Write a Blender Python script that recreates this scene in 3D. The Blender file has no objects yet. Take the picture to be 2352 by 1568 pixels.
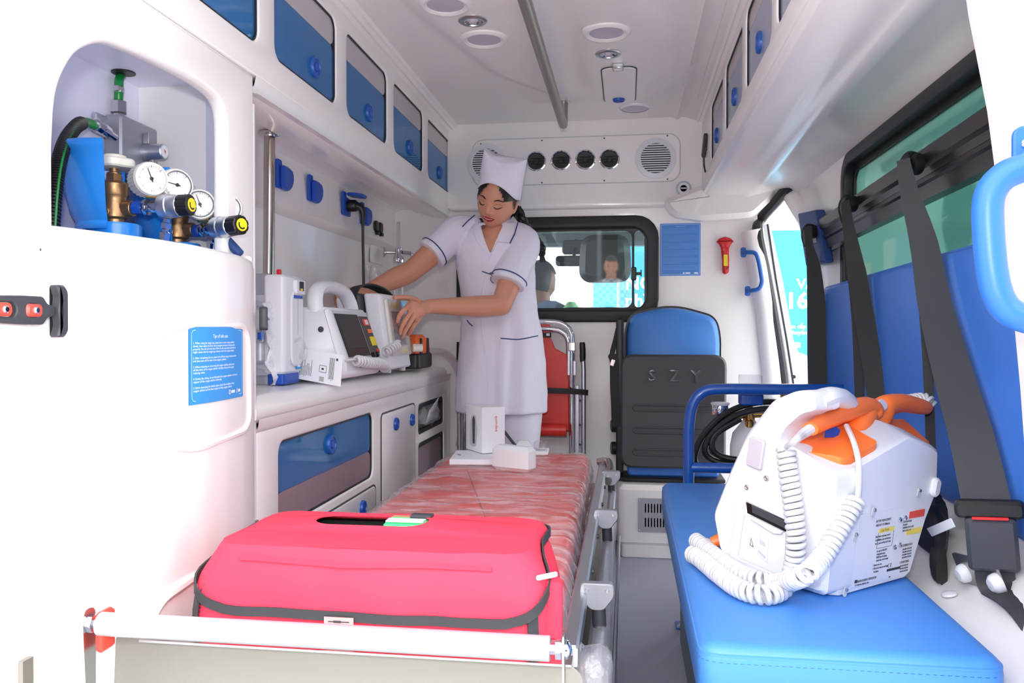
# Interior of an ambulance seen through its open rear doors.
# World: X to the right, Y forward (towards the cab), Z up from the van floor, metres.
import bpy, bmesh, math, random
from mathutils import Vector, Matrix, Euler

random.seed(7)
SC = bpy.context.scene
COL = SC.collection
PI = math.pi

# ---------------------------------------------------------------- camera
cd = bpy.data.cameras.new('camera'); cam = bpy.data.objects.new('camera', cd); COL.objects.link(cam)
cam.location = (0, 0, 0.88)
cam.rotation_euler = (math.radians(90 - 0.732), 0, math.radians(8.078))
cd.sensor_width = 36; cd.lens = 28.47; cd.clip_start = 0.02; cd.clip_end = 500
SC.camera = cam
# ---------------------------------------------------------------- sky: bright overcast day
w = bpy.data.worlds.new('overcast_sky'); SC.world = w; w.use_nodes = True
wn = w.node_tree.nodes['Background']; wn.inputs[0].default_value = (0.96, 0.975, 1.0, 1); wn.inputs[1].default_value = 4.0
# ---------------------------------------------------------------- the photographer's flash, on the camera's hot shoe
fl = bpy.data.lights.new('camera_flash', 'AREA'); fl.shape = 'RECTANGLE'; fl.size = 0.09; fl.size_y = 0.05; fl.energy = 9; fl.color = (1, 0.98, 0.97)
fo = bpy.data.objects.new('camera_flash', fl); COL.objects.link(fo)
fo.location = (-0.01, -0.02, 1.02); fo.rotation_euler = (math.radians(93), 0, math.radians(8.0))
# ---------------------------------------------------------------- exposure
vs = SC.view_settings
vs.view_transform = 'Standard'; vs.look = 'None'; vs.gamma = 1.0; vs.use_curve_mapping = False
vs.exposure = 0.32
try:
    SC.cycles.diffuse_bounces = 7; SC.cycles.max_bounces = 14; SC.cycles.transparent_max_bounces = 16
    SC.cycles.sample_clamp_indirect = 6.0
except Exception:
    pass

# ---------------------------------------------------------------- materials
MATS = {}
def lin(c):
    c = c / 255.0
    return c / 12.92 if c <= 0.04045 else ((c + 0.055) / 1.055) ** 2.4
def rgb(r, g, b):
    return (lin(r), lin(g), lin(b), 1)
def mat(name, col, rough=0.4, metal=0.0, bump=0, bscale=200, spec=0.5, coat=0, var=0, vscale=8, trans=0, emit=0, kind='noise', subs=0, stretch=None):
    m = bpy.data.materials.new(name); m.use_nodes = True
    nt = m.node_tree; b = nt.nodes['Principled BSDF']
    b.inputs['Base Color'].default_value = col
    b.inputs['Roughness'].default_value = rough
    b.inputs['Metallic'].default_value = metal
    b.inputs['Specular IOR Level'].default_value = spec
    if coat: b.inputs['Coat Weight'].default_value = coat; b.inputs['Coat Roughness'].default_value = 0.08
    if trans: b.inputs['Transmission Weight'].default_value = trans
    if subs:
        b.inputs['Subsurface Weight'].default_value = subs
        b.inputs['Subsurface Radius'].default_value = (0.012, 0.005, 0.003)
        b.inputs['Subsurface Scale'].default_value = 1.0
    if emit:
        b.inputs['Emission Color'].default_value = col; b.inputs['Emission Strength'].default_value = emit
    tc = nt.nodes.new('ShaderNodeTexCoord')
    vec = tc.outputs['Object']
    if stretch:
        mp = nt.nodes.new('ShaderNodeMapping'); mp.inputs['Scale'].default_value = stretch
        nt.links.new(vec, mp.inputs['Vector']); vec = mp.outputs['Vector']
    if var:
        n = nt.nodes.new('ShaderNodeTexNoise'); n.inputs['Scale'].default_value = vscale; n.inputs['Detail'].default_value = 4
        nt.links.new(vec, n.inputs['Vector'])
        r = nt.nodes.new('ShaderNodeMix'); r.data_type = 'RGBA'
        c2 = tuple(max(0, min(1, x * (1 - var))) for x in col[:3]) + (1,)
        c1 = tuple(max(0, min(1, x * (1 + var))) for x in col[:3]) + (1,)
        r.inputs[6].default_value = c2; r.inputs[7].default_value = c1
        nt.links.new(n.outputs['Fac'], r.inputs[0]); nt.links.new(r.outputs[2], b.inputs['Base Color'])
    if bump:
        if kind == 'weave':
            t = nt.nodes.new('ShaderNodeTexChecker'); t.inputs['Scale'].default_value = bscale; out = t.outputs['Fac']
        elif kind == 'voronoi':
            t = nt.nodes.new('ShaderNodeTexVoronoi'); t.inputs['Scale'].default_value = bscale; out = t.outputs['Distance']
        else:
            t = nt.nodes.new('ShaderNodeTexNoise'); t.inputs['Scale'].default_value = bscale; t.inputs['Detail'].default_value = 5; out = t.outputs['Fac']
        nt.links.new(vec, t.inputs['Vector'])
        bp = nt.nodes.new('ShaderNodeBump'); bp.inputs['Strength'].default_value = bump; bp.inputs['Distance'].default_value = 0.002
        nt.links.new(out, bp.inputs['Height']); nt.links.new(bp.outputs['Normal'], b.inputs['Normal'])
    MATS[name] = m
    return m
def clear_mat(name, tint, refl=0.06, rough=0.03, haze=None, haze_f=0.0, bump=0, bscale=20, streak=None):
    """thin tinted sheet: tinted see-through, fresnel gloss, optional milky haze"""
    m = bpy.data.materials.new(name); m.use_nodes = True
    nt = m.node_tree; nt.nodes.remove(nt.nodes['Principled BSDF'])
    out = nt.nodes['Material Output']
    tr = nt.nodes.new('ShaderNodeBsdfTransparent'); tr.inputs[0].default_value = tint
    gl = nt.nodes.new('ShaderNodeBsdfGlossy'); gl.inputs['Roughness'].default_value = rough; gl.inputs[0].default_value = (1, 1, 1, 1)
    lw = nt.nodes.new('ShaderNodeLayerWeight'); lw.inputs['Blend'].default_value = 0.5
    pw = nt.nodes.new('ShaderNodeMath'); pw.operation = 'POWER'; pw.inputs[1].default_value = 5; nt.links.new(lw.outputs['Facing'], pw.inputs[0])
    mul = nt.nodes.new('ShaderNodeMath'); mul.operation = 'MULTIPLY_ADD'; mul.inputs[1].default_value = 0.5; mul.inputs[2].default_value = refl; mul.use_clamp = True
    nt.links.new(pw.outputs[0], mul.inputs[0])
    mix = nt.nodes.new('ShaderNodeMixShader'); nt.links.new(mul.outputs[0], mix.inputs[0])
    first = tr.outputs[0]
    if haze:
        df = nt.nodes.new('ShaderNodeBsdfDiffuse'); df.inputs[0].default_value = haze
        mh = nt.nodes.new('ShaderNodeMixShader'); mh.inputs[0].default_value = haze_f
        nt.links.new(tr.outputs[0], mh.inputs[1]); nt.links.new(df.outputs[0], mh.inputs[2]); first = mh.outputs[0]
        if streak:
            t2 = nt.nodes.new('ShaderNodeTexNoise'); t2.inputs['Scale'].default_value = 14; t2.inputs['Detail'].default_value = 7; t2.inputs['Distortion'].default_value = 0.8
            c2 = nt.nodes.new('ShaderNodeTexCoord'); m2 = nt.nodes.new('ShaderNodeMapping'); m2.inputs['Scale'].default_value = streak; m2.inputs['Rotation'].default_value = (0, 0, 0.25)
            nt.links.new(c2.outputs['Object'], m2.inputs['Vector']); nt.links.new(m2.outputs['Vector'], t2.inputs['Vector'])
            mr = nt.nodes.new('ShaderNodeMapRange'); mr.inputs['From Min'].default_value = 0.42; mr.inputs['From Max'].default_value = 0.72; mr.inputs['To Min'].default_value = haze_f * 0.5; mr.inputs['To Max'].default_value = haze_f * 3.4
            nt.links.new(t2.outputs['Fac'], mr.inputs['Value']); nt.links.new(mr.outputs['Result'], mh.inputs[0])
    if bump:
        t = nt.nodes.new('ShaderNodeTexNoise'); t.inputs['Scale'].default_value = bscale; t.inputs['Detail'].default_value = 6; t.inputs['Distortion'].default_value = 1.5
        bp = nt.nodes.new('ShaderNodeBump'); bp.inputs['Strength'].default_value = bump; bp.inputs['Distance'].default_value = 0.01
        tc = nt.nodes.new('ShaderNodeTexCoord'); nt.links.new(tc.outputs['Object'], t.inputs['Vector'])
        nt.links.new(t.outputs['Fac'], bp.inputs['Height']); nt.links.new(bp.outputs['Normal'], gl.inputs['Normal'])
    nt.links.new(first, mix.inputs[1]); nt.links.new(gl.outputs[0], mix.inputs[2])
    nt.links.new(mix.outputs[0], out.inputs[0]); MATS[name] = m
    return m

def sheer_mat(name, col, clear, refl=0.03):
    """tinted film on glass: glows with the light behind it, slightly see-through, glossy"""
    m = clear_mat(name, tuple(min(1.0, c * 3) for c in col[:3]) + (1,), refl)
    nt = m.node_tree; tr = [n for n in nt.nodes if n.type == 'BSDF_TRANSPARENT'][0]; old = tr.outputs[0].links[0].to_socket
    tl_ = nt.nodes.new('ShaderNodeBsdfTranslucent'); tl_.inputs[0].default_value = col
    mx = nt.nodes.new('ShaderNodeMixShader'); mx.inputs[0].default_value = clear
    nt.links.new(tl_.outputs[0], mx.inputs[1]); nt.links.new(tr.outputs[0], mx.inputs[2]); nt.links.new(mx.outputs[0], old)
    return m
sheer_mat('green_film', (0.17, 0.27, 0.245, 1), 0.14)
mat('shell_white', rgb(238, 235, 235), 0.28, bump=0.02, bscale=60, coat=0.2)
mat('niche_white', rgb(232, 232, 250), 0.35)
mat('head_lining', rgb(233, 229, 229), 0.4, bump=0.03, bscale=90)
mat('floor_vinyl', rgb(152, 155, 169), 0.5, bump=0.25, bscale=260, var=0.06, vscale=300)
mat('gasket', rgb(30, 31, 38), 0.5)
mat('black_plastic', rgb(22, 22, 24), 0.42)
mat('black_textured', rgb(52, 54, 59), 0.5, bump=0.5, bscale=420, spec=0.7)
mat('charcoal', rgb(58, 60, 66), 0.5)
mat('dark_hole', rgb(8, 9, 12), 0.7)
mat('steel', rgb(200, 200, 202), 0.28, 1.0, bump=0.03, bscale=30, stretch=(1, 30, 1))
mat('steel_dull', rgb(178, 174, 166), 0.42, 1.0, bump=0.05, bscale=25, stretch=(60, 1, 1))
mat('pole_steel', rgb(190, 184, 176), 0.2, 1.0)
mat('chrome', rgb(225, 226, 230), 0.08, 1.0)
mat('aluminium', rgb(205, 208, 215), 0.38, 1.0)
mat('alu_white', rgb(204, 208, 216), 0.36, 0.55)
mat('cast_alu', rgb(170, 172, 180), 0.5, 0.8, bump=0.1, bscale=300)
mat('brass', rgb(165, 128, 92), 0.38, 0.85, bump=0.15, bscale=200)
mat('bright_brass', rgb(196, 158, 90), 0.25, 1.0)
mat('o2_blue', rgb(38, 132, 222), 0.22, coat=0.4, bump=0.03, bscale=40)
mat('frame_blue', rgb(22, 82, 168), 0.28, coat=0.3, bump=0.25, bscale=260)
mat('handle_blue', rgb(34, 98, 182), 0.42)
mat('seat_blue', rgb(70, 136, 216), 0.42, bump=0.12, bscale=700)
mat('back_blue', rgb(60, 120, 212), 0.45, bump=0.12, bscale=600)
mat('knob_blue', rgb(24, 84, 170), 0.35)
mat('socket_blue', rgb(26, 78, 180), 0.4)
mat('sign_blue', rgb(52, 148, 226), 0.4)
mat('sign_deep', rgb(64, 130, 212), 0.4)
mat('print_white', rgb(225, 240, 252), 0.5)
mat('ivory', rgb(222, 219, 210), 0.45)
mat('device_white', rgb(224, 225, 231), 0.38)
mat('device_grey', rgb(196, 200, 206), 0.42)
mat('cord_white', rgb(206, 206, 210), 0.42)
mat('paper', rgb(240, 242, 246), 0.6)
mat('ink', rgb(50, 52, 60), 0.6)
mat('orange', rgb(250, 122, 52), 0.38, coat=0.15)
mat('orange_dark', rgb(232, 100, 40), 0.5)
mat('yellow', rgb(238, 216, 40), 0.4)
mat('label_yellow', rgb(236, 214, 96), 0.5)
mat('red_plastic', rgb(206, 32, 40), 0.35)
mat('latch_red', rgb(226, 74, 60), 0.4)
mat('red_vinyl', rgb(214, 50, 40), 0.4, bump=0.1, bscale=200)
mat('mattress_red', rgb(238, 70, 56), 0.42)
mat('bag_red', rgb(246, 62, 88), 0.72, bump=0.5, bscale=900, kind='weave', spec=0.3)
mat('bag_trim', rgb(52, 54, 58), 0.7, bump=0.4, bscale=900, kind='weave')
mat('green_hose', rgb(20, 130, 60), 0.3)
mat('green_card', rgb(70, 224, 130), 0.5)
mat('webbing', rgb(38, 38, 40), 0.65, bump=0.5, bscale=700, kind='weave')
mat('webbing_grey', rgb(56, 58, 62), 0.65, bump=0.6, bscale=520, kind='weave')
mat('belt_rail', rgb(70, 64, 68), 0.32, 0.8, bump=0.03, bscale=20)
mat('screen_dark', rgb(26, 22, 24), 0.3, spec=0.25)
mat('skin', rgb(214, 152, 124), 0.5, subs=0.12)
mat('skin_dark', rgb(150, 100, 76), 0.5)
mat('lips', rgb(186, 32, 44), 0.35)
mat('hair', rgb(24, 18, 18), 0.45, bump=0.5, bscale=120, stretch=(1, 1, 0.15))
mat('uniform', rgb(238, 236, 250), 0.8, bump=0.06, bscale=500)
mat('navy', rgb(38, 66, 124), 0.6)
mat('chart_white', rgb(236, 238, 242), 0.5)
mat('grey_film', rgb(176, 170, 176), 0.3, spec=0.3)
mat('mauve_film', rgb(142, 122, 132), 0.4, spec=0.3)
mat('cab_grey', rgb(120, 128, 134), 0.7)
mat('asphalt', rgb(206, 203, 197), 0.9, var=0.1, vscale=3)
mat('concrete', rgb(206, 202, 192), 0.85, var=0.05, vscale=2)
mat('cyan_board', rgb(60, 150, 200), 0.5)
mat('lamp_lens', rgb(190, 184, 196), 0.35)
clear_mat('window_glass', (0.90, 0.96, 0.95, 1), 0.09)
clear_mat('green_glass', (0.30, 0.46, 0.43, 1), 0.025)
clear_mat('blue_acrylic', (0.16, 0.52, 0.82, 1), 0.06, 0.05, haze=rgb(48, 140, 206), haze_f=0.5)
clear_mat('smoke_acrylic', (0.62, 0.60, 0.64, 1), 0.07, 0.08, haze=rgb(196, 190, 194), haze_f=0.85)
clear_mat('clear_plastic', (0.94, 0.94, 0.95, 1), 0.07, 0.06, haze=rgb(240, 240, 245), haze_f=0.08)
clear_mat('film', (0.98, 0.96, 0.97, 1), 0.08, 0.12, haze=rgb(250, 240, 244), haze_f=0.16, bump=0.6, bscale=26, streak=(0.6, 2.4, 1))
clear_mat('film_bag', (0.95, 0.95, 0.97, 1), 0.10, 0.08, haze=rgb(245, 245, 250), haze_f=0.15, bump=0.9, bscale=40)

# ---------------------------------------------------------------- mesh building
def rz(a): return Matrix.Rotation(a, 4, 'Z')
def rx(a): return Matrix.Rotation(a, 4, 'X')
def ry(a): return Matrix.Rotation(a, 4, 'Y')
def T(x, y=None, z=None): return Matrix.Translation((x, y, z) if y is not None else x)
I4 = Matrix.Identity(4)
def basis(u, v, w, o=(0, 0, 0)):
    m = Matrix.Identity(4)
    for i in range(3):
        m[i][0] = u[i]; m[i][1] = v[i]; m[i][2] = w[i]; m[i][3] = o[i]
    return m
def FL(x): return basis((0, 1, 0), (0, 0, 1), (1, 0, 0), (x, 0, 0))      # plane X=x: local x is Y, local y is Z, local z sticks out to +X
def FRt(x): return basis((0, 1, 0), (0, 0, 1), (-1, 0, 0), (x, 0, 0))    # plane X=x facing -X
def FB(y): return basis((1, 0, 0), (0, 0, 1), (0, -1, 0), (0, y, 0))     # plane Y=y facing the camera
def FT(z): return basis((1, 0, 0), (0, 1, 0), (0, 0, 1), (0, 0, z))      # plane Z=z facing up
def FD(z): return basis((1, 0, 0), (0, 1, 0), (0, 0, -1), (0, 0, z))     # plane Z=z facing down
def zto(d):
    return Vector(d).normalized().to_track_quat('Z', 'Y').to_matrix().to_4x4()
def rr(w, h, r, n=5, cx=0, cy=0):
    r = min(r, w / 2 - 1e-4, h / 2 - 1e-4); p = []
    for sx, sy, a0 in ((1, 1, 0), (-1, 1, 90), (-1, -1, 180), (1, -1, 270)):
        for k in range(n + 1):
            a = math.radians(a0 + 90 * k / n)
            p.append((cx + sx * (w / 2 - r) + r * math.cos(a), cy + sy * (h / 2 - r) + r * math.sin(a)))
    return p
def rrb(x0, x1, y0, y1, r, n=5): return rr(x1 - x0, y1 - y0, r, n, (x0 + x1) / 2, (y0 + y1) / 2)
def circ(r, n=24, cx=0, cy=0, a0=0): return [(cx + r * math.cos(a0 + 2 * PI * k / n), cy + r * math.sin(a0 + 2 * PI * k / n)) for k in range(n)]
def roundpoly(pts, r, n=4):
    out = []; N = len(pts)
    for i, p in enumerate(pts):
        p = Vector(p[:2]); a = Vector(pts[i - 1][:2]); b = Vector(pts[(i + 1) % N][:2])
        ra = pts[i][2] if len(pts[i]) > 2 else r
        da = (a - p); db = (b - p); la, lb = da.length, db.length
        k = min(ra, la * 0.48, lb * 0.48)
        s = p + da / la * k; e = p + db / lb * k
        for j in range(n + 1):
            t = j / n; q = s * (1 - t) ** 2 + p * 2 * t * (1 - t) + e * t * t
            out.append((q.x, q.y))
    return out
def spline(pts, n=6, closed=False):
    P = [Vector(p) for p in pts]; N = len(P); out = []
    rng = range(N) if closed else range(N - 1)
    for i in rng:
        p1, p2 = P[i], P[(i + 1) % N]
        p0 = P[i - 1] if (i > 0 or closed) else p1 * 2 - p2
        p3 = P[(i + 2) % N] if (i + 2 < N or closed) else p2 * 2 - p1
        for k in range(n):
            t = k / n
            out.append(0.5 * ((2 * p1) + (p2 - p0) * t + (2 * p0 - 5 * p1 + 4 * p2 - p3) * t * t + (3 * p1 - p0 - 3 * p2 + p3) * t ** 3))
    if not closed: out.append(P[-1])
    return out

class MB:
    def __init__(s): s.v = []; s.f = []; s.m = []
    def add(s, vs, fs, M=None, mi=0):
        o = len(s.v)
        s.v += [(M @ Vector(p)) if M else Vector(p) for p in vs]
        for f in fs: s.f.append(tuple(i + o for i in f)); s.m.append(mi)
        return s
    def box(s, c, d, M=None, ch=0, mi=0):
        """box with centre c, size d, chamfer ch"""
        if ch:
            p = rr(d[0], d[1], ch, 2); return s.prism([(x + c[0], y + c[1]) for x, y in p], c[2] - d[2] / 2, c[2] + d[2] / 2, M, mi, ch)
        x, y, z = d[0] / 2, d[1] / 2, d[2] / 2
        vs = [(c[0] + a * x, c[1] + b * y, c[2] + e * z) for e in (-1, 1) for a, b in ((-1, -1), (1, -1), (1, 1), (-1, 1))]
        return s.add(vs, [(3, 2, 1, 0), (4, 5, 6, 7), (0, 1, 5, 4), (1, 2, 6, 5), (2, 3, 7, 6), (3, 0, 4, 7)], M, mi)
    def prism(s, poly, z0, z1, M=None, mi=0, ch=0):
        n = len(poly)
        if not ch:
            rings = [[(x, y, z0) for x, y in poly], [(x, y, z1) for x, y in poly]]
        else:
            cx = sum(p[0] for p in poly) / n; cy = sum(p[1] for p in poly) / n
            ins = inset(poly, ch)
            rings = [[(x, y, z0) for x, y in ins], [(x, y, z0 + ch) for x, y in poly], [(x, y, z1 - ch) for x, y in poly], [(x, y, z1) for x, y in ins]]
        return s.loft(rings, M=M, mi=mi)
    def loft(s, rings, closed=True, caps=True, M=None, mi=0):
        n = len(rings[0]); vs = [p for r in rings for p in r]; fs = []
        for i in range(len(rings) - 1):
            for k in range(n if closed else n - 1):
                a = i * n + k; b = i * n + (k + 1) % n
                fs.append((a, b, b + n, a + n))
        if caps and closed:
            fs.append(tuple(range(n))[::-1]); fs.append(tuple(range((len(rings) - 1) * n, len(rings) * n)))
        return s.add(vs, fs, M, mi)
    def tube(s, pts, r, n=10, caps=True, closed=False, M=None, mi=0, flat=None, up=None):
        P = [Vector(p) for p in pts]; N = len(P); rings = []
        tang = []
        for i in range(N):
            a = P[i - 1] if (i > 0 or closed) else P[i]; b = P[(i + 1) % N] if (i < N - 1 or closed) else P[i]
            t = b - a; tang.append(t.normalized() if t.length > 1e-9 else Vector((0, 0, 1)))
        if up is not None: nrm = Vector(up)
        else:
            nrm = Vector((0, 0, 1)) if abs(tang[0].z) < 0.9 else Vector((1, 0, 0))
        for i in range(N):
            t = tang[i]; nrm = (nrm - t * nrm.dot(t))
            nrm = nrm.normalized() if nrm.length > 1e-6 else t.orthogonal().normalized()
            bn = t.cross(nrm)
            ri = r[i] if isinstance(r, (list, tuple)) else r
            fx = flat if flat else 1.0
            rings.append([P[i] + nrm * (ri * fx * math.cos(2 * PI * k / n)) + bn * (ri * math.sin(2 * PI * k / n)) for k in range(n)])
        if closed: rings.append(rings[0]); caps = False
        return s.loft(rings, caps=caps, M=M, mi=mi)
    def strip(s, pts, wid, th, up, M=None, mi=0):
        """flat webbing: rectangular section swept along pts; up = list of / one width direction"""
        P = [Vector(p) for p in pts]; N = len(P); rings = []
        for i in range(N):
            t = (P[min(i + 1, N - 1)] - P[max(i - 1, 0)]).normalized()
            u = Vector(up[i] if isinstance(up, list) else up); u = (u - t * u.dot(t)).normalized(); b = t.cross(u)
            wi = wid[i] if isinstance(wid, (list, tuple)) else wid
            rings.append([P[i] + u * a * wi / 2 + b * c * th / 2 for a, c in ((-1, -1), (1, -1), (1, 1), (-1, 1))])
        return s.loft(rings, M=M, mi=mi)
    def lathe(s, prof, M=None, n=24, a0=0, a1=2 * PI, mi=0, caps=True):
        """prof: (r, z) pairs revolved about local Z"""
        full = abs(a1 - a0 - 2 * PI) < 1e-6
        cols = n if full else n + 1
        rings = [[(r * math.cos(a0 + (a1 - a0) * k / n), r * math.sin(a0 + (a1 - a0) * k / n), z) for k in range(cols)] for r, z in prof]
        return s.loft(rings, closed=full, caps=caps and full, M=M, mi=mi)
    def cyl(s, a, b, r, n=16, r2=None, mi=0, M=None):
        a = Vector(a); b = Vector(b)
        m = T(a) @ zto(b - a); L = (b - a).length
        c = min(r, r2 or r, L) * 0.08
        r2 = r if r2 is None else r2
        return s.lathe([(r - c, 0), (r, c), (r2, L - c), (r2 - c, L)], (M @ m) if M else m, n, mi=mi)
    def sph(s, c, r, n=16, m=10, M=None, mi=0):
        r = r if isinstance(r, (list, tuple)) else (r, r, r)
        rings = []
        for i in range(m + 1):
            ph = PI * i / m; e = max(math.sin(ph), 1e-3)
            rings.append([(c[0] + r[0] * e * math.cos(2 * PI * k / n), c[1] + r[1] * e * math.sin(2 * PI * k / n), c[2] - r[2] * math.cos(ph)) for k in range(n)])
        return s.loft(rings, M=M, mi=mi)
    def plate(s, outline, holes, z0, z1, bev=0.0, M=None, mi=0, res=2):
        """flat sheet with holes and rounded edges, built as a filled 2D curve"""
        cu = bpy.data.curves.new('t', 'CURVE'); cu.dimensions = '2D'; cu.fill_mode = 'BOTH'
        for pl in [outline] + list(holes):
            sp = cu.splines.new('POLY'); sp.points.add(len(pl) - 1); sp.use_cyclic_u = True
            for q, p in zip(sp.points, pl): q.co = (p[0], p[1], 0, 1)
        h = (z1 - z0) / 2; cu.extrude = max(h - bev, 1e-5); cu.bevel_depth = bev; cu.bevel_resolution = res; cu.offset = -bev
        ob = bpy.data.objects.new('t', cu); COL.objects.link(ob)
        me = bpy.data.meshes.new_from_object(ob.evaluated_get(bpy.context.evaluated_depsgraph_get()))
        vs = [(v.co.x, v.co.y, v.co.z + (z0 + z1) / 2) for v in me.vertices]; fs = [tuple(p.vertices) for p in me.polygons]
        bpy.data.objects.remove(ob); bpy.data.curves.remove(cu); bpy.data.meshes.remove(me)
        return s.add(vs, fs, M, mi)
    def text(s, body, size, M, depth=0.0004, mi=0, align='LEFT', bev=0, sx=1.0, bold=0, line=1.0, width=0):
        cu = bpy.data.curves.new('t', 'FONT'); cu.body = body; cu.size = size; cu.align_x = align; cu.extrude = depth
        cu.bevel_depth = bev; cu.bevel_resolution = 2; cu.offset = bold; cu.space_line = line; cu.resolution_u = 2
        if width: cu.text_boxes[0].width = width
        ob = bpy.data.objects.new('t', cu); COL.objects.link(ob)
        me = bpy.data.meshes.new_from_object(ob.evaluated_get(bpy.context.evaluated_depsgraph_get()))
        vs = [(v.co.x * sx, v.co.y, v.co.z) for v in me.vertices]; fs = [tuple(p.vertices) for p in me.polygons]
        bpy.data.objects.remove(ob); bpy.data.curves.remove(cu); bpy.data.meshes.remove(me)
        return s.add(vs, fs, M, mi)
def inset(poly, d):
    n = len(poly); out = []
    area = sum(poly[i][0] * poly[(i + 1) % n][1] - poly[(i + 1) % n][0] * poly[i][1] for i in range(n)); sg = 1 if area > 0 else -1
    for i in range(n):
        a, p, b = Vector(poly[i - 1]), Vector(poly[i]), Vector(poly[(i + 1) % n])
        e1 = (p - a); e2 = (b - p)
        if e1.length < 1e-9 or e2.length < 1e-9: out.append(tuple(p)); continue
        n1 = Vector((-e1.y, e1.x)).normalized() * sg; n2 = Vector((-e2.y, e2.x)).normalized() * sg
        k = n1 + n2; k = k / max(k.dot(n1), 0.3)
        q = p + k * d; out.append((q.x, q.y))
    return out

CTX = [I4]
def O(name, mb, material, parent=None, label=None, cat=None, group=None, kind=None, smooth=35, bev=0, sub=0, recalc=True):
    me = bpy.data.meshes.new(name)
    M = CTX[-1]
    me.from_pydata([tuple(M @ p) for p in mb.v], [], mb.f)
    ml = material if isinstance(material, (list, tuple)) else [material]
    for x in ml: me.materials.append(MATS[x])
    if len(ml) > 1: me.polygons.foreach_set('material_index', mb.m)
    if recalc:
        bm = bmesh.new(); bm.from_mesh(me); bmesh.ops.remove_doubles(bm, verts=bm.verts, dist=1e-6); bmesh.ops.recalc_face_normals(bm, faces=bm.faces); bm.to_mesh(me); bm.free()
    me.validate()
    if smooth:
        me.polygons.foreach_set('use_smooth', [True] * len(me.polygons)); me.set_sharp_from_angle(angle=math.radians(smooth))
    ob = bpy.data.objects.new(name, me); COL.objects.link(ob)
    if parent is not None:
        ob.parent = parent; ob.matrix_parent_inverse = parent.matrix_world.inverted() if parent.type == 'EMPTY' else I4
    tagit(ob, label, cat, group, kind)
    if bev:
        b = ob.modifiers.new('bevel', 'BEVEL'); b.width = bev; b.segments = 2; b.limit_method = 'ANGLE'; b.angle_limit = math.radians(40); b.harden_normals = False
    if sub:
        b = ob.modifiers.new('sub', 'SUBSURF'); b.levels = sub; b.render_levels = sub
    return ob
def tagit(o, label=None, cat=None, group=None, kind=None):
    if label: o['label'] = label
    if cat: o['category'] = cat
    if group: o['group'] = group
    if kind: o['kind'] = kind
def thing(name, loc, label=None, cat=None, group=None, kind=None):
    e = bpy.data.objects.new(name, None); COL.objects.link(e)
    e.empty_display_size = 0.05
    p = CTX[-1] @ Vector(loc); e.location = p; e.matrix_world = T(p)
    tagit(e, label, cat, group, kind)
    return e
def dup(ob, parent, M):
    """copy of an object sharing its mesh, moved by M (world)"""
    c = ob.copy(); COL.objects.link(c); c.parent = parent
    if parent is not None and parent.type == 'EMPTY': c.matrix_parent_inverse = parent.matrix_world.inverted()
    c.matrix_basis = M @ ob.matrix_basis
    return c
def push(M): CTX.append(CTX[-1] @ M)
def pop(): CTX.pop()


# ================================================================ SETTING: the van's shell
YB = 3.42     # bulkhead behind the cab
def prof_y(mb, prof, y0, y1, M=None, mi=0, n=1):
    """open profile of (X, Z) points swept along Y"""
    rings = [[(x, y0 + (y1 - y0) * k / n, z) for x, z in prof] for k in range(n + 1)]
    return mb.loft(rings, closed=False, M=M, mi=mi)

f = MB(); f.box((-0.16, 2.16, -0.03), (1.78, 2.62, 0.06), ch=0.006)
O('floor', f, 'floor_vinyl', kind='structure', label='grey speckled vinyl floor of the ambulance')

# ceiling: a grid with the moulded swelling whose edge curves in to a point beyond the grab bar
g = MB()
def sstep(a, b, x):
    t = max(0.0, min(1.0, (x - a) / (b - a))); return t * t * (3 - 2 * t)
LB = [(-0.72, 0.8), (-0.66, 1.6), (-0.56, 2.2), (-0.45, 2.69), (-0.30, 2.93), (-0.20, 3.12)]
RB = [(-0.20, 3.12), (0.05, 3.12), (0.16, 2.95), (0.175, 2.8), (0.12, 2.43), (0.02, 2.1), (-0.06, 1.6), (-0.1, 0.8)]
def xat(B, y):
    B = sorted(B, key=lambda p: p[1])
    if y <= B[0][1]: return B[0][0]
    for (x0, y0), (x1, y1) in zip(B, B[1:]):
        if y <= y1: return x0 + (x1 - x0) * (y - y0) / max(y1 - y0, 1e-6)
    return None
NX, NY = 56, 90
def ceil_z(x, y):
    z = 1.752
    l = xat(LB, y); r = xat(RB[1:], y)
    if y < 3.12 and l is not None:
        rr_ = r if r is not None else 0.05
        a = sstep(l - 0.02, l + 0.03, x) * (1 - sstep(rr_ - 0.03, rr_ + 0.04, x)) * (1 - sstep(2.96, 3.12, y) * sstep(-0.3, -0.1, -abs(x + 0.1)))
        z -= 0.016 * a
    z += 0.018 * math.exp(-((x + 0.17) / 0.035) ** 2) * (1 - sstep(2.85, 3.0, y))
    z -= 0.02 * sstep(0.22, 0.29, x) + 0.012 * math.exp(-((x - 0.20) / 0.012) ** 2)
    return z
rows = [[(-0.80 + 1.12 * i / NX, 0.80 + 2.64 * j / NY, ceil_z(-0.80 + 1.12 * i / NX, 0.80 + 2.64 * j / NY)) for i in range(NX + 1)] for j in range(NY + 1)]
g.loft(rows, closed=False)
g.box((-0.17, 2.15, 1.93), (1.9, 2.75, 0.04))
O('ceiling', g, 'head_lining', kind='structure', label='white moulded ceiling lining of the ambulance', smooth=50)

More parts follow.
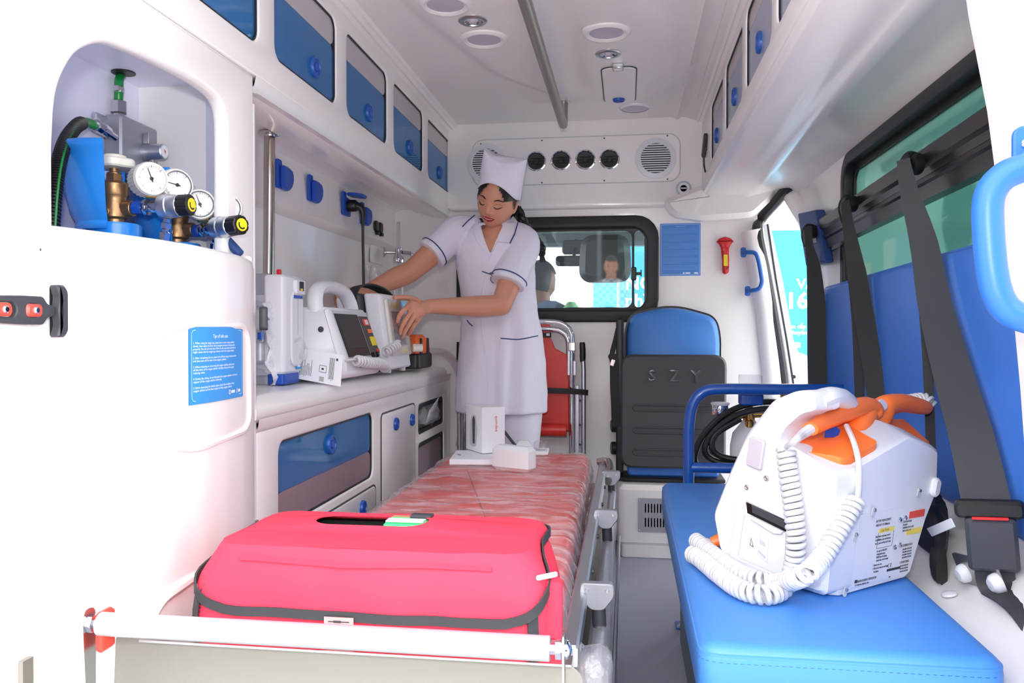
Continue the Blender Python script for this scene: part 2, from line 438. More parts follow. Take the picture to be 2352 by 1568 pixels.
# left wall of the counter recess: socket band above, ledge, plain lower wall, and the outer skin behind
wl = MB()
prof = [(-0.74, 1.36), (-0.90, 1.405), (-0.975, 1.405), (-0.995, 1.395), (-1.0, 1.37), (-0.99, 1.26), (-0.985, 1.245), (-0.995, 1.232), (-1.015, 1.222), (-1.02, 1.20), (-1.02, 0.70)]
prof_y(wl, prof[2:], 1.576, 3.43)
sk = MB(); prof_y(sk, prof[:3], 1.56, 3.44); O('trim_5', sk, 'shell_white', kind='structure', label='white soffit under the left overhead cabinet', smooth=50)
sk = MB(); sk.box((-1.09, 2.1, 0.90), (0.04, 2.7, 2.1)); O('wall_left_outer', sk, 'shell_white', kind='structure', label='outer skin of the van on the left')
sk = MB(); sk.box((-0.885, 3.46, 0.9), (0.4, 0.04, 1.8)); O('trim_6', sk, 'shell_white', kind='structure', label='white front corner of the left recess')
O('wall_left', wl, 'shell_white', kind='structure', label='white moulded wall behind the left counter', smooth=50)

# bulkhead with the window opening to the cab
WB = MB()
HOLE = rrb(-0.70, 0.105, 0.945, 1.335, 0.075)
outl = [(-1.06, -0.02), (0.62, -0.02), (0.63, 0.6), (0.60, 0.95), (0.53, 1.30), (0.50, 1.80), (-1.06, 1.80)]
WB.plate(outl, [HOLE], 0.0, 0.03, 0.004, FB(YB + 0.03))
WB.tube([(0.60, YB, 0.0), (0.60, YB, 0.6), (0.565, YB, 0.95), (0.505, YB - 0.01, 1.29)], 0.045, 12)
O('wall_back', WB, 'shell_white', kind='structure', label='white bulkhead wall between patient compartment and cab')
hd = MB()    # header box carrying the air vents
hd.plate(rrb(-0.76, 0.325, 1.39, 1.76, 0.03), [], 0, 0.05, 0.012, FB(YB))
hd.prism(roundpoly([(0.14, 1.41), (0.18, 1.345), (0.30, 1.325), (0.50, 1.335), (0.60, 1.43), (0.60, 1.47), (0.30, 1.47)], 0.03), 0, 0.09, FB(YB), ch=0.02)
O('trim_1', hd, 'shell_white', kind='structure', label='white header box above the bulkhead window')

# bulkhead window: rubber frame, two sliding panes, catch
wt = thing('window_1', (-0.3, YB, 0.94), 'sliding bulkhead window in a black rubber frame looking into the cab', kind='structure')
fr = MB(); fr.plate(rrb(-0.725, 0.13, 0.918, 1.362, 0.095), [rrb(-0.675, 0.078, 0.968, 1.312, 0.06)], -0.045, 0.018, 0.008, FB(YB))
O('frame', fr, 'gasket', wt)
fr = MB(); fr.plate(rrb(-0.678, 0.082, 0.963, 1.316, 0.058), [rrb(-0.668, 0.02, 0.978, 1.302, 0.03), rrb(0.03, 0.072, 0.978, 1.302, 0.02)], -0.03, -0.012, 0.002, FB(YB))
O('sash', fr, 'black_plastic', wt)
p = MB(); p.prism(rr(0.70, 0.325, 0.02), -0.0005, 0.0005, T(-0.324, YB + 0.022, 1.14) @ rz(math.radians(-1.3)) @ rx(PI / 2 + math.radians(3.0))); O('pane', p, 'window_glass', wt)
p = MB(); p.box((0, 0, 0), (0.12, 0.325, 0.001), T(0.02, YB + 0.034, 1.14) @ rx(PI / 2)); O('pane', p, 'window_glass', wt)
c = MB(); c.prism(rr(0.022, 0.055, 0.006), 0, 0.014, T(0.028, YB + 0.012, 1.12) @ basis((1, 0, 0), (0, 0, 1), (0, -1, 0)), ch=0.003)
c.box((0.046, YB + 0.005, 1.12), (0.022, 0.008, 0.012)); c.box((0.058, YB + 0.005, 1.122), (0.005, 0.012, 0.028))
O('catch', c, 'black_plastic', wt)

# right wall with side window; the side doorway lies beyond its slanted front edge
XR = 0.66
wr = MB()
WIN2 = rrb(1.18, 2.585, 0.955, 1.385, 0.055)
outl = [(0.78, -0.02), (2.93, -0.02), (2.93, 0.95), (2.98, 1.10), (3.30, 1.40), (3.40, 1.47), (0.78, 1.47)]
wr.plate(outl, [WIN2], -0.04, 0.0, 0.003, FRt(XR))
wr.tube([(XR + 0.02, 2.93, 0.0), (XR + 0.02, 2.93, 0.92), (XR + 0.02, 2.99, 1.10), (XR + 0.01, 3.16, 1.29), (XR - 0.02, 3.30, 1.41)], 0.035, 12)
sof = [(0.30, 1.47), (0.302, 1.435), (0.33, 1.415), (0.43, 1.425), (0.455, 1.418), (0.475, 1.412), (0.50, 1.42), (0.58, 1.435), (0.62, 1.432), (0.655, 1.415), (0.662, 1.38)]
sk = MB(); prof_y(sk, sof, 0.80, 3.44); O('trim_7', sk, 'shell_white', kind='structure', label='white moulded soffit above the side window', smooth=50)
sk = MB(); sk.box((0.75, 1.85, 0.2), (0.03, 2.15, 1.45)); sk.box((0.75, 2.1, 1.65), (0.03, 2.7, 0.52)); O('wall_right_outer', sk, 'shell_white', kind='structure', label='outer skin of the van on the right')
O('wall_right', wr, 'shell_white', kind='structure', label='white moulded right wall and soffit above the side window', smooth=50)

w2 = thing('window_2', (XR, 1.9, 0.95), 'tinted green side window in a black rubber frame above the bench', kind='structure')
fr = MB(); fr.plate(rrb(1.15, 2.615, 0.925, 1.415, 0.08), [rrb(1.192, 2.578, 0.965, 1.378, 0.05)], -0.03, 0.012, 0.006, FRt(XR)); O('frame', fr, 'gasket', w2)
fr = MB(); fr.plate(rrb(1.190, 2.58, 0.962, 1.38, 0.05), [rrb(1.206, 2.555, 0.98, 1.356, 0.035)], -0.028, -0.014, 0.002, FRt(XR)); O('sash', fr, 'black_plastic', w2)
p = MB(); p.box((XR + 0.022, 1.88, 1.17), (0.003, 1.35, 0.385)); O('pane', p, 'green_film', w2)
clear_mat('decal_dark', (0.68, 0.78, 0.78, 1), 0.02); clear_mat('decal_light', (0.9, 0.95, 0.95, 1), 0.02, haze=rgb(235, 245, 240), haze_f=0.3)
d = MB(); e = [(1.80 + 0.088 * math.cos(2 * PI * k / 40), 1.13 + 0.105 * math.sin(2 * PI * k / 40)) for k in range(40)]
d.prism(e, 0, 0.0012, FRt(XR + 0.027)); O('decal', d, 'decal_dark', w2)
for k in range(7):
    a = -0.9 + 0.3 * k
    d = MB(); q = [(1.69, 1.09 - 0.06), (1.685 + 0.012, 1.09 - 0.05), (1.66 - 0.05 * math.cos(a), 1.10 + 0.12 * math.sin(a)), (1.655 - 0.05 * math.cos(a), 1.095 + 0.12 * math.sin(a))]
    d.prism(q, 0, 0.0012, FRt(XR + 0.027)); O('decal', d, 'decal_light', w2)
d = MB(); d.prism(rrb(1.35, 1.98, 1.255, 1.335, 0.03), 0, 0.0012, FRt(XR + 0.0275)); O('decal', d, 'decal_dark', w2)
d = MB(); d.prism(roundpoly([(2.02, 1.30), (2.30, 1.30), (2.34, 1.335), (1.95, 1.335)], 0.01), 0, 0.0012, FRt(XR + 0.0275)); O('decal', d, 'decal_dark', w2)

# side doorway: rubber seal round the opening, painted door post outside
dw = thing('door_1', (0.62, 3.3, 0.0), 'side doorway with black rubber seal, open to the street', kind='structure')
s = MB(); path = [(0.64, 3.4, 0.439), (0.629, 3.4, 0.66), (0.597, 3.4, 0.88), (0.554, 3.4, 1.128), (0.524, 3.39, 1.277), (0.545, 3.446, 1.34), (0.59, 3.341, 1.399), (0.625, 3.264, 1.445), (0.65, 3.334, 1.445)]
s.tube(spline(path, 5), 0.022, 10); O('door_seal', s, 'gasket', dw)
s = MB(); A = [(0.584, 3.6, 1.338), (0.619, 3.6, 1.105), (0.665, 3.6, 0.843), (0.699, 3.6, 0.619), (0.714, 3.6, 0.321)]
B = [(0.606, 3.6, 1.343), (0.659, 3.6, 1.104), (0.705, 3.6, 0.843), (0.759, 3.6, 0.713), (0.796, 3.6, 0.323)]
s.loft([[Vector(a), Vector(b), Vector(b) + Vector((0.01, 0.12, 0)), Vector(a) + Vector((0, 0.12, 0))] for a, b in zip(A, B)]); O('door_post', s, 'chart_white', dw)
s = MB(); s.tube([Vector(a) + Vector((0.012, -0.004, 0)) for a in A], 0.004, 6); O('post_seam', s, 'gasket', dw)
s = MB(); s.cyl((0.707, 3.6, 0.685), Vector((0.707, 3.6, 0.685)) + Vector((0, -0.006, 0)), 0.008); O('plug', s, 'black_plastic', dw)

# rear door post on the right, near the camera
rp = MB(); E_ = [(0.327, 0.96, 1.716), (0.353, 0.96, 1.485), (0.378, 0.96, 1.273), (0.382, 0.96, 1.245), (0.403, 0.96, 1.134), (0.421, 0.96, 0.995), (0.432, 0.96, 0.909), (0.441, 0.96, 0.813), (0.448, 0.96, 0.718), (0.453, 0.96, 0.381)]
rp.loft([[Vector(q) + Vector((0.012, -0.02, 0)), Vector(q), Vector(q) + Vector((0.01, 0.05, 0)), (0.80, q[1] + 0.05, q[2]), (0.80, q[1] - 0.16, q[2]), Vector(q) + Vector((0.10, -0.16, 0)), Vector(q) + Vector((0.05, -0.06, 0))] for q in E_])
O('trim_2', rp, 'shell_white', kind='structure', label='white rear door post at the right edge')
gh = thing('grab_bar', (0.46, 0.90, 0.85), 'thick light blue tubular grab handle on the rear door post', 'grab handle')
h = MB(); h.tube(spline([(0.432, 0.9, 1.055), (0.399, 0.89, 1.046), (0.378, 0.89, 1.036), (0.366, 0.89, 1.016), (0.366, 0.89, 0.978), (0.371, 0.89, 0.933), (0.38, 0.89, 0.907), (0.397, 0.89, 0.894), (0.437, 0.9, 0.887)], 6), 0.0148, 14); O('tube', h, 'handle_blue', gh)
h = MB(); c0 = Vector((0.408, 0.915, 1.07)); h.prism(rr(0.022, 0.046, 0.0105), 0, 0.008, T(c0) @ basis((1, 0, 0), (0, 0, 1), (0, -1, 0)), ch=0.002)
h.tube([c0 + Vector((0.005, -0.004, -0.01)), c0 + Vector((0.015, -0.012, -0.03))], 0.009, 8); O('mount', h, 'handle_blue', gh)
h = MB(); h.lathe([(0.0045, 0), (0.0045, 0.002), (0.002, 0.0035)], T(c0 + Vector((0, -0.008, 0.004))) @ zto((0, -1, 0)), 12); O('screw', h, 'chrome', gh)
# left rear corner post with steel kick strip
lp = MB(); lp.prism([(-0.80, 0.70), (-0.752, 0.70), (-0.748, 0.924), (-0.76, 0.928), (-0.80, 0.928)], -0.05, 1.9)
O('trim_3', lp, 'shell_white', kind='structure', label='white rear corner post at the left edge')


# ================================================================ LEFT SIDE
XF = -0.75
# ---- overhead cabinet, left: moulded body with glazed flap doors
oc = thing('overhead_cabinet', (XF, 2.2, 1.36), 'long white overhead cabinet with blue glazed doors above the left counter', 'cabinet')
DY = [(1.20, 1.583), (1.660, 2.032), (2.112, 2.486), (2.558, 2.940), (3.012, 3.393)]
b = MB()
b.plate([(0.86, 1.40), (3.42, 1.40), (3.42, 1.765), (0.86, 1.765)], [rrb(a, c, 1.468, 1.69, 0.03) for a, c in DY], -0.022, 0.0, 0.005, FL(XF))
prof_y(b, [(-0.7505, 1.42), (-0.7505, 1.40), (-0.755, 1.382), (-0.766, 1.370), (-0.785, 1.365), (-0.83, 1.37), (-0.9, 1.39)], 1.57, 3.44)
prof_y(b, [(-0.75, 1.728), (-0.738, 1.733), (-0.726, 1.728), (-0.722, 1.74), (-0.715, 1.742), (-0.71, 1.755)], 0.82, 3.42)
O('body', b, 'shell_white', oc, smooth=45)
for a, c in DY:
    b = MB(); prof_y(b, [(-0.775, 1.455), (-1.0, 1.455), (-1.01, 1.47), (-1.01, 1.74), (-0.775, 1.74)], a - 0.03, c + 0.03)
    for y in (a - 0.03, c + 0.03): b.box((-0.89, y, 1.60), (0.235, 0.008, 0.29))
    O('inner_box', b, 'shell_white', oc)
def push_lock(parent, M, r=0.021):
    """round blue push-lock knob with a recessed centre"""
    k = MB(); k.lathe([(r, 0), (r, 0.006), (r * 0.92, 0.009), (r * 0.78, 0.0095), (r * 0.74, 0.007), (r * 0.45, 0.007), (r * 0.43, 0.003), (0.001, 0.003)], M, 28)
    o = O('push_lock', k, 'knob_blue', parent, 'round blue push lock')
    k = MB(); k.lathe([(r * 0.40, 0.002), (r * 0.40, 0.008), (r * 0.34, 0.0095), (0.0005, 0.0095)], M, 16); O('button', k, 'socket_blue', o)
for i, (a, c) in enumerate(DY):
    g = MB(); g.plate(rrb(a + 0.002, c - 0.002, 1.47, 1.618, 0.026), [], -0.012, -0.008, 0.0, FL(XF)); d = O('door', g, 'blue_acrylic', oc, 'blue tinted glazed flap door')
    g = MB(); g.plate(rrb(a + 0.002, c - 0.002, 1.619, 1.688, 0.026), [], -0.011, -0.008, 0.0, FL(XF)); O('upper_strip', g, 'smoke_acrylic', d)
    g = MB(); g.plate(rrb(a, c, 1.468, 1.69, 0.03), [rrb(a + 0.004, c - 0.004, 1.472, 1.686, 0.026)], -0.014, -0.004, 0.0, FL(XF)); O('door_gasket', g, 'gasket', d)
    yk = [0, 1.90, 2.32, 2.775, 3.235][i]
    if yk: push_lock(d, T(XF - 0.009, yk, 1.525) @ zto((1, 0, 0)), 0.026)

# ---- lower cabinet under the counter
lc = thing('base_cabinet', (XF, 2.5, 0), 'white moulded base cabinet with blue glazed door under the left counter', 'cabinet')
b = MB()
H1 = rrb(1.672, 2.335, 0.445, 0.638, 0.03); H2 = rrb(2.865, 3.265, 0.502, 0.612, 0.022); H3 = rrb(2.865, 3.275, 0.24, 0.468, 0.022)
b.plate([(1.56, -0.01), (3.40, -0.01), (3.40, 0.68), (1.56, 0.68)], [H1, H2, H3], -0.025, 0.0, 0.006, FL(XF))
prof_y(b, [(-0.772, 0.655), (-0.752, 0.668), (-0.745, 0.68), (-0.742, 0.70)], 1.56, 3.38)
for q in (3.39,): b.box((-0.89, q, 0.34), (0.27, 0.02, 0.70), ch=0.006)
O('body', b, 'shell_white', lc, smooth=45)
for y0, y1, z0, z1 in ((1.64, 2.37, 0.42, 0.665), (2.84, 3.30, 0.485, 0.63), (2.84, 3.30, 0.22, 0.482)):
    b = MB(); prof_y(b, [(-0.775, z0), (-1.0, z0), (-1.0, z1), (-0.775, z1)], y0, y1)
    for y in (y0, y1): b.box((-0.89, y, (z0 + z1) / 2), (0.235, 0.006, z1 - z0))
    O('inner_box', b, 'shell_white', lc)
g = MB(); g.plate(rrb(1.674, 2.333, 0.523, 0.636, 0.028), [], -0.014, -0.009, 0, FL(XF)); d = O('door', g, 'blue_acrylic', lc, 'blue tinted glazed door')
g = MB(); g.plate(rrb(1.674, 2.333, 0.447, 0.5225, 0.028), [], -0.013, -0.009, 0, FL(XF)); O('lower_strip', g, 'mauve_film', d)
g = MB(); g.plate(rrb(1.672, 2.335, 0.445, 0.638, 0.03), [rrb(1.676, 2.331, 0.449, 0.634, 0.027)], -0.016, -0.005, 0, FL(XF)); O('door_gasket', g, 'gasket', d)
push_lock(d, T(XF - 0.009, 2.0, 0.588) @ zto((1, 0, 0)), 0.026)
def flush_door(name, y0, y1, z0, z1, locks, r=0.02):
    g = MB(); g.plate(rrb(y0, y1, z0, z1, r), [], -0.02, 0.0045, 0.003, FL(XF)); d = O(name, g, 'shell_white', lc)
    g = MB(); g.tube([(XF + 0.0015, y, z) for y, z in rrb(y0 - 0.003, y1 + 0.003, z0 - 0.003, z1 + 0.003, r)], 0.0022, 6, closed=True); O('seam', g, 'charcoal', d)
    for y, z in locks: push_lock(d, T(XF + 0.004, y, z) @ zto((1, 0, 0)), 0.021)
flush_door('door', 2.41, 2.80, 0.06, 0.622, [(2.552, 0.578), (2.75, 0.570)])
flush_door('drawer', 1.70, 2.345, 0.20, 0.418, [(2.215, 0.378)])
g = MB(); g.plate(rrb(2.867, 3.273, 0.242, 0.466, 0.02), [], -0.014, -0.010, 0, FL(XF)); d = O('door', g, 'mauve_film', lc, 'grey glazed door')
g = MB(); g.plate(rrb(2.865, 3.275, 0.24, 0.468, 0.022), [rrb(2.871, 3.262, 0.246, 0.452, 0.018)], -0.016, -0.004, 0, FL(XF)); O('door_gasket', g, 'gasket', d)
g = MB(); g.plate(rrb(2.865, 3.265, 0.502, 0.612, 0.022), [rrb(2.872, 3.25, 0.516, 0.598, 0.018)], -0.018, -0.002, 0, FL(XF)); O('pocket_frame', g, 'gasket', lc)
# folded clear bag tucked into the open pocket
pb = thing('plastic_bag', (-0.78, 3.05, 0.515), 'clear plastic bag with printed slip tucked in the open cabinet pocket', 'plastic bag')
g = MB(); rings = []
for i in range(13):
    y = 2.90 + 0.33 * i / 12; ring = []
    for k in range(12):
        a = 2 * PI * k / 12; q = 1 + 0.22 * math.sin(3 * a + i * 1.7) + 0.12 * math.sin(5 * a - i)
        e = math.sin(PI * (i + 0.6) / 13.2) ** 0.4
        ring.append((-0.79 + 0.055 * q * e * math.cos(a), y, 0.553 + 0.045 * q * e * math.sin(a)))
    rings.append(ring)
g.loft(rings); O('bag', g, 'film_bag', pb)
g = MB(); g.box((0, 0, 0), (0.002, 0.16, 0.05), T(-0.745, 3.06, 0.575) @ rx(0.25) @ ry(0.3)); O('slip', g, 'paper', pb)

# ---- counter top
ct = MB()
pr_ = [(-1.03, 0.745), (-0.79, 0.745), (-0.762, 0.742), (-0.748, 0.732), (-0.742, 0.715), (-0.744, 0.70), (-0.755, 0.69), (-1.03, 0.69)]
ct.loft([[(x, 1.55, z) for x, z in pr_], [(x, 3.28, z - 0.012) for x, z in pr_], [(x + (-0.008 if x > -0.9 else 0), 3.345, z - 0.014) for x, z in pr_], [(x + (-0.03 if x > -0.9 else 0), 3.385, z - 0.02) for x, z in pr_]])
O('countertop', ct, 'shell_white', None, 'white moulded countertop carrying the medical devices', 'countertop', smooth=50)

# ---- oxygen cabinet at the rear left: arched niche, bulging lower door
ox = thing('oxygen_cabinet', (-0.75, 1.2, 0), 'tall white oxygen cylinder cabinet with arched opening at the rear left', 'cabinet')
b = MB()
arch = [(0.976, 0.06), (1.438, 0.06), (1.440, 1.26), (1.437, 1.285), (1.425, 1.303), (1.40, 1.313), (1.33, 1.318), (1.22, 1.314), (1.14, 1.308), (1.085, 1.298), (1.035, 1.270), (1.005, 1.235), (0.985, 1.19), (0.978, 1.12)]
arch = [(p.x, p.y) for p in spline([(a, z, 0) for a, z in arch[2:]], 3)] + [(0.976, 0.06), (1.438, 0.06)]
b.plate([(0.925, -0.01), (1.56, -0.01), (1.56, 1.40), (0.925, 1.40)], [arch], -0.028, 0.001, 0.011, FL(XF), res=3)
b.tube([(-0.768, 1.558, 0.0), (-0.768, 1.558, 1.34)], 0.019, 12)
b.box((-0.90, 1.565, 0.70), (0.26, 0.02, 1.42))
O('body', b, 'shell_white', ox, smooth=45)
n = MB()     # niche lining
cor = [(-0.775, 0.93), (-1.0, 0.93), (-1.0, 1.66), (-0.775, 1.50)]
n.loft([[(x, y, z) for x, y in cor] for z in (0.0, 1.385)], closed=False)
n.prism(cor, 1.383, 1.39); n.prism(cor, 0.0, 0.02)
O('niche_lining', n, 'niche_white', ox, 'pale lavender niche lining')
n = MB(); n.lathe([(0.022, -0.002), (0.022, 0.0015), (0.014, 0.0015)], T((-0.97, 1.459, 1.382)) @ rx(PI), 20); O('hose_grommet', n, 'black_plastic', ox)
# bulging door
BUL = [(0.94, -0.756), (1.0, -0.735), (1.08, -0.71), (1.16, -0.692), (1.24, -0.685), (1.32, -0.687), (1.40, -0.695), (1.46, -0.707), (1.50, -0.722), (1.53, -0.745)]
def bul(y):   # outward swell of the door
    for (a, x0), (b_, x1) in zip(BUL, BUL[1:]):
        if y <= b_:
            t = (y - a) / (b_ - a); return x0 + (x1 - x0) * t
    return BUL[-1][1]
dr = MB(); NYD = 36
ys = [0.945 + (1.522 - 0.945) * k / NYD for k in range(NYD + 1)]
rows = [[(bul(y), y, z) for y in ys] for z in (0.03, 0.5, 0.98, 1.0)]
rows.append([(bul(y) - 0.004, y, 1.014) for y in ys]); rows.append([(bul(y) - 0.014, y, 1.02) for y in ys]); rows.append([(bul(y) - 0.03, y, 1.02) for y in ys]); rows.append([(bul(y) - 0.03, y, 0.03) for y in ys])
dr.loft(rows, closed=False)
for y in (0.945, 1.522): dr.box((bul(y) - 0.014, y, 0.53), (0.03, 0.012, 1.0), ch=0.005)
door = O('door', dr, 'shell_white', ox, smooth=60)
def on_door(y, z, off=0.0): return Vector((bul(y) + off, y, z))
rp_ = MB(); loop = roundpoly([(1.125, 0.887), (1.425, 0.890), (1.43, 0.715), (1.40, 0.698), (1.20, 0.690), (1.125, 0.715)], 0.05, 6)
rp_.tube([on_door(y, z, 0.0) for y, z in loop], 0.0065, 8, closed=True, flat=0.9); O('raised_rib', rp_, 'shell_white', door)
rp_ = MB(); rp_.tube(spline([on_door(1.09, 0.05), on_door(1.10, 0.30), on_door(1.108, 0.42), on_door(1.13, 0.468), on_door(1.20, 0.485), on_door(1.45, 0.492)], 6), 0.0085, 8); O('raised_rib', rp_, 'shell_white', door)
k = MB(); k.lathe([(0.004, 0), (0.003, 0.003), (0.001, 0.004)], T(on_door(0.95, 0.985, 0.0)) @ zto((1, 0, 0)), 10); O('screw', k, 'steel', door)
k = MB(); k.box((-0.744, 0.913, 0.22), (0.006, 0.018, 0.5)); O('kick_strip', k, 'steel_dull', ox, 'steel strip')
k = MB(); k.box((-0.747, 1.553, 0.36), (0.006, 0.014, 0.27)); O('kick_strip', k, 'steel_dull', ox, 'steel strip')
# rubber pull latches
def latch(M, label):
    t = thing('rubber_latch', M.translation, label, 'latch', 'rubber pull latches on the oxygen cabinet')
    a = MB(); a.plate(roundpoly([(-0.072, -0.016), (-0.02, -0.018), (0.012, -0.018), (0.02, -0.008), (0.032, -0.007), (0.032, 0.007), (0.02, 0.008), (0.012, 0.018), (-0.02, 0.018), (-0.072, 0.016)], 0.004), [rrb(-0.060, -0.031, -0.009, 0.009, 0.008), rrb(-0.014, 0.004, -0.008, 0.008, 0.006)], 0.002, 0.010, 0.002, M)
    a.prism(roundpoly([(0.030, -0.034), (0.044, -0.034), (0.050, -0.026), (0.050, 0.026), (0.044, 0.034), (0.030, 0.034), (0.036, 0.018), (0.033, 0.0), (0.036, -0.018)], 0.004), 0.0, 0.016, M, ch=0.003)
    O('strap', a, 'charcoal', t)
    for x in (-0.052, -0.004):
        a = MB(); a.prism(rr(0.026, 0.016, 0.005, cx=x), 0, 0.013, M, ch=0.003); q = O('anchor', a, 'latch_red', t)
        a = MB(); a.lathe([(0.005, 0.0125), (0.005, 0.0145), (0.003, 0.016), (0.0005, 0.016)], M @ T(x, 0, 0), 12); O('screw', a, 'chrome', q)
latch(T(-0.745, 0.925, 0.906) @ basis((0.05, 1, 0), (0, 0, 1), (1, -0.05, 0)), 'black rubber T latch with red anchors at the left edge of the oxygen cabinet')
latch(T(-0.733, 1.548, 0.905) @ basis((0.36, -0.933, 0), (0, 0, 1), (0.933, 0.36, 0)) @ Matrix.Diagonal((0.7, 0.7, 1, 1)), 'black rubber latch with red anchors beside the counter, right of the blue notice')
# notice on the door
sg = thing('safety_notice', on_door(1.42, 0.70), 'blue printed safety notice on the bulging oxygen cabinet door', 'notice')
y0, y1, zt0, zb0 = 1.198, 1.390, 0.887, 0.762
def door_sheet(a0, a1, b0, b1, off, n=10):
    return [[on_door(y1 * 0 + a0 + (a1 - a0) * i / n, z, off) for i in range(n + 1)] for z in (b0, b1)]
s = MB(); s.loft(door_sheet(y0, y1, zb0, zt0, 0.0018), closed=False); s.loft(door_sheet(y0, y1, zb0, zt0, 0.0008), closed=False); O('sheet', s, 'sign_blue', sg)
def wrap_text(mb):      # lay flat lettering (local x along Y, local y along Z) on the door
    mb.v = [on_door(p.x, p.y, 0.0022 + 0.4 * p.z) for p in mb.v]; return mb
s = MB(); lp_ = rrb(y0 + 0.006, y1 - 0.005, zb0 + 0.005, zt0 - 0.005, 0.008); li_ = inset(lp_, 0.0008)
s.loft([[Vector((a, z, 0)) for a, z in lp_ + lp_[:1]], [Vector((a, z, 0)) for a, z in li_ + li_[:1]]], closed=False); wrap_text(s); O('border', s, 'print_white', sg)
s = MB(); s.text('Tips of safe use', 0.0085, T((y0 + y1) / 2, zt0 - 0.018, 0), 0.0001, align='CENTER', sx=1)
lines = ['1. When using the oxygen gas, please turn on the oxygen cylinder', 'slowly, then adjust the flow rate of oxygen pressure reducing valve', 'properly. Do not turn the rate of flow to the max level; otherwise it', 'might cause that the oxygen gas cannot reach the oxygen inhaler.', '', '2. After completing the use, please turn off the oxygen reducing valve', 'and then turn off the valve of the oxygen cylinder.', '', '3. When replacing or connecting the oxygen cylinder, please turn', 'off the valve of the oxygen cylinder and then remove the oxygen', 'reducing valve.', '', '4. During the driving, do not dismantle the oxygen cylinder or the fixed', 'support of the oxygen cylinder arbitrarily.', '', '5. Before launching the vehicle, please check the condition of the', 'oxygen cabinet and the fixed support of the oxygen cylinder.']
for i, ln in enumerate(lines):
    if ln: s.text(ln, 0.0050, T(y0 + 0.010, zt0 - 0.028 - i * 0.0048, 0) @ Matrix.Diagonal((1.06, 1, 1, 1)), 0.0001)
wrap_text(s); O('lettering', s, 'print_white', sg, recalc=False)
s = MB(); s.plate(circ(0.0045, 16, y1 - 0.062, zb0 + 0.012), [circ(0.0033, 16, y1 - 0.062, zb0 + 0.012)], 0, 0.0002)
s.box((y1 - 0.062, zb0 + 0.0115, 0), (0.001, 0.005, 0.0002)); s.box((y1 - 0.062, zb0 + 0.014, 0), (0.0045, 0.001, 0.0002)); s.box((y1 - 0.047, zb0 + 0.012, 0), (0.016, 0.005, 0.0002)); s.box((y1 - 0.019, zb0 + 0.012, 0), (0.010, 0.005, 0.0002))
s.prism([(y1 - 0.032, zb0 + 0.008), (y1 - 0.030, zb0 + 0.008), (y1 - 0.027, zb0 + 0.0165), (y1 - 0.029, zb0 + 0.0165)], 0, 0.0002)
wrap_text(s); O('emblem', s, 'print_white', sg, recalc=False)

# ---- oxygen cylinders with valve guards
XC = -0.895
def cylinder(yc, zb, label, XC=XC):
    t = thing('oxygen_cylinder', (XC, yc, 0.03), label, 'gas cylinder', 'oxygen cylinders in the niche')
    M = T(XC, yc, zb - 1.06)
    c = MB(); c.lathe([(0.03, 0.0), (0.082, 0.0), (0.085, 0.012), (0.085, 0.93), (0.082, 0.965), (0.072, 0.995), (0.05, 1.012), (0.045, 1.02), (0.045, 1.052), (0.043, 1.056), (0.015, 1.058)], M @ T(0, 0, 0.02), 36); O('body', c, 'o2_blue', t)
    gs = MB(); pf = [(0.058, 1.062), (0.062, 1.066), (0.062, 1.072), (0.060, 1.076), (0.070, 1.095), (0.077, 1.125), (0.081, 1.16), (0.085, 1.190), (0.091, 1.196), (0.092, 1.203), (0.088, 1.208), (0.083, 1.202), (0.081, 1.19), (0.077, 1.16), (0.072, 1.125), (0.065, 1.095), (0.054, 1.076)]
    gs.lathe(pf + pf[:1], M, 30, math.radians(112), math.radians(293)); O('valve_guard', gs, 'o2_blue', t, smooth=50)
    v = MB(); v.lathe([(0.017, 1.074), (0.017, 1.084), (0.023, 1.088), (0.024, 1.10), (0.020, 1.115), (0.022, 1.125), (0.024, 1.128), (0.024, 1.146), (0.019, 1.150), (0.012, 1.152), (0.012, 1.166), (0.008, 1.168), (0.008, 1.176)], M, 20)
    v.cyl(Vector((XC, yc, zb + 0.043)), Vector((XC + 0.036, yc, zb + 0.043)), 0.014, 14); v.cyl(Vector((XC, yc, zb + 0.035)), Vector((XC, yc - 0.028, zb + 0.035)), 0.008, 10); v.lathe([(0.014, 1.15), (0.014, 1.163), (0.012, 1.165)], M, 6)
    O('valve', v, 'brass', t)
    hw = MB(); out = []
    for k in range(48):
        a = 2 * PI * k / 48; out.append(((0.035 + 0.0025 * math.cos(6 * a)) * math.cos(a), (0.035 + 0.0025 * math.cos(6 * a)) * math.sin(a)))
    hw.prism(out, 1.174, 1.19, M, ch=0.003); hw.lathe([(0.02, 1.190), (0.02, 1.196), (0.016, 1.198)], M, 20); O('handwheel', hw, 'ivory', t)
    return t
ZV = 1.040
cylinder(1.318, ZV + 0.012, 'blue oxygen cylinder with scoop guard, nearer of the two in the niche')
cylinder(1.475, ZV - 0.006, 'blue oxygen cylinder half hidden at the right end of the niche', -0.87)
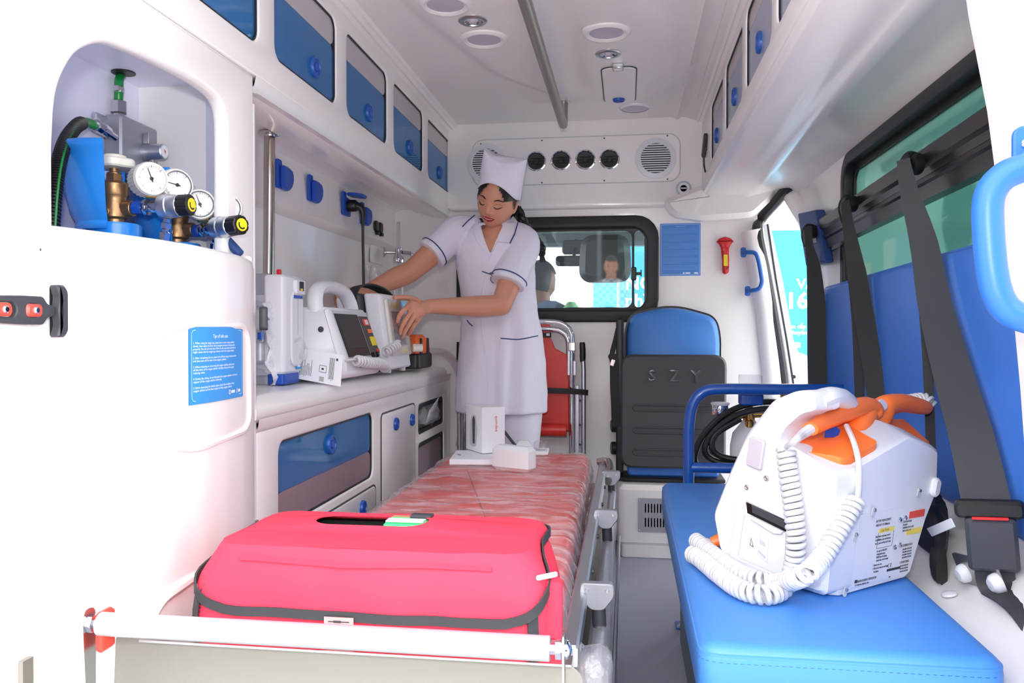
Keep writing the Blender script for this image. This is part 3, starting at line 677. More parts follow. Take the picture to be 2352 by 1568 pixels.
def regulator(yc, zc, label, g2=True, XC=XC, ang=0.0, ls=0.8):
    push(T(XC, yc, 0) @ rz(-ang) @ T(-XC, -yc, 0))
    t = thing('oxygen_regulator', (XC + 0.09, yc, zc), label, 'regulator', 'pressure regulators on the oxygen cylinders')
    M = T(XC + 0.036, yc, zc) @ zto((1, 0, 0.03)) @ Matrix.Diagonal((0.95, 0.95, ls, 1))
    a = MB(); a.lathe([(0.011, 0), (0.013, 0.002), (0.013, 0.020), (0.011, 0.022)], M, 6); O('union_nut', a, 'socket_blue', t)
    a = MB(); a.lathe([(0.008, 0.02), (0.008, 0.026), (0.015, 0.028), (0.016, 0.032), (0.015, 0.036), (0.009, 0.038), (0.009, 0.045), (0.013, 0.047), (0.013, 0.066), (0.012, 0.068)], M, 12); O('inlet', a, 'chrome', t)
    a = MB(); a.lathe([(0.015, 0.064), (0.022, 0.066), (0.023, 0.070), (0.023, 0.086), (0.0215, 0.088), (0.022, 0.09), (0.020, 0.108), (0.018, 0.110)], M, 28); O('body', a, 'aluminium', t)
    a = MB(); out = []
    for k in range(60):
        an = 2 * PI * k / 60; r = 0.0195 - 0.0016 * max(0, math.cos(9 * an)) ** 3
        out.append((r * math.cos(an), r * math.sin(an)))
    a.prism(out, 0.108, 0.137, M, ch=0.002); kn = O('knob', a, 'black_plastic', t)
    a = MB(); a.lathe([(0.0125, 0.1365), (0.0125, 0.1385), (0.0005, 0.1387)], M, 24); O('cap', a, 'yellow', kn)
    a = MB(); a.plate([(0.0092 * math.cos(x), 0.0092 * math.sin(x)) for x in [math.radians(150 + 14 * k) for k in range(13)]] + [(0.0062 * math.cos(x), 0.0062 * math.sin(x)) for x in [math.radians(318 - 14 * k) for k in range(13)]], [], 0.1386, 0.1389, 0, M); O('arrow', a, 'black_plastic', kn)
    for j, (dx, dy, dz) in enumerate(((0.040, -0.016, 0.046), (0.060, 0.030, 0.043))):
        gm = T(XC + 0.036 + dx, yc + dy, zc + dz) @ zto((0.80, -0.60, 0.0))
        a = MB(); out = []
        for k in range(84):
            an = 2 * PI * k / 84; r = 0.0285 + 0.0009 * math.cos(28 * an); out.append((r * math.cos(an), r * math.sin(an)))
        a.prism(out, -0.024, 0.010, gm, ch=0.002); a.lathe([(0.0295, 0.008), (0.0275, 0.014), (0.0250, 0.014), (0.0245, 0.010)], gm, 36, caps=False); gg = O('gauge', a, 'ivory', t, smooth=25)
        a = MB(); a.lathe([(0.0252, 0.0105), (0.0252, 0.0148), (0.0225, 0.0148), (0.0222, 0.0105)], gm, 36, caps=False); O('bezel', a, 'chrome', gg)
        a = MB(); a.lathe([(0.0235, 0.0108), (0.0005, 0.0109)], gm, 30, caps=False); O('dial', a, 'chart_white', gg)
        a = MB()
        for k in range(25):
            an = math.radians(-45 + 270 * k / 24); a.box((0, 0.0205, 0.0112), (0.0005 if k % 4 else 0.0009, 0.0022 if k % 4 else 0.0034, 0.0002), gm @ rz(an))
        O('scale', a, 'ink', gg)
        a = MB(); nm = gm @ rz(math.radians(20 + 60 * j)); a.prism([(-0.0012, -0.006), (0.0012, -0.006), (0.0005, 0.019), (-0.0005, 0.019)], 0.0115, 0.0122, nm); a.lathe([(0.0032, 0.0112), (0.0032, 0.0128), (0.001, 0.0132)], gm, 14); O('needle', a, 'black_plastic', gg)
        a = MB(); a.cyl((XC + 0.036 + dx - 0.006, yc + dy, zc + dz - 0.028), (XC + 0.036 + 0.055, yc + dy * 0.4, zc + 0.018), 0.005, 10); O('gauge_stem', a, 'bright_brass', t)
    a = MB(); q = Vector((XC + 0.036 + 0.062, yc + 0.002, zc - 0.02)); a.lathe([(0.006, 0), (0.006, 0.006), (0.009, 0.008), (0.009, 0.017), (0.006, 0.019), (0.006, 0.022), (0.0095, 0.024), (0.0095, 0.042), (0.007, 0.044)], T(q) @ rx(PI) @ ry(-0.15), 6); O('outlet', a, 'chrome', t)
    if not g2:
        a = MB(); a.tube([q + Vector((0, 0, -0.04)), q + Vector((-0.01, 0.01, -0.09))], 0.008, 10); O('hose_stub', a, 'green_hose', t)
        a = MB(); a.cyl(q + Vector((0.02, 0.01, 0)), q + Vector((0.045, 0.02, -0.028)), 0.009, 10); O('relief_valve', a, 'navy', t)
    pop(); return t
regulator(1.318, ZV + 0.056, 'chrome regulator with twin white gauges on the nearer oxygen cylinder')
regulator(1.492, ZV + 0.034, 'chrome regulator with black and yellow knob at the right end of the niche', False, -0.87, 0.40, 1.0)

# ---- changeover manifold on the niche back wall
mf = thing('oxygen_manifold', (-0.96, 1.38, 1.16), 'grey cast metal changeover valve block on the niche back wall', 'valve block')
XM = -1.0
a = MB(); a.prism(roundpoly([(1.435, 1.185), (1.59, 1.180), (1.592, 1.27), (1.575, 1.295), (1.435, 1.297)], 0.008), 0.004, 0.040, FL(XM), ch=0.004); O('block', a, 'cast_alu', mf)
for z0, z1 in ((1.165, 1.212), (1.255, 1.292)):
    a = MB(); a.prism(rrb(1.402, 1.442, z0, z1, 0.004), 0.002, 0.012, FL(XM), ch=0.002); br = O('bracket', a, 'aluminium', mf)
for z in (1.188, 1.274):
    a = MB(); a.lathe([(0.007, 0.012), (0.006, 0.016), (0.002, 0.017)], FL(XM) @ T(1.413, z, 0), 12); O('screw', a, 'steel', br)
a = MB(); hm = FL(XM - 0.046) @ T(1.515, 1.240, 0); a.lathe([(0.018, 0.085), (0.019, 0.09), (0.016, 0.10), (0.0155, 0.125), (0.014, 0.127)], hm, 28); kn = O('turn_knob', a, 'aluminium', mf)
a = MB(); a.prism(roundpoly([(-0.010, 0.0), (0.012, 0.0), (0.034, -0.052), (0.018, -0.056)], 0.004), 0.092, 0.102, hm, ch=0.002); a.box((-0.008, 0.026, 0.093), (0.004, 0.022, 0.012), hm, ch=0.001); O('lever', a, 'cast_alu', kn)
a = MB(); a.lathe([(0.0125, 0.1265), (0.0125, 0.128), (0.0005, 0.128)], hm, 24); fc = O('face', a, 'chart_white', kn)
a = MB(); a.prism([(-0.004, 0.004), (0.003, 0.001), (0.0, -0.005), (-0.001, 0.0)], 0.128, 0.1285, hm); O('pointer', a, 'red_plastic', fc)
a = MB(); top = Vector((-0.978, 1.455, 1.297)); a.lathe([(0.010, -0.004), (0.010, 0.004), (0.016, 0.006), (0.016, 0.028), (0.012, 0.03)], T(top), 6); O('fitting', a, 'steel', mf)
a = MB(); sd = Vector((-0.965, 1.4, 1.253)); ax = Vector((-0.10, -0.9, 0.25)); a.lathe([(0.007, -0.022), (0.007, -0.004), (0.011, -0.003), (0.012, 0.012), (0.009, 0.014), (0.013, 0.016), (0.013, 0.03), (0.009, 0.032)], T(sd) @ zto(ax), 10); O('fitting', a, 'chrome', mf)
# hoses
a = MB(); hp = [top + Vector((0, 0, 0.03)), top + Vector((0.002, -0.002, 0.05)), top + Vector((-0.001, 0.004, 0.072)), Vector((-0.991, 1.49, 1.392))]
hs = thing('green_hose', hp[0], 'short green oxygen hose running up from the valve block', 'hose')
a.tube(spline(hp, 5), 0.0085, 12); O('hose', a, 'green_hose', hs)
a = MB(); a.lathe([(0.0095, -0.005), (0.0102, -0.004), (0.0102, 0.004), (0.0095, 0.005)], T(hp[1]), 20); a.box(tuple(hp[1] + Vector((0.004, -0.012, 0))), (0.01, 0.006, 0.009)); O('hose_clamp', a, 'steel', hs)
e0 = sd + ax.normalized() * 0.028
a = MB(); pts = [e0, (-0.965, 1.361, 1.256), (-0.962, 1.335, 1.254), (-0.95, 1.295, 1.237), (-0.935, 1.248, 1.201), (-0.92, 1.211, 1.157), (-0.91, 1.187, 1.104), (-0.9, 1.166, 1.031)]
sp_ = spline(pts, 12); cut = int(len(sp_) * 0.36)
bh = thing('corrugated_hose', sp_[-1], 'black corrugated sleeve over a green hose at the left of the niche', 'hose')
a.tube(sp_[:cut + 2], 0.0088, 12); O('hose', a, 'green_hose', bh)
a = MB(); fine = spline(sp_[cut:], 4); a.tube(fine, [0.0108 + 0.0014 * (1 if (i % 4) < 2 else -1) for i in range(len(fine))], 12); O('sleeve', a, 'black_plastic', bh)
a = MB(); a.tube([p + Vector((0.0098, -0.006, 0.0)) for p in fine[10:]], 0.0022, 6); O('stripe', a, 'green_hose', bh)
a = MB(); a.lathe([(0.0095, -0.006), (0.0105, -0.005), (0.0105, 0.005), (0.0095, 0.006)], T(sp_[8]) @ zto(sp_[9] - sp_[7]), 18); O('hose_clamp', a, 'steel', bh)
gh2 = MB(); gh2.tube(spline([(-0.985, 1.573, 1.264), (-0.98, 1.579, 1.252), (-0.975, 1.581, 1.234), (-0.975, 1.61, 1.196)], 6), 0.009, 10); O('green_hose', gh2, 'green_hose', None, 'green hose end curving down behind the white gauges', 'hose')


# ================================================================ LEFT WALL FITTINGS AND DEVICES ON THE COUNTER
ZC = 0.745
# ---- stainless pole between soffit and counter
po = thing('support_pole', (-0.93, 2.02, ZC), 'stainless steel pole rising from the counter to the overhead cabinet', 'pole')
a = MB(); a.cyl((-0.93, 2.005, ZC), (-0.93, 2.022, 1.398), 0.0145, 20); O('tube', a, 'pole_steel', po)
a = MB(); a.lathe([(0.0146, 0), (0.016, 0.004), (0.030, 0.006), (0.030, 0.010), (0.028, 0.011)], T(-0.93, 2.022, 1.390), 28); fg = O('flange', a, 'steel', po)
for k in range(3):
    an = 0.5 + k * 2.1; a = MB(); a.lathe([(0.003, 0), (0.003, -0.002)], T(-0.93 + 0.022 * math.cos(an), 2.022 + 0.022 * math.sin(an), 1.396), 8); O('screw', a, 'chrome', fg)
# ---- aluminium equipment rail wrapped in packing film beside the pole
ar = thing('equipment_rail', (-0.925, 1.96, ZC), 'aluminium mounting rail wrapped in clear film beside the pole', 'mounting rail')
a = MB(); a.box((-0.928, 1.965, 0.885), (0.05, 0.012, 0.285), ch=0.003); O('back_plate', a, 'aluminium', ar)
for z in (0.957, 0.782):
    a = MB(); a.prism(rr(0.055, 0.044, 0.012, cx=-0.915, cy=1.955), z - 0.014, z + 0.014, ch=0.002); O('clamp', a, 'alu_white', ar)
a = MB(); a.prism(rr(0.042, 0.034, 0.015, cx=-0.925, cy=1.94), 0.802, 0.934, ch=0.004); O('sleeve', a, 'alu_white', ar)
a = MB()
rings = []
for i in range(15):
    z = 0.785 + 0.17 * i / 14; ring = []
    for k in range(14):
        an = 2 * PI * k / 14; q = 1 + 0.18 * math.sin(2.3 * i + 3 * an) + 0.1 * math.sin(5 * an - i * 1.3)
        ring.append((-0.905 + 0.034 * q * math.cos(an), 1.94 + 0.024 * q * math.sin(an), z + 0.005 * math.sin(an * 2 + i)))
    rings.append(ring)
a.loft(rings); O('packing_film', a, 'film_bag', ar)
a = MB(); a.prism(rr(0.020, 0.034, 0.006), 0, 0.012, T(-0.905, 1.918, 0.869) @ basis((1, 0, 0), (0, 0, 1), (0, -1, 0)), ch=0.003); bk = O('buckle', a, 'chrome', ar)
a = MB(); a.prism(rr(0.009, 0.018, 0.002), 0.010, 0.014, T(-0.905, 1.918, 0.868) @ basis((1, 0, 0), (0, 0, 1), (0, -1, 0))); O('badge', a, 'socket_blue', bk)
for z in (0.925, 0.813):
    a = MB(); a.cyl((-0.895, 1.935, z), (-0.895, 1.935, z + 0.012), 0.006, 12); O('pin', a, 'alu_white', ar)
def crumple(mb, c, s, seed, n=7):
    r = random.Random(seed); rows = []
    for i in range(n + 1):
        rows.append([Vector((c[0] + (r.random() - 0.5) * 0.010 + s[0] * math.sin(5.0 * i / n) * 0.3, c[1] + s[1] * (j / n - 0.5), c[2] + s[2] * (i / n - 0.5) + (r.random() - 0.5) * 0.006)) for j in range(n + 1)])
    mb.loft(rows, closed=False)
    mb.loft([[p + Vector((-0.0015, 0.0005, 0)) for p in q] for q in rows], closed=False)
for i, (c, s) in enumerate((((-0.893, 1.945, 0.915), (0.02, 0.05, 0.07)), ((-0.890, 1.94, 0.845), (0.02, 0.05, 0.10)), ((-0.878, 1.935, 0.775), (0.03, 0.06, 0.06)))):
    a = MB(); crumple(a, c, s, i); O('tissue', a, 'paper', ar, smooth=60)

# ---- tall white infusion pump on a blue foot
ip = thing('infusion_pump', (-0.87, 1.98, ZC), 'tall narrow white medical pump on a blue foot beside the pole', 'medical pump')
a = MB(); a.prism(rrb(-0.905, -0.848, 1.925, 2.035, 0.012), 0.772, 1.022, ch=0.006); O('body', a, 'device_white', ip)
a = MB(); a.prism(rrb(-0.898, -0.852, 1.93, 2.03, 0.008), ZC, 0.773, ch=0.003); O('foot', a, 'socket_blue', ip)
a = MB(); a.prism(rrb(1.952, 2.028, 0.79, 0.985, 0.03), 0, 0.008, FL(-0.848), ch=0.004); O('front_cover', a, 'device_white', ip)
a = MB(); a.prism(rrb(1.985, 1.992, 0.87, 0.965, 0.003), 0.0075, 0.009, FL(-0.848)); O('slot', a, 'device_grey', ip)
a = MB(); a.prism(rrb(1.975, 2.03, 0.975, 1.012, 0.004), 0, 0.012, FL(-0.848), ch=0.002); hdp = O('display_head', a, 'device_white', ip)
a = MB(); a.prism(rrb(1.992, 2.018, 0.984, 1.008, 0.002), 0.012, 0.0132, FL(-0.848)); O('display', a, 'screen_dark', hdp)
a = MB(); a.prism(rrb(1.995, 2.010, 0.984, 0.990, 0.001), 0.0132, 0.0138, FL(-0.848)); O('button', a, 'yellow', hdp)
a = MB(); a.prism(rrb(1.965, 2.015, 0.964, 0.972, 0.002), 0.001, 0.011, FL(-0.848), ch=0.001); O('grip', a, 'socket_blue', ip)
a = MB(); a.prism(rrb(1.99, 2.02, 0.782, 0.806, 0.002), 0, 0.002, FL(-0.846)); lb = O('label', a, 'sign_blue', ip)
a = MB(); a.prism(rrb(1.996, 2.014, 0.787, 0.801, 0.001), 0.002, 0.0026, FL(-0.846)); O('label_panel', a, 'chart_white', lb)
a = MB(); a.tube(spline([(-0.838, 1.965, 0.855), (-0.83, 1.985, 0.86), (-0.828, 2.0, 0.84), (-0.832, 1.99, 0.815), (-0.83, 2.01, 0.81), (-0.832, 2.02, 0.84)], 6), 0.005, 8); O('tubing', a, 'clear_plastic', ip)
a = MB(); a.box((-0.875, 1.955, 1.03), (0.012, 0.008, 0.014), ch=0.002); O('clip', a, 'red_plastic', ip)

# ---- monitor-defibrillator facing the aisle
mo = thing('patient_monitor', (-0.85, 2.24, ZC), 'white patient monitor with dark tilted screen and carry handle on the counter', 'monitor')
def yprism(mb, prof, y0, y1, ch=0.006, mi=0):
    """polygon in (X, Z) swept along Y with chamfered ends"""
    M = basis((1, 0, 0), (0, 0, 1), (0, -1, 0))
    return mb.prism(prof, -y1, -y0, M, mi, ch)
a = MB(); yprism(a, roundpoly([(-0.757, ZC + 0.006), (-0.745, 0.765), (-0.748, 0.805), (-0.795, 0.935), (-0.80, 0.945), (-0.88, 0.945), (-0.93, 0.86), (-0.965, 0.845), (-0.965, ZC + 0.006)], 0.012), 2.085, 2.40, 0.010); O('body', a, 'device_white', mo, smooth=45)
def scr(y, t, off=0.0):      # point on the tilted front: t = 0 lower edge, 1 upper edge
    p = Vector((-0.748, y, 0.805)).lerp(Vector((-0.795, y, 0.935)), t); return p + Vector((0.94, 0, 0.34)) * off
def front_quad(mb, y0, y1, t0, t1, o0, o1):
    mb.loft([[scr(y0, t0, o), scr(y1, t0, o), scr(y1, t1, o), scr(y0, t1, o)] for o in (o0, o1)])
a = MB(); front_quad(a, 2.098, 2.392, -0.02, 1.0, 0.0, 0.004); fb = O('front_bezel', a, 'device_grey', mo)
a = MB(); front_quad(a, 2.108, 2.295, 0.02, 0.93, 0.003, 0.0062); O('screen', a, 'screen_dark', mo)
a = MB(); front_quad(a, 2.120, 2.275, 0.20, 0.86, 0.006, 0.0066); O('display_area', a, 'black_plastic', fb)
a = MB(); front_quad(a, 2.305, 2.385, 0.06, 0.90, 0.003, 0.0055); kp = O('key_panel', a, 'charcoal', mo)
for y, t, dy, dt, m_ in ((2.35, 0.76, 0.022, 0.075, 'latch_red'), (2.36, 0.56, 0.016, 0.045, 'orange'), (2.36, 0.33, 0.02, 0.10, 'yellow'), (2.37, 0.12, 0.012, 0.03, 'red_plastic')):
    a = MB(); front_quad(a, y - dy, y + dy, t - dt, t + dt, 0.005, 0.0085); O('key', a, m_, kp)
a = MB(); front_quad(a, 2.337, 2.363, 0.71, 0.81, 0.0083, 0.0092); O('key_symbol', a, 'device_white', kp)
for y in (2.31, 2.345):
    a = MB(); a.lathe([(0.008, 0), (0.008, 0.008), (0.006, 0.010)], T(scr(y, 0.02, 0.004)) @ zto((0.94, 0, 0.34)), 14); O('dial', a, 'black_plastic', mo)
a = MB(); a.tube(spline([(-0.835, 2.10, 0.93), (-0.84, 2.105, 0.97), (-0.842, 2.14, 0.998), (-0.842, 2.24, 1.006), (-0.84, 2.33, 0.995), (-0.836, 2.372, 0.965), (-0.832, 2.385, 0.93)], 6), 0.0175, 12, flat=1.3, up=(1, 0, 0)); O('carry_handle', a, 'device_white', mo)
a = MB(); a.box((-0.89, 2.088, 0.868), (0.036, 0.02, 0.022), ch=0.003); O('battery_catch', a, 'black_plastic', mo)
a = MB(); a.prism(roundpoly([(-0.955, 0.77), (-0.84, 0.77), (-0.845, 0.825), (-0.87, 0.85), (-0.955, 0.852)], 0.012), -2.088, -2.080, basis((1, 0, 0), (0, 0, 1), (0, -1, 0)), ch=0.003); O('side_pod', a, 'device_grey', mo)
a = MB(); a.lathe([(0.008, 0), (0.008, 0.003), (0.005, 0.004)], T(-0.815, 2.086, 0.885) @ rx(PI / 2), 16); O('screw_cap', a, 'charcoal', mo)
a = MB(); a.prism(rrb(2.20, 2.28, 0.777, 0.78, 0.001), 0, 0.003, FL(-0.746)); O('paper_slot', a, 'black_plastic', mo)
def coil(path, R, r, turns, n=8, per=12):
    """coiled cord following a path"""
    P = spline(path, 10); L = [0]
    for p, q in zip(P, P[1:]): L.append(L[-1] + (q - p).length)
    if turns < 0: turns = max(2, int(round(L[-1] / -turns)))
    N = turns * per; out = []; nrm = None; j = 0
    for i in range(N + 1):
        s = L[-1] * i / N
        while j < len(L) - 2 and L[j + 1] < s: j += 1
        t = (s - L[j]) / max(L[j + 1] - L[j], 1e-9); c = P[j].lerp(P[j + 1], t); tg = (P[min(j + 2, len(P) - 1)] - P[max(j - 1, 0)]).normalized()
        if nrm is None: nrm = tg.orthogonal().normalized()
        nrm = (nrm - tg * nrm.dot(tg)).normalized(); bn = tg.cross(nrm); an = 2 * PI * i / per
        out.append(c + (nrm * math.cos(an) + bn * math.sin(an)) * R)
    return MB().tube(out, r, n)
cc = thing('coiled_cord', (-0.735, 2.35, ZC), 'small white coiled paddle cord hanging in front of the tilted monitor', 'cord')
O('coil', coil([(-0.735, 2.13, 0.800), (-0.722, 2.20, 0.792), (-0.718, 2.29, 0.786), (-0.722, 2.36, 0.778), (-0.735, 2.395, 0.765)], 0.0125, 0.0042, 17), 'cord_white', cc)
O('coil', coil([(-0.735, 2.40, 0.815), (-0.722, 2.43, 0.826), (-0.712, 2.47, 0.838)], 0.0125, 0.0042, 6), 'cord_white', cc)
a = MB(); a.tube(spline([(-0.75, 2.09, 0.80), (-0.735, 2.11, 0.803), (-0.735, 2.14, 0.80)], 5), 0.0035, 8); O('lead', a, 'cord_white', cc)
# ---- printed card leaning on the monitor
cd_ = thing('instruction_card', (-0.79, 2.0, ZC), 'white printed instruction card leaning against the monitor side', 'card')
q = [Vector((-0.863, 2.035, 0.755)), Vector((-0.724, 1.985, 0.738)), Vector((-0.729, 2.045, 0.809)), Vector((-0.87, 2.075, 0.834))]
q[2] = q[1] + q[3] - q[0]; nn = (q[1] - q[0]).cross(q[3] - q[0]).normalized()
a = MB(); a.loft([[p for p in q], [p + nn * 0.0008 for p in q]]); O('sheet', a, 'paper', cd_)
def card(u, v, o=0.0013): return (q[0].lerp(q[1], u)).lerp(q[3].lerp(q[2], u), v) + nn * o
a = MB(); rl = random.Random(3)
def card_bar(u0, u1, v0, v1): a.loft([[card(u0, v0), card(u1, v0), card(u1, v1), card(u0, v1)], [card(u0, v0, 0.0015), card(u1, v0, 0.0015), card(u1, v1, 0.0015), card(u0, v1, 0.0015)]])
for k in range(9): card_bar(0.06 + 0.032 * k, 0.068 + 0.032 * k, 0.12 + 0.05 * rl.random(), 0.42 + 0.28 * rl.random())
for k in range(6): card_bar(0.52 + 0.018 * k, 0.526 + 0.018 * k, 0.05, 0.2); card_bar(0.72 + 0.02 * k, 0.727 + 0.02 * k, 0.1 + 0.1 * rl.random(), 0.85)
card_bar(0.50, 0.66, 0.34, 0.352); card_bar(0.50, 0.66, 0.55, 0.562); card_bar(0.50, 0.507, 0.34, 0.55); card_bar(0.655, 0.662, 0.34, 0.55); card_bar(0.55, 0.6, 0.42, 0.48); card_bar(0.86, 0.9, 0.78, 0.86)
O('print', a, 'ink', cd_, kind='stuff')

# ---- white ventilator with clear window panel, black harness behind
ve = thing('ventilator', (-0.78, 2.62, ZC), 'white upright ventilator with clear window panel and black strap on the counter', 'ventilator')
def lean(p):   # the device leans back a little
    p = Vector(p); k = (p.z - ZC) / 0.26; return Vector((p.x - 0.035 * k, p.y, p.z))
def leanmb(mb): mb.v = [lean(p) for p in mb.v]; return mb
a = MB(); a.prism(rrb(-0.80, -0.742, 2.49, 2.745, 0.012), ZC + 0.012, 1.0, ch=0.006); O('body', leanmb(a), 'device_white', ve)
a = MB(); a.plate(rrb(2.515, 2.735, 0.80, 0.985, 0.012), [rrb(2.555, 2.705, 0.835, 0.945, 0.004)], 0, 0.010, 0.003, FL(-0.742)); O('front_frame', leanmb(a), 'ivory', ve)
a = MB(); a.prism(rrb(2.553, 2.707, 0.833, 0.947, 0.004), -0.001, 0.001, FL(-0.742)); O('display', leanmb(a), 'mauve_film', ve)
a = MB(); a.prism(rrb(2.575, 2.685, 0.842, 0.90, 0.004), 0.001, 0.0015, FL(-0.742)); O('dark_field', leanmb(a), 'charcoal', ve)
a = MB(); a.prism(rrb(2.52, 2.73, 0.802, 0.983, 0.01), 0.012, 0.0135, FL(-0.742)); O('clear_cover', leanmb(a), 'clear_plastic', ve)
for y0, y1, z0, z1 in ((2.56, 2.64, 0.955, 0.975), (2.61, 2.69, 0.806, 0.822)):
    a = MB(); a.prism(rrb(y0, y1, z0, z1, 0.002), 0.0102, 0.011, FL(-0.742)); O('yellow_label', leanmb(a), 'label_yellow', ve)
a = MB(); a.cyl((-0.735, 2.73, 0.822), (-0.705, 2.745, 0.822), 0.014, 18); O('knob', a, 'ivory', ve)
for y in (2.53, 2.70):
    a = MB(); a.cyl((-0.765, y, ZC), (-0.765, y, ZC + 0.014), 0.012, 14); O('foot', a, 'device_grey', ve)
a = MB(); a.prism(rrb(-0.842, -0.802, 2.47, 2.74, 0.012), ZC, 1.0, ch=0.006); O('harness', leanmb(a), 'black_textured', ve)
a = MB(); a.strip(spline([(-0.86, 2.46, 0.96), (-0.865, 2.475, 0.995), (-0.86, 2.52, 1.024), (-0.845, 2.60, 1.03), (-0.83, 2.68, 1.018), (-0.815, 2.72, 0.995)], 6), 0.034, 0.006, (1, 0, 0.2)); O('carry_strap', a, 'webbing', ve)
a = MB(); a.prism(rrb(-0.875, -0.846, 2.44, 2.70, 0.01), ZC, 0.985, ch=0.005); O('rear_case', leanmb(a), 'device_white', ve)

# ---- orange and black suction unit
su = thing('suction_unit', (-0.75, 2.89, ZC), 'small rounded orange and black rescue device at the counter end', 'medical device')
def dome(mb, y0, y1, x0, x1, zt, z0):
    P = [(y0, z0), (y1, z0), (y1, z0 + (zt - z0) * 0.45), (y1 - 0.02, z0 + (zt - z0) * 0.75), (y1 - 0.07, zt), (y0 + 0.02, zt), (y0, zt - 0.015)]
    mb.prism(roundpoly(P, 0.025), x0 - XF, x1 - XF, FL(XF), ch=0.010)
a = MB(); dome(a, 2.80, 2.985, -0.86, -0.735, 0.868, 0.785); O('case', a, 'orange_dark', su)
a = MB(); a.prism(rrb(-0.865, -0.728, 2.795, 2.995, 0.02), ZC, 0.80, ch=0.006); O('base', a, 'black_plastic', su)
for y in (2.835, 2.935):
    a = MB(); a.prism(roundpoly([(y - 0.014, 0.79), (y + 0.016, 0.79), (y + 0.008, 0.855), (y - 0.010, 0.855)], 0.004), 0.012, 0.020, FL(XF), ch=0.002); O('stripe', a, 'black_plastic', su)
a = MB(); a.tube(spline([(-0.75, 2.985, 0.80), (-0.735, 3.06, 0.80), (-0.715, 3.16, 0.79), (-0.695, 3.24, 0.745), (-0.675, 3.28, 0.66), (-0.672, 3.29, 0.52), (-0.69, 3.30, 0.40)], 7), [0.015 + 0.0012 * (i % 2) for i in range(43)], 12)
O('corrugated_tube', a, 'clear_plastic', None, 'translucent corrugated breathing tube drooping over the counter end', 'tube')
# clear sheeting hung behind the nurse's arms at the counter's far end
ps = MB(); rows = []
for i in range(13):
    z = 1.13 - 0.39 * i / 12
    rows.append([(-0.985 + 0.016 * math.sin(1.9 * j + 0.5 * i) + 0.10 * (1 - i / 12) * 0, 2.98 + 0.40 * j / 10, z + 0.01 * math.sin(j)) for j in range(11)])
ps.loft(rows, closed=False); O('plastic_sheet', ps, 'film', None, 'clear plastic sheet hanging on the wall behind the counter end', 'plastic sheet', smooth=60)

# ---- blue socket outlets on the wall band
XS = -0.992
def socket(y, z, label, open_=False):
    t = thing('power_socket', (XS, y, z), label, 'socket', 'blue socket outlets along the left wall')
    M = FL(XS) @ T(y, z, 0)
    a = MB(); a.prism(roundpoly([(-0.045, -0.036), (0.028, -0.036), (0.034, 0.026), (-0.016, 0.03), (-0.018, 0.046), (-0.045, 0.046)], 0.005), 0, 0.010, M, ch=0.002); O('base', a, 'socket_blue', t)
    if not open_:
        a = MB(); a.prism(roundpoly([(-0.034, -0.034), (0.0, -0.040), (0.022, -0.032), (0.036, -0.012), (0.038, 0.008), (0.028, 0.026), (0.006, 0.030), (-0.034, 0.030)], 0.010), 0.008, 0.024, M, ch=0.005); O('flap', a, 'socket_blue', t)
    else:
        a = MB(); a.prism(rr(0.072, 0.062, 0.02), -0.005, 0.005, FL(XS) @ T(y, z + 0.036, 0.042) @ rx(PI / 2 + 0.12), ch=0.003); O('flap', a, 'socket_blue', t)
    return t
socket(2.236, 1.325, 'blue flap socket partly hidden behind the steel pole')
socket(2.468, 1.325, 'closed blue flap socket just right of the steel pole')
socket(2.775, 1.325, 'blue socket with open flap holding the black plug', True)
socket(2.975, 1.318, 'closed blue flap socket right of the plugged one')
pc = thing('power_cable', (-0.95, 2.77, 1.32), 'black power plug with cord hanging from the open blue socket', 'power cord')
a = MB(); a.lathe([(0.021, 0), (0.022, 0.004), (0.021, 0.03), (0.018, 0.034)], T(XS + 0.008, 2.775, 1.325) @ zto((1, 0, 0)), 20)
a.tube(spline([(XS + 0.035, 2.775, 1.325), (XS + 0.055, 2.778, 1.318), (XS + 0.062, 2.78, 1.295), (XS + 0.062, 2.78, 1.255)], 5), [0.016, 0.0155, 0.015, 0.0145, 0.014, 0.0135, 0.013, 0.0125, 0.0115, 0.011, 0.010, 0.009, 0.008, 0.0075, 0.007, 0.0065][:16], 12); O('plug', a, 'black_plastic', pc)
a = MB(); a.tube(spline([(XS + 0.062, 2.78, 1.26), (XS + 0.062, 2.781, 1.20), (XS + 0.064, 2.779, 1.10), (XS + 0.07, 2.765, 1.0), (XS + 0.075, 2.75, 0.90), (XS + 0.08, 2.74, 0.78)], 5), 0.0052, 8); O('cord', a, 'black_plastic', pc)
for y, lb in ((3.115, 'narrow black charger socket right of the blue outlets'), (3.168, 'second narrow black charger socket, nearer the flowmeter')):
    t = thing('charger_socket', (XS, y, 1.295), lb, 'socket', 'black charger sockets')
    a = MB(); a.prism(rr(0.040, 0.042, 0.012), 0, 0.012, FL(XS) @ T(y, 1.297, 0), ch=0.003); O('body', a, 'black_plastic', t)
    a = MB(); a.prism(rr(0.020, 0.014, 0.004), 0, 0.016, FL(XS) @ T(y + 0.006, 1.27, 0), ch=0.002); O('tab', a, 'black_plastic', t)
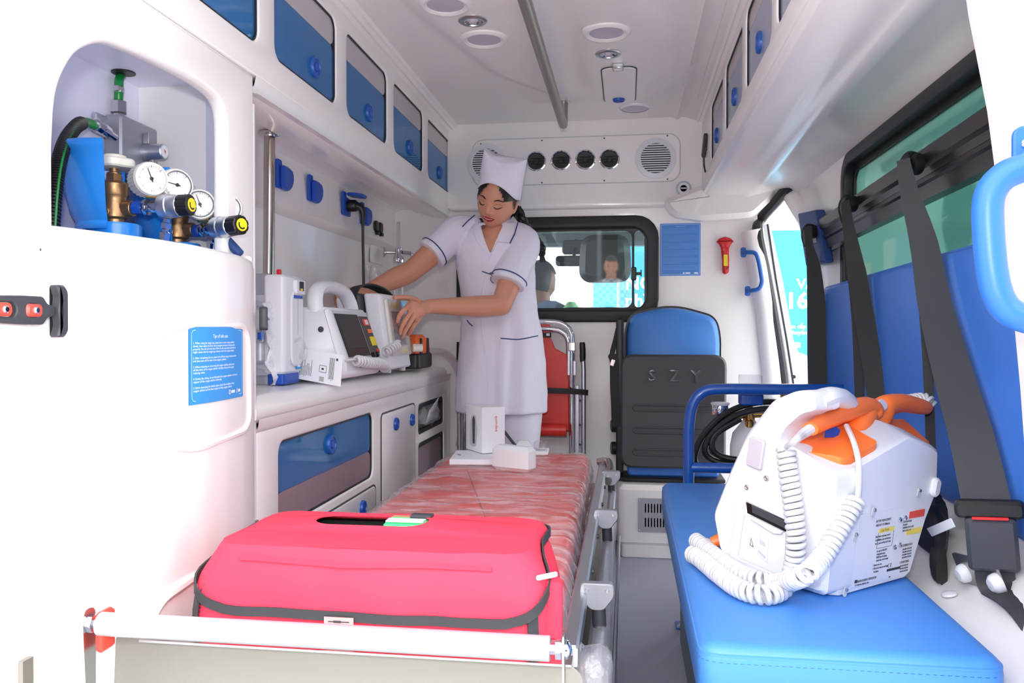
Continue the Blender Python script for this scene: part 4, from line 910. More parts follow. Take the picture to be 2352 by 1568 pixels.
# ---- oxygen flowmeter
fm = thing('flowmeter', (-0.93, 3.232, 1.17), 'chrome oxygen flowmeter with clear tube on the wall near the corner', 'flowmeter')
M = T(-0.93, 3.232, 0)
a = MB(); a.lathe([(0.003, 1.158), (0.022, 1.160), (0.023, 1.164), (0.023, 1.176), (0.022, 1.180), (0.015, 1.196), (0.015, 1.218), (0.012, 1.222)], M, 24); a.cyl((-0.93, 3.232, 1.203), (-0.985, 3.215, 1.203), 0.006, 12); O('body', a, 'chrome', fm)
a = MB(); a.lathe([(0.020, 0), (0.022, 0.003), (0.021, 0.007), (0.016, 0.012), (0.010, 0.014)], T(-0.99, 3.213, 1.203) @ zto((1, 0.3, 0)), 24); O('wall_plate', a, 'chrome', fm)
a = MB(); a.lathe([(0.009, 1.22), (0.009, 1.322)], M, 16); O('sight_tube', a, 'clear_plastic', fm)
a = MB(); a.lathe([(0.006, 1.321), (0.007, 1.322), (0.007, 1.328), (0.006, 1.329)], M, 14); O('cap', a, 'steel', fm)
a = MB(); a.lathe([(0.0025, 1.222), (0.0025, 1.318)], M @ T(0.003, -0.003, 0), 8); O('scale_rod', a, 'device_grey', fm)
a = MB(); a.lathe([(0.022, 1.03), (0.022, 1.158)], M, 20); O('humidifier_jar', a, 'clear_plastic', fm)
a = MB(); a.cyl((-0.915, 3.236, 1.203), (-0.885, 3.262, 1.203), 0.007, 12); a.prism(rr(0.02, 0.026, 0.005), -0.006, 0.006, T(-0.878, 3.27, 1.195) @ ry(0.4), ch=0.002); O('flow_knob', a, 'steel', fm)
a = MB(); a.prism(rrb(3.12, 3.28, 1.155, 1.25, 0.006), 0, 0.004, FL(-1.014), ch=0.001); O('back_plate', a, 'shell_white', fm)


# ================================================================ BULKHEAD FITTINGS
YH = YB - 0.05
vp = thing('vent_panel', (-0.21, YH, 1.49), 'air conditioning vent panel with four round black outlets above the window', 'vent panel')
a = MB(); a.prism(rrb(-0.645, 0.212, 1.492, 1.683, 0.045), 0, 0.005, FB(YH), ch=0.002); O('panel', a, 'shell_white', vp)
a = MB(); a.tube([(x, YH - 0.001, z) for x, z in rrb(-0.647, 0.214, 1.490, 1.685, 0.046)], 0.0014, 5, closed=True); O('panel_seam', a, 'device_grey', vp)
for i, (x, z) in enumerate(((-0.3755, 1.587), (-0.272, 1.5885), (-0.171, 1.588), (-0.0724, 1.587))):
    a = MB(); a.lathe([(0.042, 0.004), (0.042, 0.010), (0.038, 0.014), (0.035, 0.012), (0.034, 0.004)], FB(YH) @ T(x, z, 0), 36, caps=False); r = O('outlet_ring', a, 'chrome', vp)
    a = MB(); a.lathe([(0.035, 0.006), (0.033, 0.009), (0.012, 0.0075), (0.010, 0.010), (0.0005, 0.010)], FB(YH) @ T(x, z, 0), 30); O('outlet', a, 'black_plastic', r)
    for k in range(3):
        a = MB(); a.box((0, 0.011 - 0.011 * k, 0.010), (0.058 - 0.012 * abs(k - 1), 0.003, 0.004), FB(YH) @ T(x, z, 0)); O('blade', a, 'dark_hole', r)
for x, z in ((-0.586, 1.586), (0.115, 1.5855)):
    M = FB(YH) @ T(x, z, 0)
    a = MB(); a.lathe([(0.084, 0.004), (0.083, 0.008), (0.064, 0.012), (0.061, 0.010), (0.060, 0.005)], M, 40, caps=False); g_ = O('grille_ring', a, 'device_white', vp)
    a = MB(); a.lathe([(0.061, 0.0054), (0.0005, 0.0055)], M, 36, caps=False); O('grille_back', a, 'dark_hole', g_)
    for k in range(13):
        yy = -0.0545 + 0.109 * k / 12; hw = math.sqrt(max(0.0605 ** 2 - yy * yy, 1e-6)); a = MB(); a.box((0, yy, 0.0075), (2 * hw, 0.0046, 0.004), M); O('slat', a, 'device_white', g_)
for x, z in ((-0.61, 1.667), (-0.352, 1.673), (-0.094, 1.674), (0.162, 1.676), (-0.61, 1.497), (-0.352, 1.498), (-0.0936, 1.500), (0.1625, 1.499)):
    a = MB(); a.lathe([(0.0035, 0.005), (0.003, 0.0065), (0.0005, 0.0067)], FB(YH) @ T(x, z, 0), 10); O('screw', a, 'charcoal', vp)
t = thing('round_switch', (0.227, YH, 1.46), 'small round white switch below the right air grille', 'switch')
M = FB(YH) @ T(0.227, 1.46, 0)
a = MB(); a.lathe([(0.031, 0), (0.031, 0.005), (0.026, 0.008), (0.024, 0.006)], M, 30); O('ring', a, 'device_grey', t)
a = MB(); a.lathe([(0.0235, 0.005), (0.0235, 0.009), (0.014, 0.010), (0.013, 0.006), (0.0005, 0.006)], M, 30); O('dial', a, 'device_white', t)
a = MB(); a.prism(rr(0.024, 0.006, 0.002), 0.006, 0.012, M, ch=0.001); O('rocker', a, 'device_grey', t)
# blue notice
t = thing('wall_notice', (0.218, YB, 1.11), 'blue printed notice sheet on the bulkhead beside the window', 'notice')
a = MB(); a.box((0.2178, YB - 0.0008, 1.2172), (0.164, 0.0016, 0.216)); O('sheet', a, 'sign_deep', t)
a = MB(); lp_ = rrb(0.1405, 0.295, 1.1135, 1.321, 0.003); a.plate(lp_, [inset(lp_, 0.001)], 0, 0.0004, 0, FB(YB - 0.0017)); O('border', a, 'print_white', t)
a = MB(); rl = random.Random(11); a.box((0.2178, 0, 0), (0.04, 0.0005, 0.003), T(0, YB - 0.0019, 1.313))
for k in range(34):
    z = 1.304 - k * 0.0051
    if k % 6 == 5: continue
    x1 = 0.29 if k % 6 < 4 else 0.17 + 0.1 * rl.random(); a.box(((0.147 + x1) / 2, YB - 0.0019, z), (x1 - 0.147, 0.0004, 0.0013))
mat('print_soft', rgb(110, 168, 232), 0.5); O('print_lines', a, 'print_soft', t, kind='stuff')
a = MB(); a.prism(circ(0.004, 14, 0.232, 1.120), 0, 0.0004, FB(YB - 0.0017)); a.prism(rrb(0.239, 0.258, 1.117, 1.123, 0.001), 0, 0.0004, FB(YB - 0.0017)); a.prism(rrb(0.274, 0.290, 1.117, 1.123, 0.001), 0, 0.0004, FB(YB - 0.0017)); O('emblem', a, 'print_white', t)
# emergency hammer
t = thing('safety_hammer', (0.396, YB, 1.11), 'red emergency hammer with yellow label mounted on the bulkhead', 'hammer')
M = FB(YB)
a = MB(); a.prism(roundpoly([(0.3617, 1.246), (0.372, 1.258), (0.396, 1.266), (0.420, 1.258), (0.431, 1.246), (0.420, 1.236), (0.412, 1.218), (0.411, 1.20), (0.412, 1.17), (0.412, 1.13), (0.409, 1.118), (0.398, 1.112), (0.388, 1.118), (0.386, 1.13), (0.386, 1.17), (0.382, 1.20), (0.381, 1.218), (0.373, 1.236)], 0.004), 0, 0.024, M, ch=0.006); O('body', a, 'red_plastic', t, smooth=50)
a = MB(); a.prism(rrb(0.390, 0.406, 1.146, 1.192, 0.002), 0.024, 0.0255, M); O('label', a, 'yellow', t)
a = MB(); a.lathe([(0.012, 0.023), (0.011, 0.027), (0.0005, 0.028)], M @ T(0.397, 1.214, 0), 20); O('boss', a, 'red_plastic', t)
a = MB(); a.prism([(0.399, 1.131), (0.402, 1.131), (0.412, 1.142), (0.410, 1.144)], 0.024, 0.0252, M); O('blade', a, 'chrome', t)
# blue grab handle on the doorway post
t = thing('grab_bar', (0.50, 3.36, 1.04), 'slim light blue grab handle on the side doorway post', 'grab handle')
a = MB(); a.tube(spline([(0.468, 3.395, 1.20), (0.478, 3.36, 1.197), (0.505, 3.345, 1.192), (0.518, 3.34, 1.165), (0.530, 3.34, 1.10), (0.532, 3.34, 1.075), (0.522, 3.345, 1.05), (0.498, 3.36, 1.043), (0.485, 3.395, 1.043)], 5), 0.0085, 12); O('tube', a, 'handle_blue', t)
for z, x in ((1.20, 0.468), (1.043, 0.485)):
    a = MB(); a.prism(rr(0.022, 0.04, 0.008), 0, 0.005, T(x, 3.398, z) @ basis((1, 0, 0), (0, 0, 1), (0, -1, 0)), ch=0.001); O('mount', a, 'handle_blue', t)

# ================================================================ CEILING FITTINGS
t = thing('grab_rail', (-0.24, 2.4, 1.64), 'stainless steel grab rail running along the ceiling', 'grab rail')
a = MB(); a.tube(spline([(-0.24, 0.95, 1.735), (-0.24, 1.02, 1.675), (-0.24, 1.10, 1.66), (-0.24, 1.6, 1.66), (-0.24, 2.4, 1.66), (-0.24, 3.0, 1.66), (-0.24, 3.065, 1.665), (-0.24, 3.085, 1.69), (-0.24, 3.09, 1.752)], 6), 0.0165, 16); O('tube', a, 'steel_dull', t)
a = MB(); a.lathe([(0.030, 0), (0.030, 0.004), (0.02, 0.006)], T(-0.24, 3.09, 1.753) @ rx(PI), 24); O('flange', a, 'steel', t)
def cz(x, y): return ceil_z(x, y)
def ceiling_spot(x, y, label):
    t = thing('ceiling_spotlight', (x, y, cz(x, y)), label, 'spotlight', 'chrome ceiling spotlights')
    M = T(x, y, cz(x, y)) @ rx(PI)
    a = MB(); a.lathe([(0.040, -0.003), (0.040, 0.003), (0.035, 0.006), (0.028, 0.006), (0.026, 0.001)], M, 32, caps=False); O('ring', a, 'steel', t)
    a = MB(); a.lathe([(0.027, 0.0015), (0.024, 0.004), (0.013, -0.001), (0.0005, -0.002)], M, 24, caps=False); O('reflector', a, 'chrome', t)
    a = MB(); a.lathe([(0.012, 0.000), (0.011, 0.008), (0.0005, 0.010)], M, 16); O('bulb', a, 'lamp_lens', t)
ceiling_spot(-0.422, 2.205, 'chrome ceiling spotlight left of the grab rail')
ceiling_spot(-0.0587, 2.525, 'chrome ceiling spotlight right of the grab rail, before the hatch')
def ceiling_light(x, y, label, r=0.062):
    t = thing('ceiling_light', (x, y, cz(x, y)), label, 'ceiling light', 'round white ceiling lights')
    M = T(x, y, cz(x, y)) @ rx(PI)
    a = MB(); a.lathe([(r * 1.16, -0.003), (r * 1.12, 0.004), (r * 1.02, 0.008), (r * 0.95, 0.009), (r * 0.80, 0.005), (r * 0.78, 0.0)], M, 40, caps=False); O('ring', a, 'head_lining', t)
    a = MB(); a.lathe([(r * 0.80, 0.003), (r * 0.5, 0.0045), (0.0005, 0.005)], M, 32, caps=False); O('lens', a, 'lamp_lens', t)
ceiling_light(-0.4157, 2.348, 'round white ceiling light left of the grab rail, beyond the spotlight')
ceiling_light(-0.0596, 2.344, 'round white ceiling light right of the grab rail')
ceiling_light(-0.472, 2.085, 'round white ceiling light cut by the top edge of view, left side')
t = thing('ceiling_light', (0.029, 3.207, 1.75), 'shallow oval flush ceiling light near the bulkhead', 'ceiling light', 'round white ceiling lights')
a = MB(); a.lathe([(0.062, -0.003), (0.06, 0.004), (0.052, 0.007)], T(0.029, 3.207, cz(0.029, 3.207)) @ rx(PI), 32, caps=False); O('ring', a, 'device_white', t)
a = MB(); a.lathe([(0.054, 0.005), (0.03, 0.009), (0.0005, 0.010)], T(0.029, 3.207, cz(0.029, 3.207)) @ rx(PI), 28, caps=False); O('lens', a, 'lamp_lens', t)
t = thing('ceiling_hatch', (-0.03, 2.85, 1.73), 'small rounded ceiling hatch with blue push lock and metal hook', 'hatch')
zc = cz(-0.03, 2.83)
a = MB(); a.prism(rrb(-0.083, 0.028, 2.655, 3.055, 0.03), 0.0, 0.006, FD(zc - 0.0), ch=0.002); O('lid', a, 'head_lining', t)
a = MB(); a.tube([(x, y, zc - 0.0015) for x, y in rrb(-0.085, 0.030, 2.653, 3.057, 0.031)], 0.002, 5, closed=True); O('lid_seam', a, 'charcoal', t)
push_lock(t, T(-0.031, 3.005, zc - 0.005) @ rx(PI), 0.022)
a = MB(); a.prism(rrb(-0.048, -0.012, 2.62, 2.668, 0.003), 0, 0.012, FD(zc), ch=0.002); hk = O('catch', a, 'steel', t)
a = MB(); a.prism(rrb(-0.043, -0.017, 2.615, 2.640, 0.002), 0.012, 0.018, FD(zc), ch=0.001); O('catch_plate', a, 'chrome', hk)

# ================================================================ RIGHT OVERHEAD CABINET
XO = 0.30
rc = thing('overhead_cabinet', (XO, 2.2, 1.42), 'white overhead cabinet with grey blue glazed doors above the bench side', 'cabinet')
RD = [(0.90, 1.275), (1.33, 1.715), (1.775, 2.152), (2.215, 2.592), (2.655, 3.028)]
a = MB(); a.plate([(0.82, 1.455), (3.40, 1.455), (3.40, 1.765), (0.82, 1.765)], [rrb(p, q, 1.498, 1.695, 0.028) for p, q in RD], -0.02, 0.0, 0.005, FRt(XO)); 
prof_y(a, [(0.298, 1.47), (0.2985, 1.455), (0.302, 1.44), (0.312, 1.427), (0.33, 1.418)], 0.82, 3.42)
prof_y(a, [(0.30, 1.722), (0.290, 1.73), (0.284, 1.726), (0.276, 1.735), (0.27, 1.742), (0.255, 1.74)], 0.82, 3.40)
O('body', a, 'shell_white', rc, smooth=45)
mat('right_pane', rgb(150, 158, 182), 0.22, spec=0.5); mat('right_strip', rgb(178, 172, 176), 0.25)
for i, (p, q) in enumerate(RD):
    a = MB(); prof_y(a, [(0.322, 1.48), (0.62, 1.48), (0.62, 1.74), (0.322, 1.74)], p - 0.03, q + 0.03); O('inner_box', a, 'shell_white', rc)
    g = MB(); g.plate(rrb(p + 0.002, q - 0.002, 1.50, 1.640, 0.025), [], -0.012, -0.008, 0, FRt(XO)); d = O('door', g, 'right_pane', rc, 'grey blue glazed flap door')
    g = MB(); g.plate(rrb(p + 0.002, q - 0.002, 1.641, 1.693, 0.02), [], -0.011, -0.008, 0, FRt(XO)); O('upper_strip', g, 'right_strip', d)
    g = MB(); g.plate(rrb(p, q, 1.498, 1.695, 0.028), [rrb(p + 0.004, q - 0.004, 1.502, 1.691, 0.024)], -0.014, -0.004, 0, FRt(XO)); O('door_gasket', g, 'gasket', d)
    push_lock(d, T(XO + 0.009, [1.1, 1.53, 1.968, 2.413, 2.88][i], 1.556) @ zto((-1, 0, 0)), 0.026)
t = thing('wall_hook', (XO - 0.01, 3.2, 1.49), 'small black swivel hook at the front end of the right overhead cabinet', 'hook')
a = MB(); a.prism(roundpoly([(3.14, 1.63), (3.20, 1.60), (3.25, 1.565), (3.22, 1.55), (3.16, 1.575), (3.13, 1.605)], 0.008), 0, 0.014, FRt(XO), ch=0.003); O('clip', a, 'charcoal', t)
a = MB(); a.tube(spline([(XO - 0.006, 3.13, 1.565), (XO - 0.014, 3.125, 1.54), (XO - 0.014, 3.125, 1.505), (XO - 0.006, 3.16, 1.485)], 5), 0.0035, 8); O('hook', a, 'charcoal', t)

# ================================================================ ATTENDANT SEAT AND HEATER BOX ON THE BULKHEAD
st = thing('attendant_seat', (0.17, 3.3, 0.29), 'folded attendant seat with blue backrest and black plastic seat underside', 'seat')
def bulge(mb, poly, y0, depth, ch, n=5, M=None):
    rings = []
    for k in range(n + 1):
        t_ = k / n; ins = ch * (1 - math.sqrt(max(0, 1 - t_ * t_))); rings.append([(x, y0 - depth * t_, z) for x, z in inset(poly, ins)])
    mb.loft([[(x, y0 + 0.02, z) for x, z in poly]] + rings, M=M)
back = roundpoly([(-0.004, 0.40), (0.365, 0.40), (0.368, 0.86), (0.350, 0.935, 0.09), (0.18, 0.985, 0.25), (0.015, 0.945, 0.09), (-0.004, 0.88)], 0.04, 6)
a = MB(); bulge(a, back, 3.34, 0.06, 0.024); O('backrest', a, 'seat_blue', st, smooth=60)
a = MB(); a.loft([[(x, 3.39, z) for x, z in inset(back, -0.008)], [(x, 3.345, z) for x, z in inset(back, -0.008)]]); O('back_shell', a, 'black_plastic', st)
mat('letter_highlight', rgb(66, 68, 72), 0.25, spec=0.8)  # lighter base colour stands in for the flash highlight on the raised letters
pl = roundpoly([(-0.024, 0.345), (0.378, 0.345), (0.382, 0.788), (-0.024, 0.788)], 0.05, 6)
M = FB(3.20)
a = MB(); a.prism(pl, -0.06, 0.0, M, ch=0.008); O('seat_pan', a, 'black_textured', st, 'black moulded seat underside')
for ch_, x in (('S', 0.097), ('Z', 0.184), ('Y', 0.265)):
    a = MB(); a.text(ch_, 0.064, M @ T(x, 0.685, 0.0), 0.002, bev=0.0022, align='CENTER')
    O('raised_letter', a, 'letter_highlight', st, 'raised letter ' + ch_, smooth=50)
for z in (0.580, 0.493, 0.407):
    a = MB(); a.tube([(x, 3.199, zz) for x, zz in rrb(0.026, 0.335, z - 0.011, z + 0.011, 0.011)], 0.0035, 8, closed=True); O('rib', a, 'black_textured', st)
a = MB(); a.prism(rrb(0.002, 0.36, 0.302, 0.36, 0.02), -0.10, -0.055, M, ch=0.008); O('cushion_edge', a, 'back_blue', st)
a = MB(); a.box((-0.028, 3.31, 0.62), (0.03, 0.12, 0.62), ch=0.006); O('side_frame', a, 'black_plastic', st)
a = MB(); a.box((0.17, 3.30, 0.296), (0.42, 0.16, 0.016), ch=0.004); O('base_frame', a, 'black_plastic', st)
for z in (0.50, 0.41):
    a = MB(); a.lathe([(0.026, 0), (0.026, 0.016), (0.022, 0.02)], T(-0.043, 3.28, z) @ zto((-1, -0.2, 0)), 18); O('hinge_cap', a, 'black_plastic', st)
a = MB(); a.strip(spline([(-0.035, 3.27, 0.89), (-0.046, 3.26, 0.84), (-0.058, 3.255, 0.79), (-0.050, 3.25, 0.76), (-0.048, 3.245, 0.66), (-0.044, 3.245, 0.58), (-0.042, 3.25, 0.50)], 5), [0.020] * 11 + [0.036] * 20, 0.006, (1, 0, 0)); sb = O('seat_belt', a, 'webbing', st)
a = MB(); a.prism(rr(0.016, 0.026, 0.004), 0, 0.006, FB(3.235) @ T(-0.056, 0.755, 0) @ rz(-0.3), ch=0.001); O('belt_tongue', a, 'chrome', sb)
hb = thing('heater_box', (0.14, 3.3, 0.0), 'white floor heater box with grey perforated grille under the attendant seat', 'heater')
a = MB(); a.prism(roundpoly([(-0.034, 3.16), (0.42, 3.16), (0.42, 3.41), (-0.034, 3.41)], 0.03, 5), 0.045, 0.284, ch=0.018); O('body', a, 'shell_white', hb)
a = MB(); a.prism(roundpoly([(-0.022, 3.168), (0.41, 3.168), (0.41, 3.41), (-0.022, 3.41)], 0.02, 4), 0.0, 0.05, ch=0.004); O('plinth', a, 'shell_white', hb)
a = MB(); holes = []
for r_ in range(2):
    for k in range(15): holes.append(rr(0.005, 0.036, 0.0024, 2, 0.072 + 0.0115 * k, 0.143 + 0.055 * r_))
a.plate(rrb(0.043, 0.258, 0.105, 0.236, 0.004), holes, 0.0, 0.004, 0.0, FB(3.16)); gp = O('grille', a, 'cast_alu', hb)
a = MB(); a.box((0.15, 3.1605, 0.17), (0.20, 0.001, 0.12)); O('grille_back', a, 'dark_hole', gp)
for x, z in ((0.05, 0.228), (0.05, 0.113), (0.25, 0.228), (0.25, 0.113)):
    a = MB(); a.lathe([(0.003, 0.004), (0.002, 0.006)], FB(3.16) @ T(x, z, 0), 8); O('screw', a, 'chrome', gp)

# ================================================================ FOLDED STAIR CHAIR ON THE BULKHEAD
wc = thing('stair_chair', (-0.42, 3.32, 0.0), 'folded red vinyl stair chair with chrome frame strapped to the bulkhead', 'stair chair')
a = MB(); so = [(-0.634, 3.3, 0.927), (-0.314, 3.3, 0.927), (-0.31, 3.3, 0.854), (-0.29, 3.3, 0.809), (-0.241, 3.3, 0.783), (-0.235, 3.3, 0.667), (-0.235, 3.3, 0.472), (-0.634, 3.3, 0.465)]
a.prism([(p[0], p[2]) for p in so], -0.012, 0.0, FB(3.30), ch=0.003)
O('back_sheet', a, 'red_vinyl', wc)
a = MB(); a.tube([(-0.60, 3.285, 0.478), (-0.42, 3.285, 0.478), (-0.243, 3.285, 0.478)], 0.026, 14, flat=1.0); O('bottom_roll', a, 'red_vinyl', wc)
a = MB(); a.box((-0.36, 3.286, 0.864), (0.11, 0.006, 0.020)); O('strap', a, 'webbing', wc)
a = MB(); a.box((-0.318, 3.284, 0.866), (0.014, 0.006, 0.010)); O('buckle', a, 'chrome', wc)
xr_ = -0.222
a = MB(); a.tube(spline([(-0.45, 3.30, 0.918), (-0.31, 3.30, 0.918), (-0.26, 3.30, 0.908), (-0.23, 3.30, 0.88), (xr_, 3.30, 0.83), (xr_, 3.30, 0.60), (xr_, 3.30, 0.30), (xr_, 3.30, 0.0)], 6), 0.0115, 12); O('frame_tube', a, 'chrome', wc)
a = MB(); a.tube(spline([(-0.45, 3.305, 0.888), (-0.31, 3.305, 0.888), (-0.262, 3.305, 0.876), (-0.238, 3.305, 0.845), (-0.234, 3.305, 0.78)], 6), 0.011, 12); O('frame_tube', a, 'chrome', wc)
a = MB(); a.tube(spline([(-0.45, 3.30, 0.918), (-0.60, 3.30, 0.905), (-0.655, 3.30, 0.86), (-0.665, 3.30, 0.60), (-0.665, 3.30, 0.30), (-0.665, 3.30, 0.0)], 6), 0.0115, 12); O('frame_tube', a, 'chrome', wc)
for z0, z1, dx, m_ in ((0.70, 0.80, -0.012, 'alu_white'), (0.70, 0.76, 0.012, 'alu_white')):
    a = MB(); a.prism(rr(0.012, 0.03, 0.003, cx=xr_ + dx, cy=3.30), z0, z1, ch=0.002); O('slider', a, m_, wc)
a = MB(); a.prism(rr(0.030, 0.034, 0.004, cx=xr_, cy=3.30), 0.80, 0.835, ch=0.002); O('collar', a, 'steel', wc)
a = MB(); a.prism(rr(0.016, 0.03, 0.003, cx=-0.200, cy=3.305), 0.08, 0.66, ch=0.002); O('rear_leg', a, 'alu_white', wc)
a = MB(); a.tube([(-0.174, 3.30, 0.0), (-0.174, 3.30, 0.72), (-0.176, 3.30, 0.76)], 0.0095, 12); O('handle_tube', a, 'aluminium', wc)
a = MB(); a.tube(spline([(-0.176, 3.30, 0.755), (-0.178, 3.30, 0.765), (-0.178, 3.30, 0.80), (-0.180, 3.30, 0.835)], 4), [0.004, 0.008, 0.0115, 0.012, 0.0115, 0.012, 0.0125, 0.012, 0.0122, 0.0125, 0.012, 0.0118, 0.010], 12); O('grip', a, 'black_plastic', wc)
a = MB(); a.tube([(-0.69, 3.30, 0.0), (-0.69, 3.30, 0.76)], 0.0095, 12); O('handle_tube', a, 'aluminium', wc)
a = MB(); a.tube([(-0.69, 3.30, 0.745), (-0.69, 3.30, 0.765), (-0.69, 3.30, 0.835)], [0.008, 0.012, 0.011], 12); O('grip', a, 'black_plastic', wc)
a = MB(); a.strip([(-0.66, 3.27, 0.636), (-0.45, 3.265, 0.64), (-0.30, 3.265, 0.64), (-0.20, 3.27, 0.636), (-0.165, 3.285, 0.632), (-0.158, 3.30, 0.63)], 0.022, 0.005, (0, 0, 1)); O('retaining_strap', a, 'webbing', wc)
for z in (0.50, 0.42, 0.60):
    a = MB(); a.lathe([(0.005, 0), (0.004, 0.006)], T(-0.188, 3.285, z) @ rx(PI / 2), 8); O('bolt', a, 'charcoal', wc)


# ================================================================ RIGHT SIDE: BENCH, BELTS, DEFIBRILLATOR
# ---- bench cushion and base
bn = thing('bench', (0.30, 1.75, 0.0), 'long blue vinyl bench seat along the right wall', 'bench')
bo = [(0.0985, 1.128), (0.497, 1.128), (0.503, 2.365), (0.0985, 2.355)]
def cushion(mb, poly, z0, z1, rad, n=5):
    p = roundpoly(poly, 0.035, 6); rings = [[(x, y, z0) for x, y in inset(p, rad * 0.6)], [(x, y, z0 + rad * 0.5) for x, y in p]]
    for k in range(n + 1):
        a_ = PI / 2 * k / n; rings.append([(x, y, z1 - rad + rad * math.sin(a_)) for x, y in inset(p, rad * (1 - math.cos(a_)))])
    mb.loft(rings)
a = MB(); cushion(a, bo, 0.365, 0.45, 0.022); O('cushion', a, 'seat_blue', bn, smooth=60)
a = MB(); sm = inset(roundpoly(bo, 0.035, 6), 0.003); a.tube([(x, y, 0.436) for x, y in sm], 0.0028, 6, closed=True); O('piping', a, 'seat_blue', bn)
a = MB(); p_ = inset(roundpoly(bo, 0.035, 6), 0.0005)
st_ = [Vector((x, y, 0.4275)) for x, y in p_ if y < 1.2 or x < 0.13]
for q, r_ in zip(p_, p_[1:] + p_[:1]):
    A_, B_ = Vector((q[0], q[1], 0.4275)), Vector((r_[0], r_[1], 0.4275)); n_ = max(1, int((B_ - A_).length / 0.009))
    if min(A_.y, B_.y) > 2.2 or min(A_.x, B_.x) > 0.48: continue
    for k in range(n_): a.tube([A_.lerp(B_, (k + 0.2) / n_), A_.lerp(B_, (k + 0.75) / n_)], 0.0009, 4)
O('stitching', a, 'frame_blue', bn, kind='stuff')
a = MB(); a.box((0.335, 1.745, 0.18), (0.37, 1.16, 0.365), ch=0.01); O('base_box', a, 'cab_grey', bn)
# ---- ledge between seat and wall
a = MB(); a.loft([[(0.50, y, 0.0), (0.50, y, 0.40), (0.53, y, 0.415), (0.575, y, 0.43), (0.62, y, 0.50), (0.645, y, 0.56), (0.66, y, 0.56), (0.66, y, 0.0)] for y in (0.90, 2.9)]); O('trim_4', a, 'shell_white', None, 'pale moulded ledge between bench and wall', kind='structure', smooth=50)
cp = MB(); cp.lathe([(0.013, 0), (0.012, 0.003), (0.006, 0.005), (0.0005, 0.0055)], T((0.551, 1.483, 0.426)) @ ry(-0.25), 18); O('screw_cap', cp, 'device_white', None, 'white round screw cap on the ledge beside the bench', 'screw cap')
# ---- long backrest
bk_ = thing('wall_cushion', (0.63, 2.05, 0.54), 'long blue vinyl backrest mounted under the side window', 'backrest')
a = MB(); pb_ = roundpoly([(1.02, 0.548), (2.70, 0.548), (2.72, 0.70), (2.72, 1.018), (1.02, 1.045)], 0.02, 4)
rings = [[(0.655, y, z) for y, z in pb_], [(0.632, y, z) for y, z in pb_]]
for k in range(4):
    an = PI / 2 * (k + 1) / 4; rings.append([(0.632 - 0.014 * math.sin(an), y, z) for y, z in inset(pb_, 0.014 * (1 - math.cos(an)))])
a.loft(rings); O('pad', a, 'back_blue', bk_, smooth=60)
a = MB(); a.tube([(0.632, y, z) for y, z in pb_], 0.004, 8, closed=True); O('piping', a, 'back_blue', bk_)
a = MB(); a.prism(rrb(2.70, 2.80, 0.45, 1.0, 0.01), 0.012, 0.055, FRt(0.66), ch=0.004); O('end_board', a, 'navy', bk_)
# ---- head pad on the pillar
hp_ = thing('pillar_pad', (0.64, 3.0, 1.1), 'small dark blue pad with white square on the window pillar', 'pad')
P0 = [Vector((0.62, 3.099, 1.312)), Vector((0.6, 2.723, 1.271)), Vector((0.6, 2.603, 1.091)), Vector((0.62, 2.955, 1.106))]
a = MB(); a.loft([P0, [p + Vector((0.03, 0.0, 0)) for p in P0]]); O('pad', a, 'navy', hp_, bev=0.006)
a = MB(); Q0 = [Vector((0.606, 2.912, 1.226)), Vector((0.6, 2.752, 1.211)), Vector((0.6, 2.721, 1.166)), Vector((0.606, 2.884, 1.176))]; a.loft([[p + Vector((-0.008, -0.004, 0)) for p in Q0], [p + Vector((0.004, 0, 0)) for p in Q0]]); O('patch', a, 'device_white', hp_)
# ---- belt rail across the window with three knobs
br_ = thing('belt_rail', (0.61, 2.0, 1.15), 'dark metal belt rail running across the side window', 'rail')
y0, y1 = 1.22, 2.72
def railz(y, t): return (1.270 + (1.238 - 1.270) * (y - 1.44) / 1.3) * t + (1.160 + (1.134 - 1.160) * (y - 1.44) / 1.3) * (1 - t)
pts = [(0.640, 0.0), (0.618, 0.02), (0.616, 0.30), (0.610, 0.34), (0.610, 0.42), (0.614, 0.46), (0.612, 0.60), (0.604, 0.66), (0.604, 0.95), (0.612, 1.0), (0.640, 1.0)]
a = MB(); a.loft([[(x, y, railz(y, t)) for x, t in pts] for y in (y0, y1)]); O('rail', a, 'belt_rail', br_, smooth=25)
a = MB(); a.box((0.645, 2.66, 1.19), (0.03, 0.03, 0.06)); O('bracket', a, 'black_plastic', br_)
KN = [(2.725, 1.2, 0.021), (2.265, 1.218, 0.0215), (1.785, 1.226, 0.0225)]
for y, z, r in KN:
    a = MB(); a.lathe([(r * 0.6, 0), (r, 0.006), (r * 1.02, 0.02), (r * 0.9, 0.028), (r * 0.45, 0.031), (0.0005, 0.031)], T(0.602, y, z) @ zto((-1, -0.35, -0.05)), 24); O('knob', a, 'black_plastic', br_)
grp = 'black seat belts hanging from the rail'
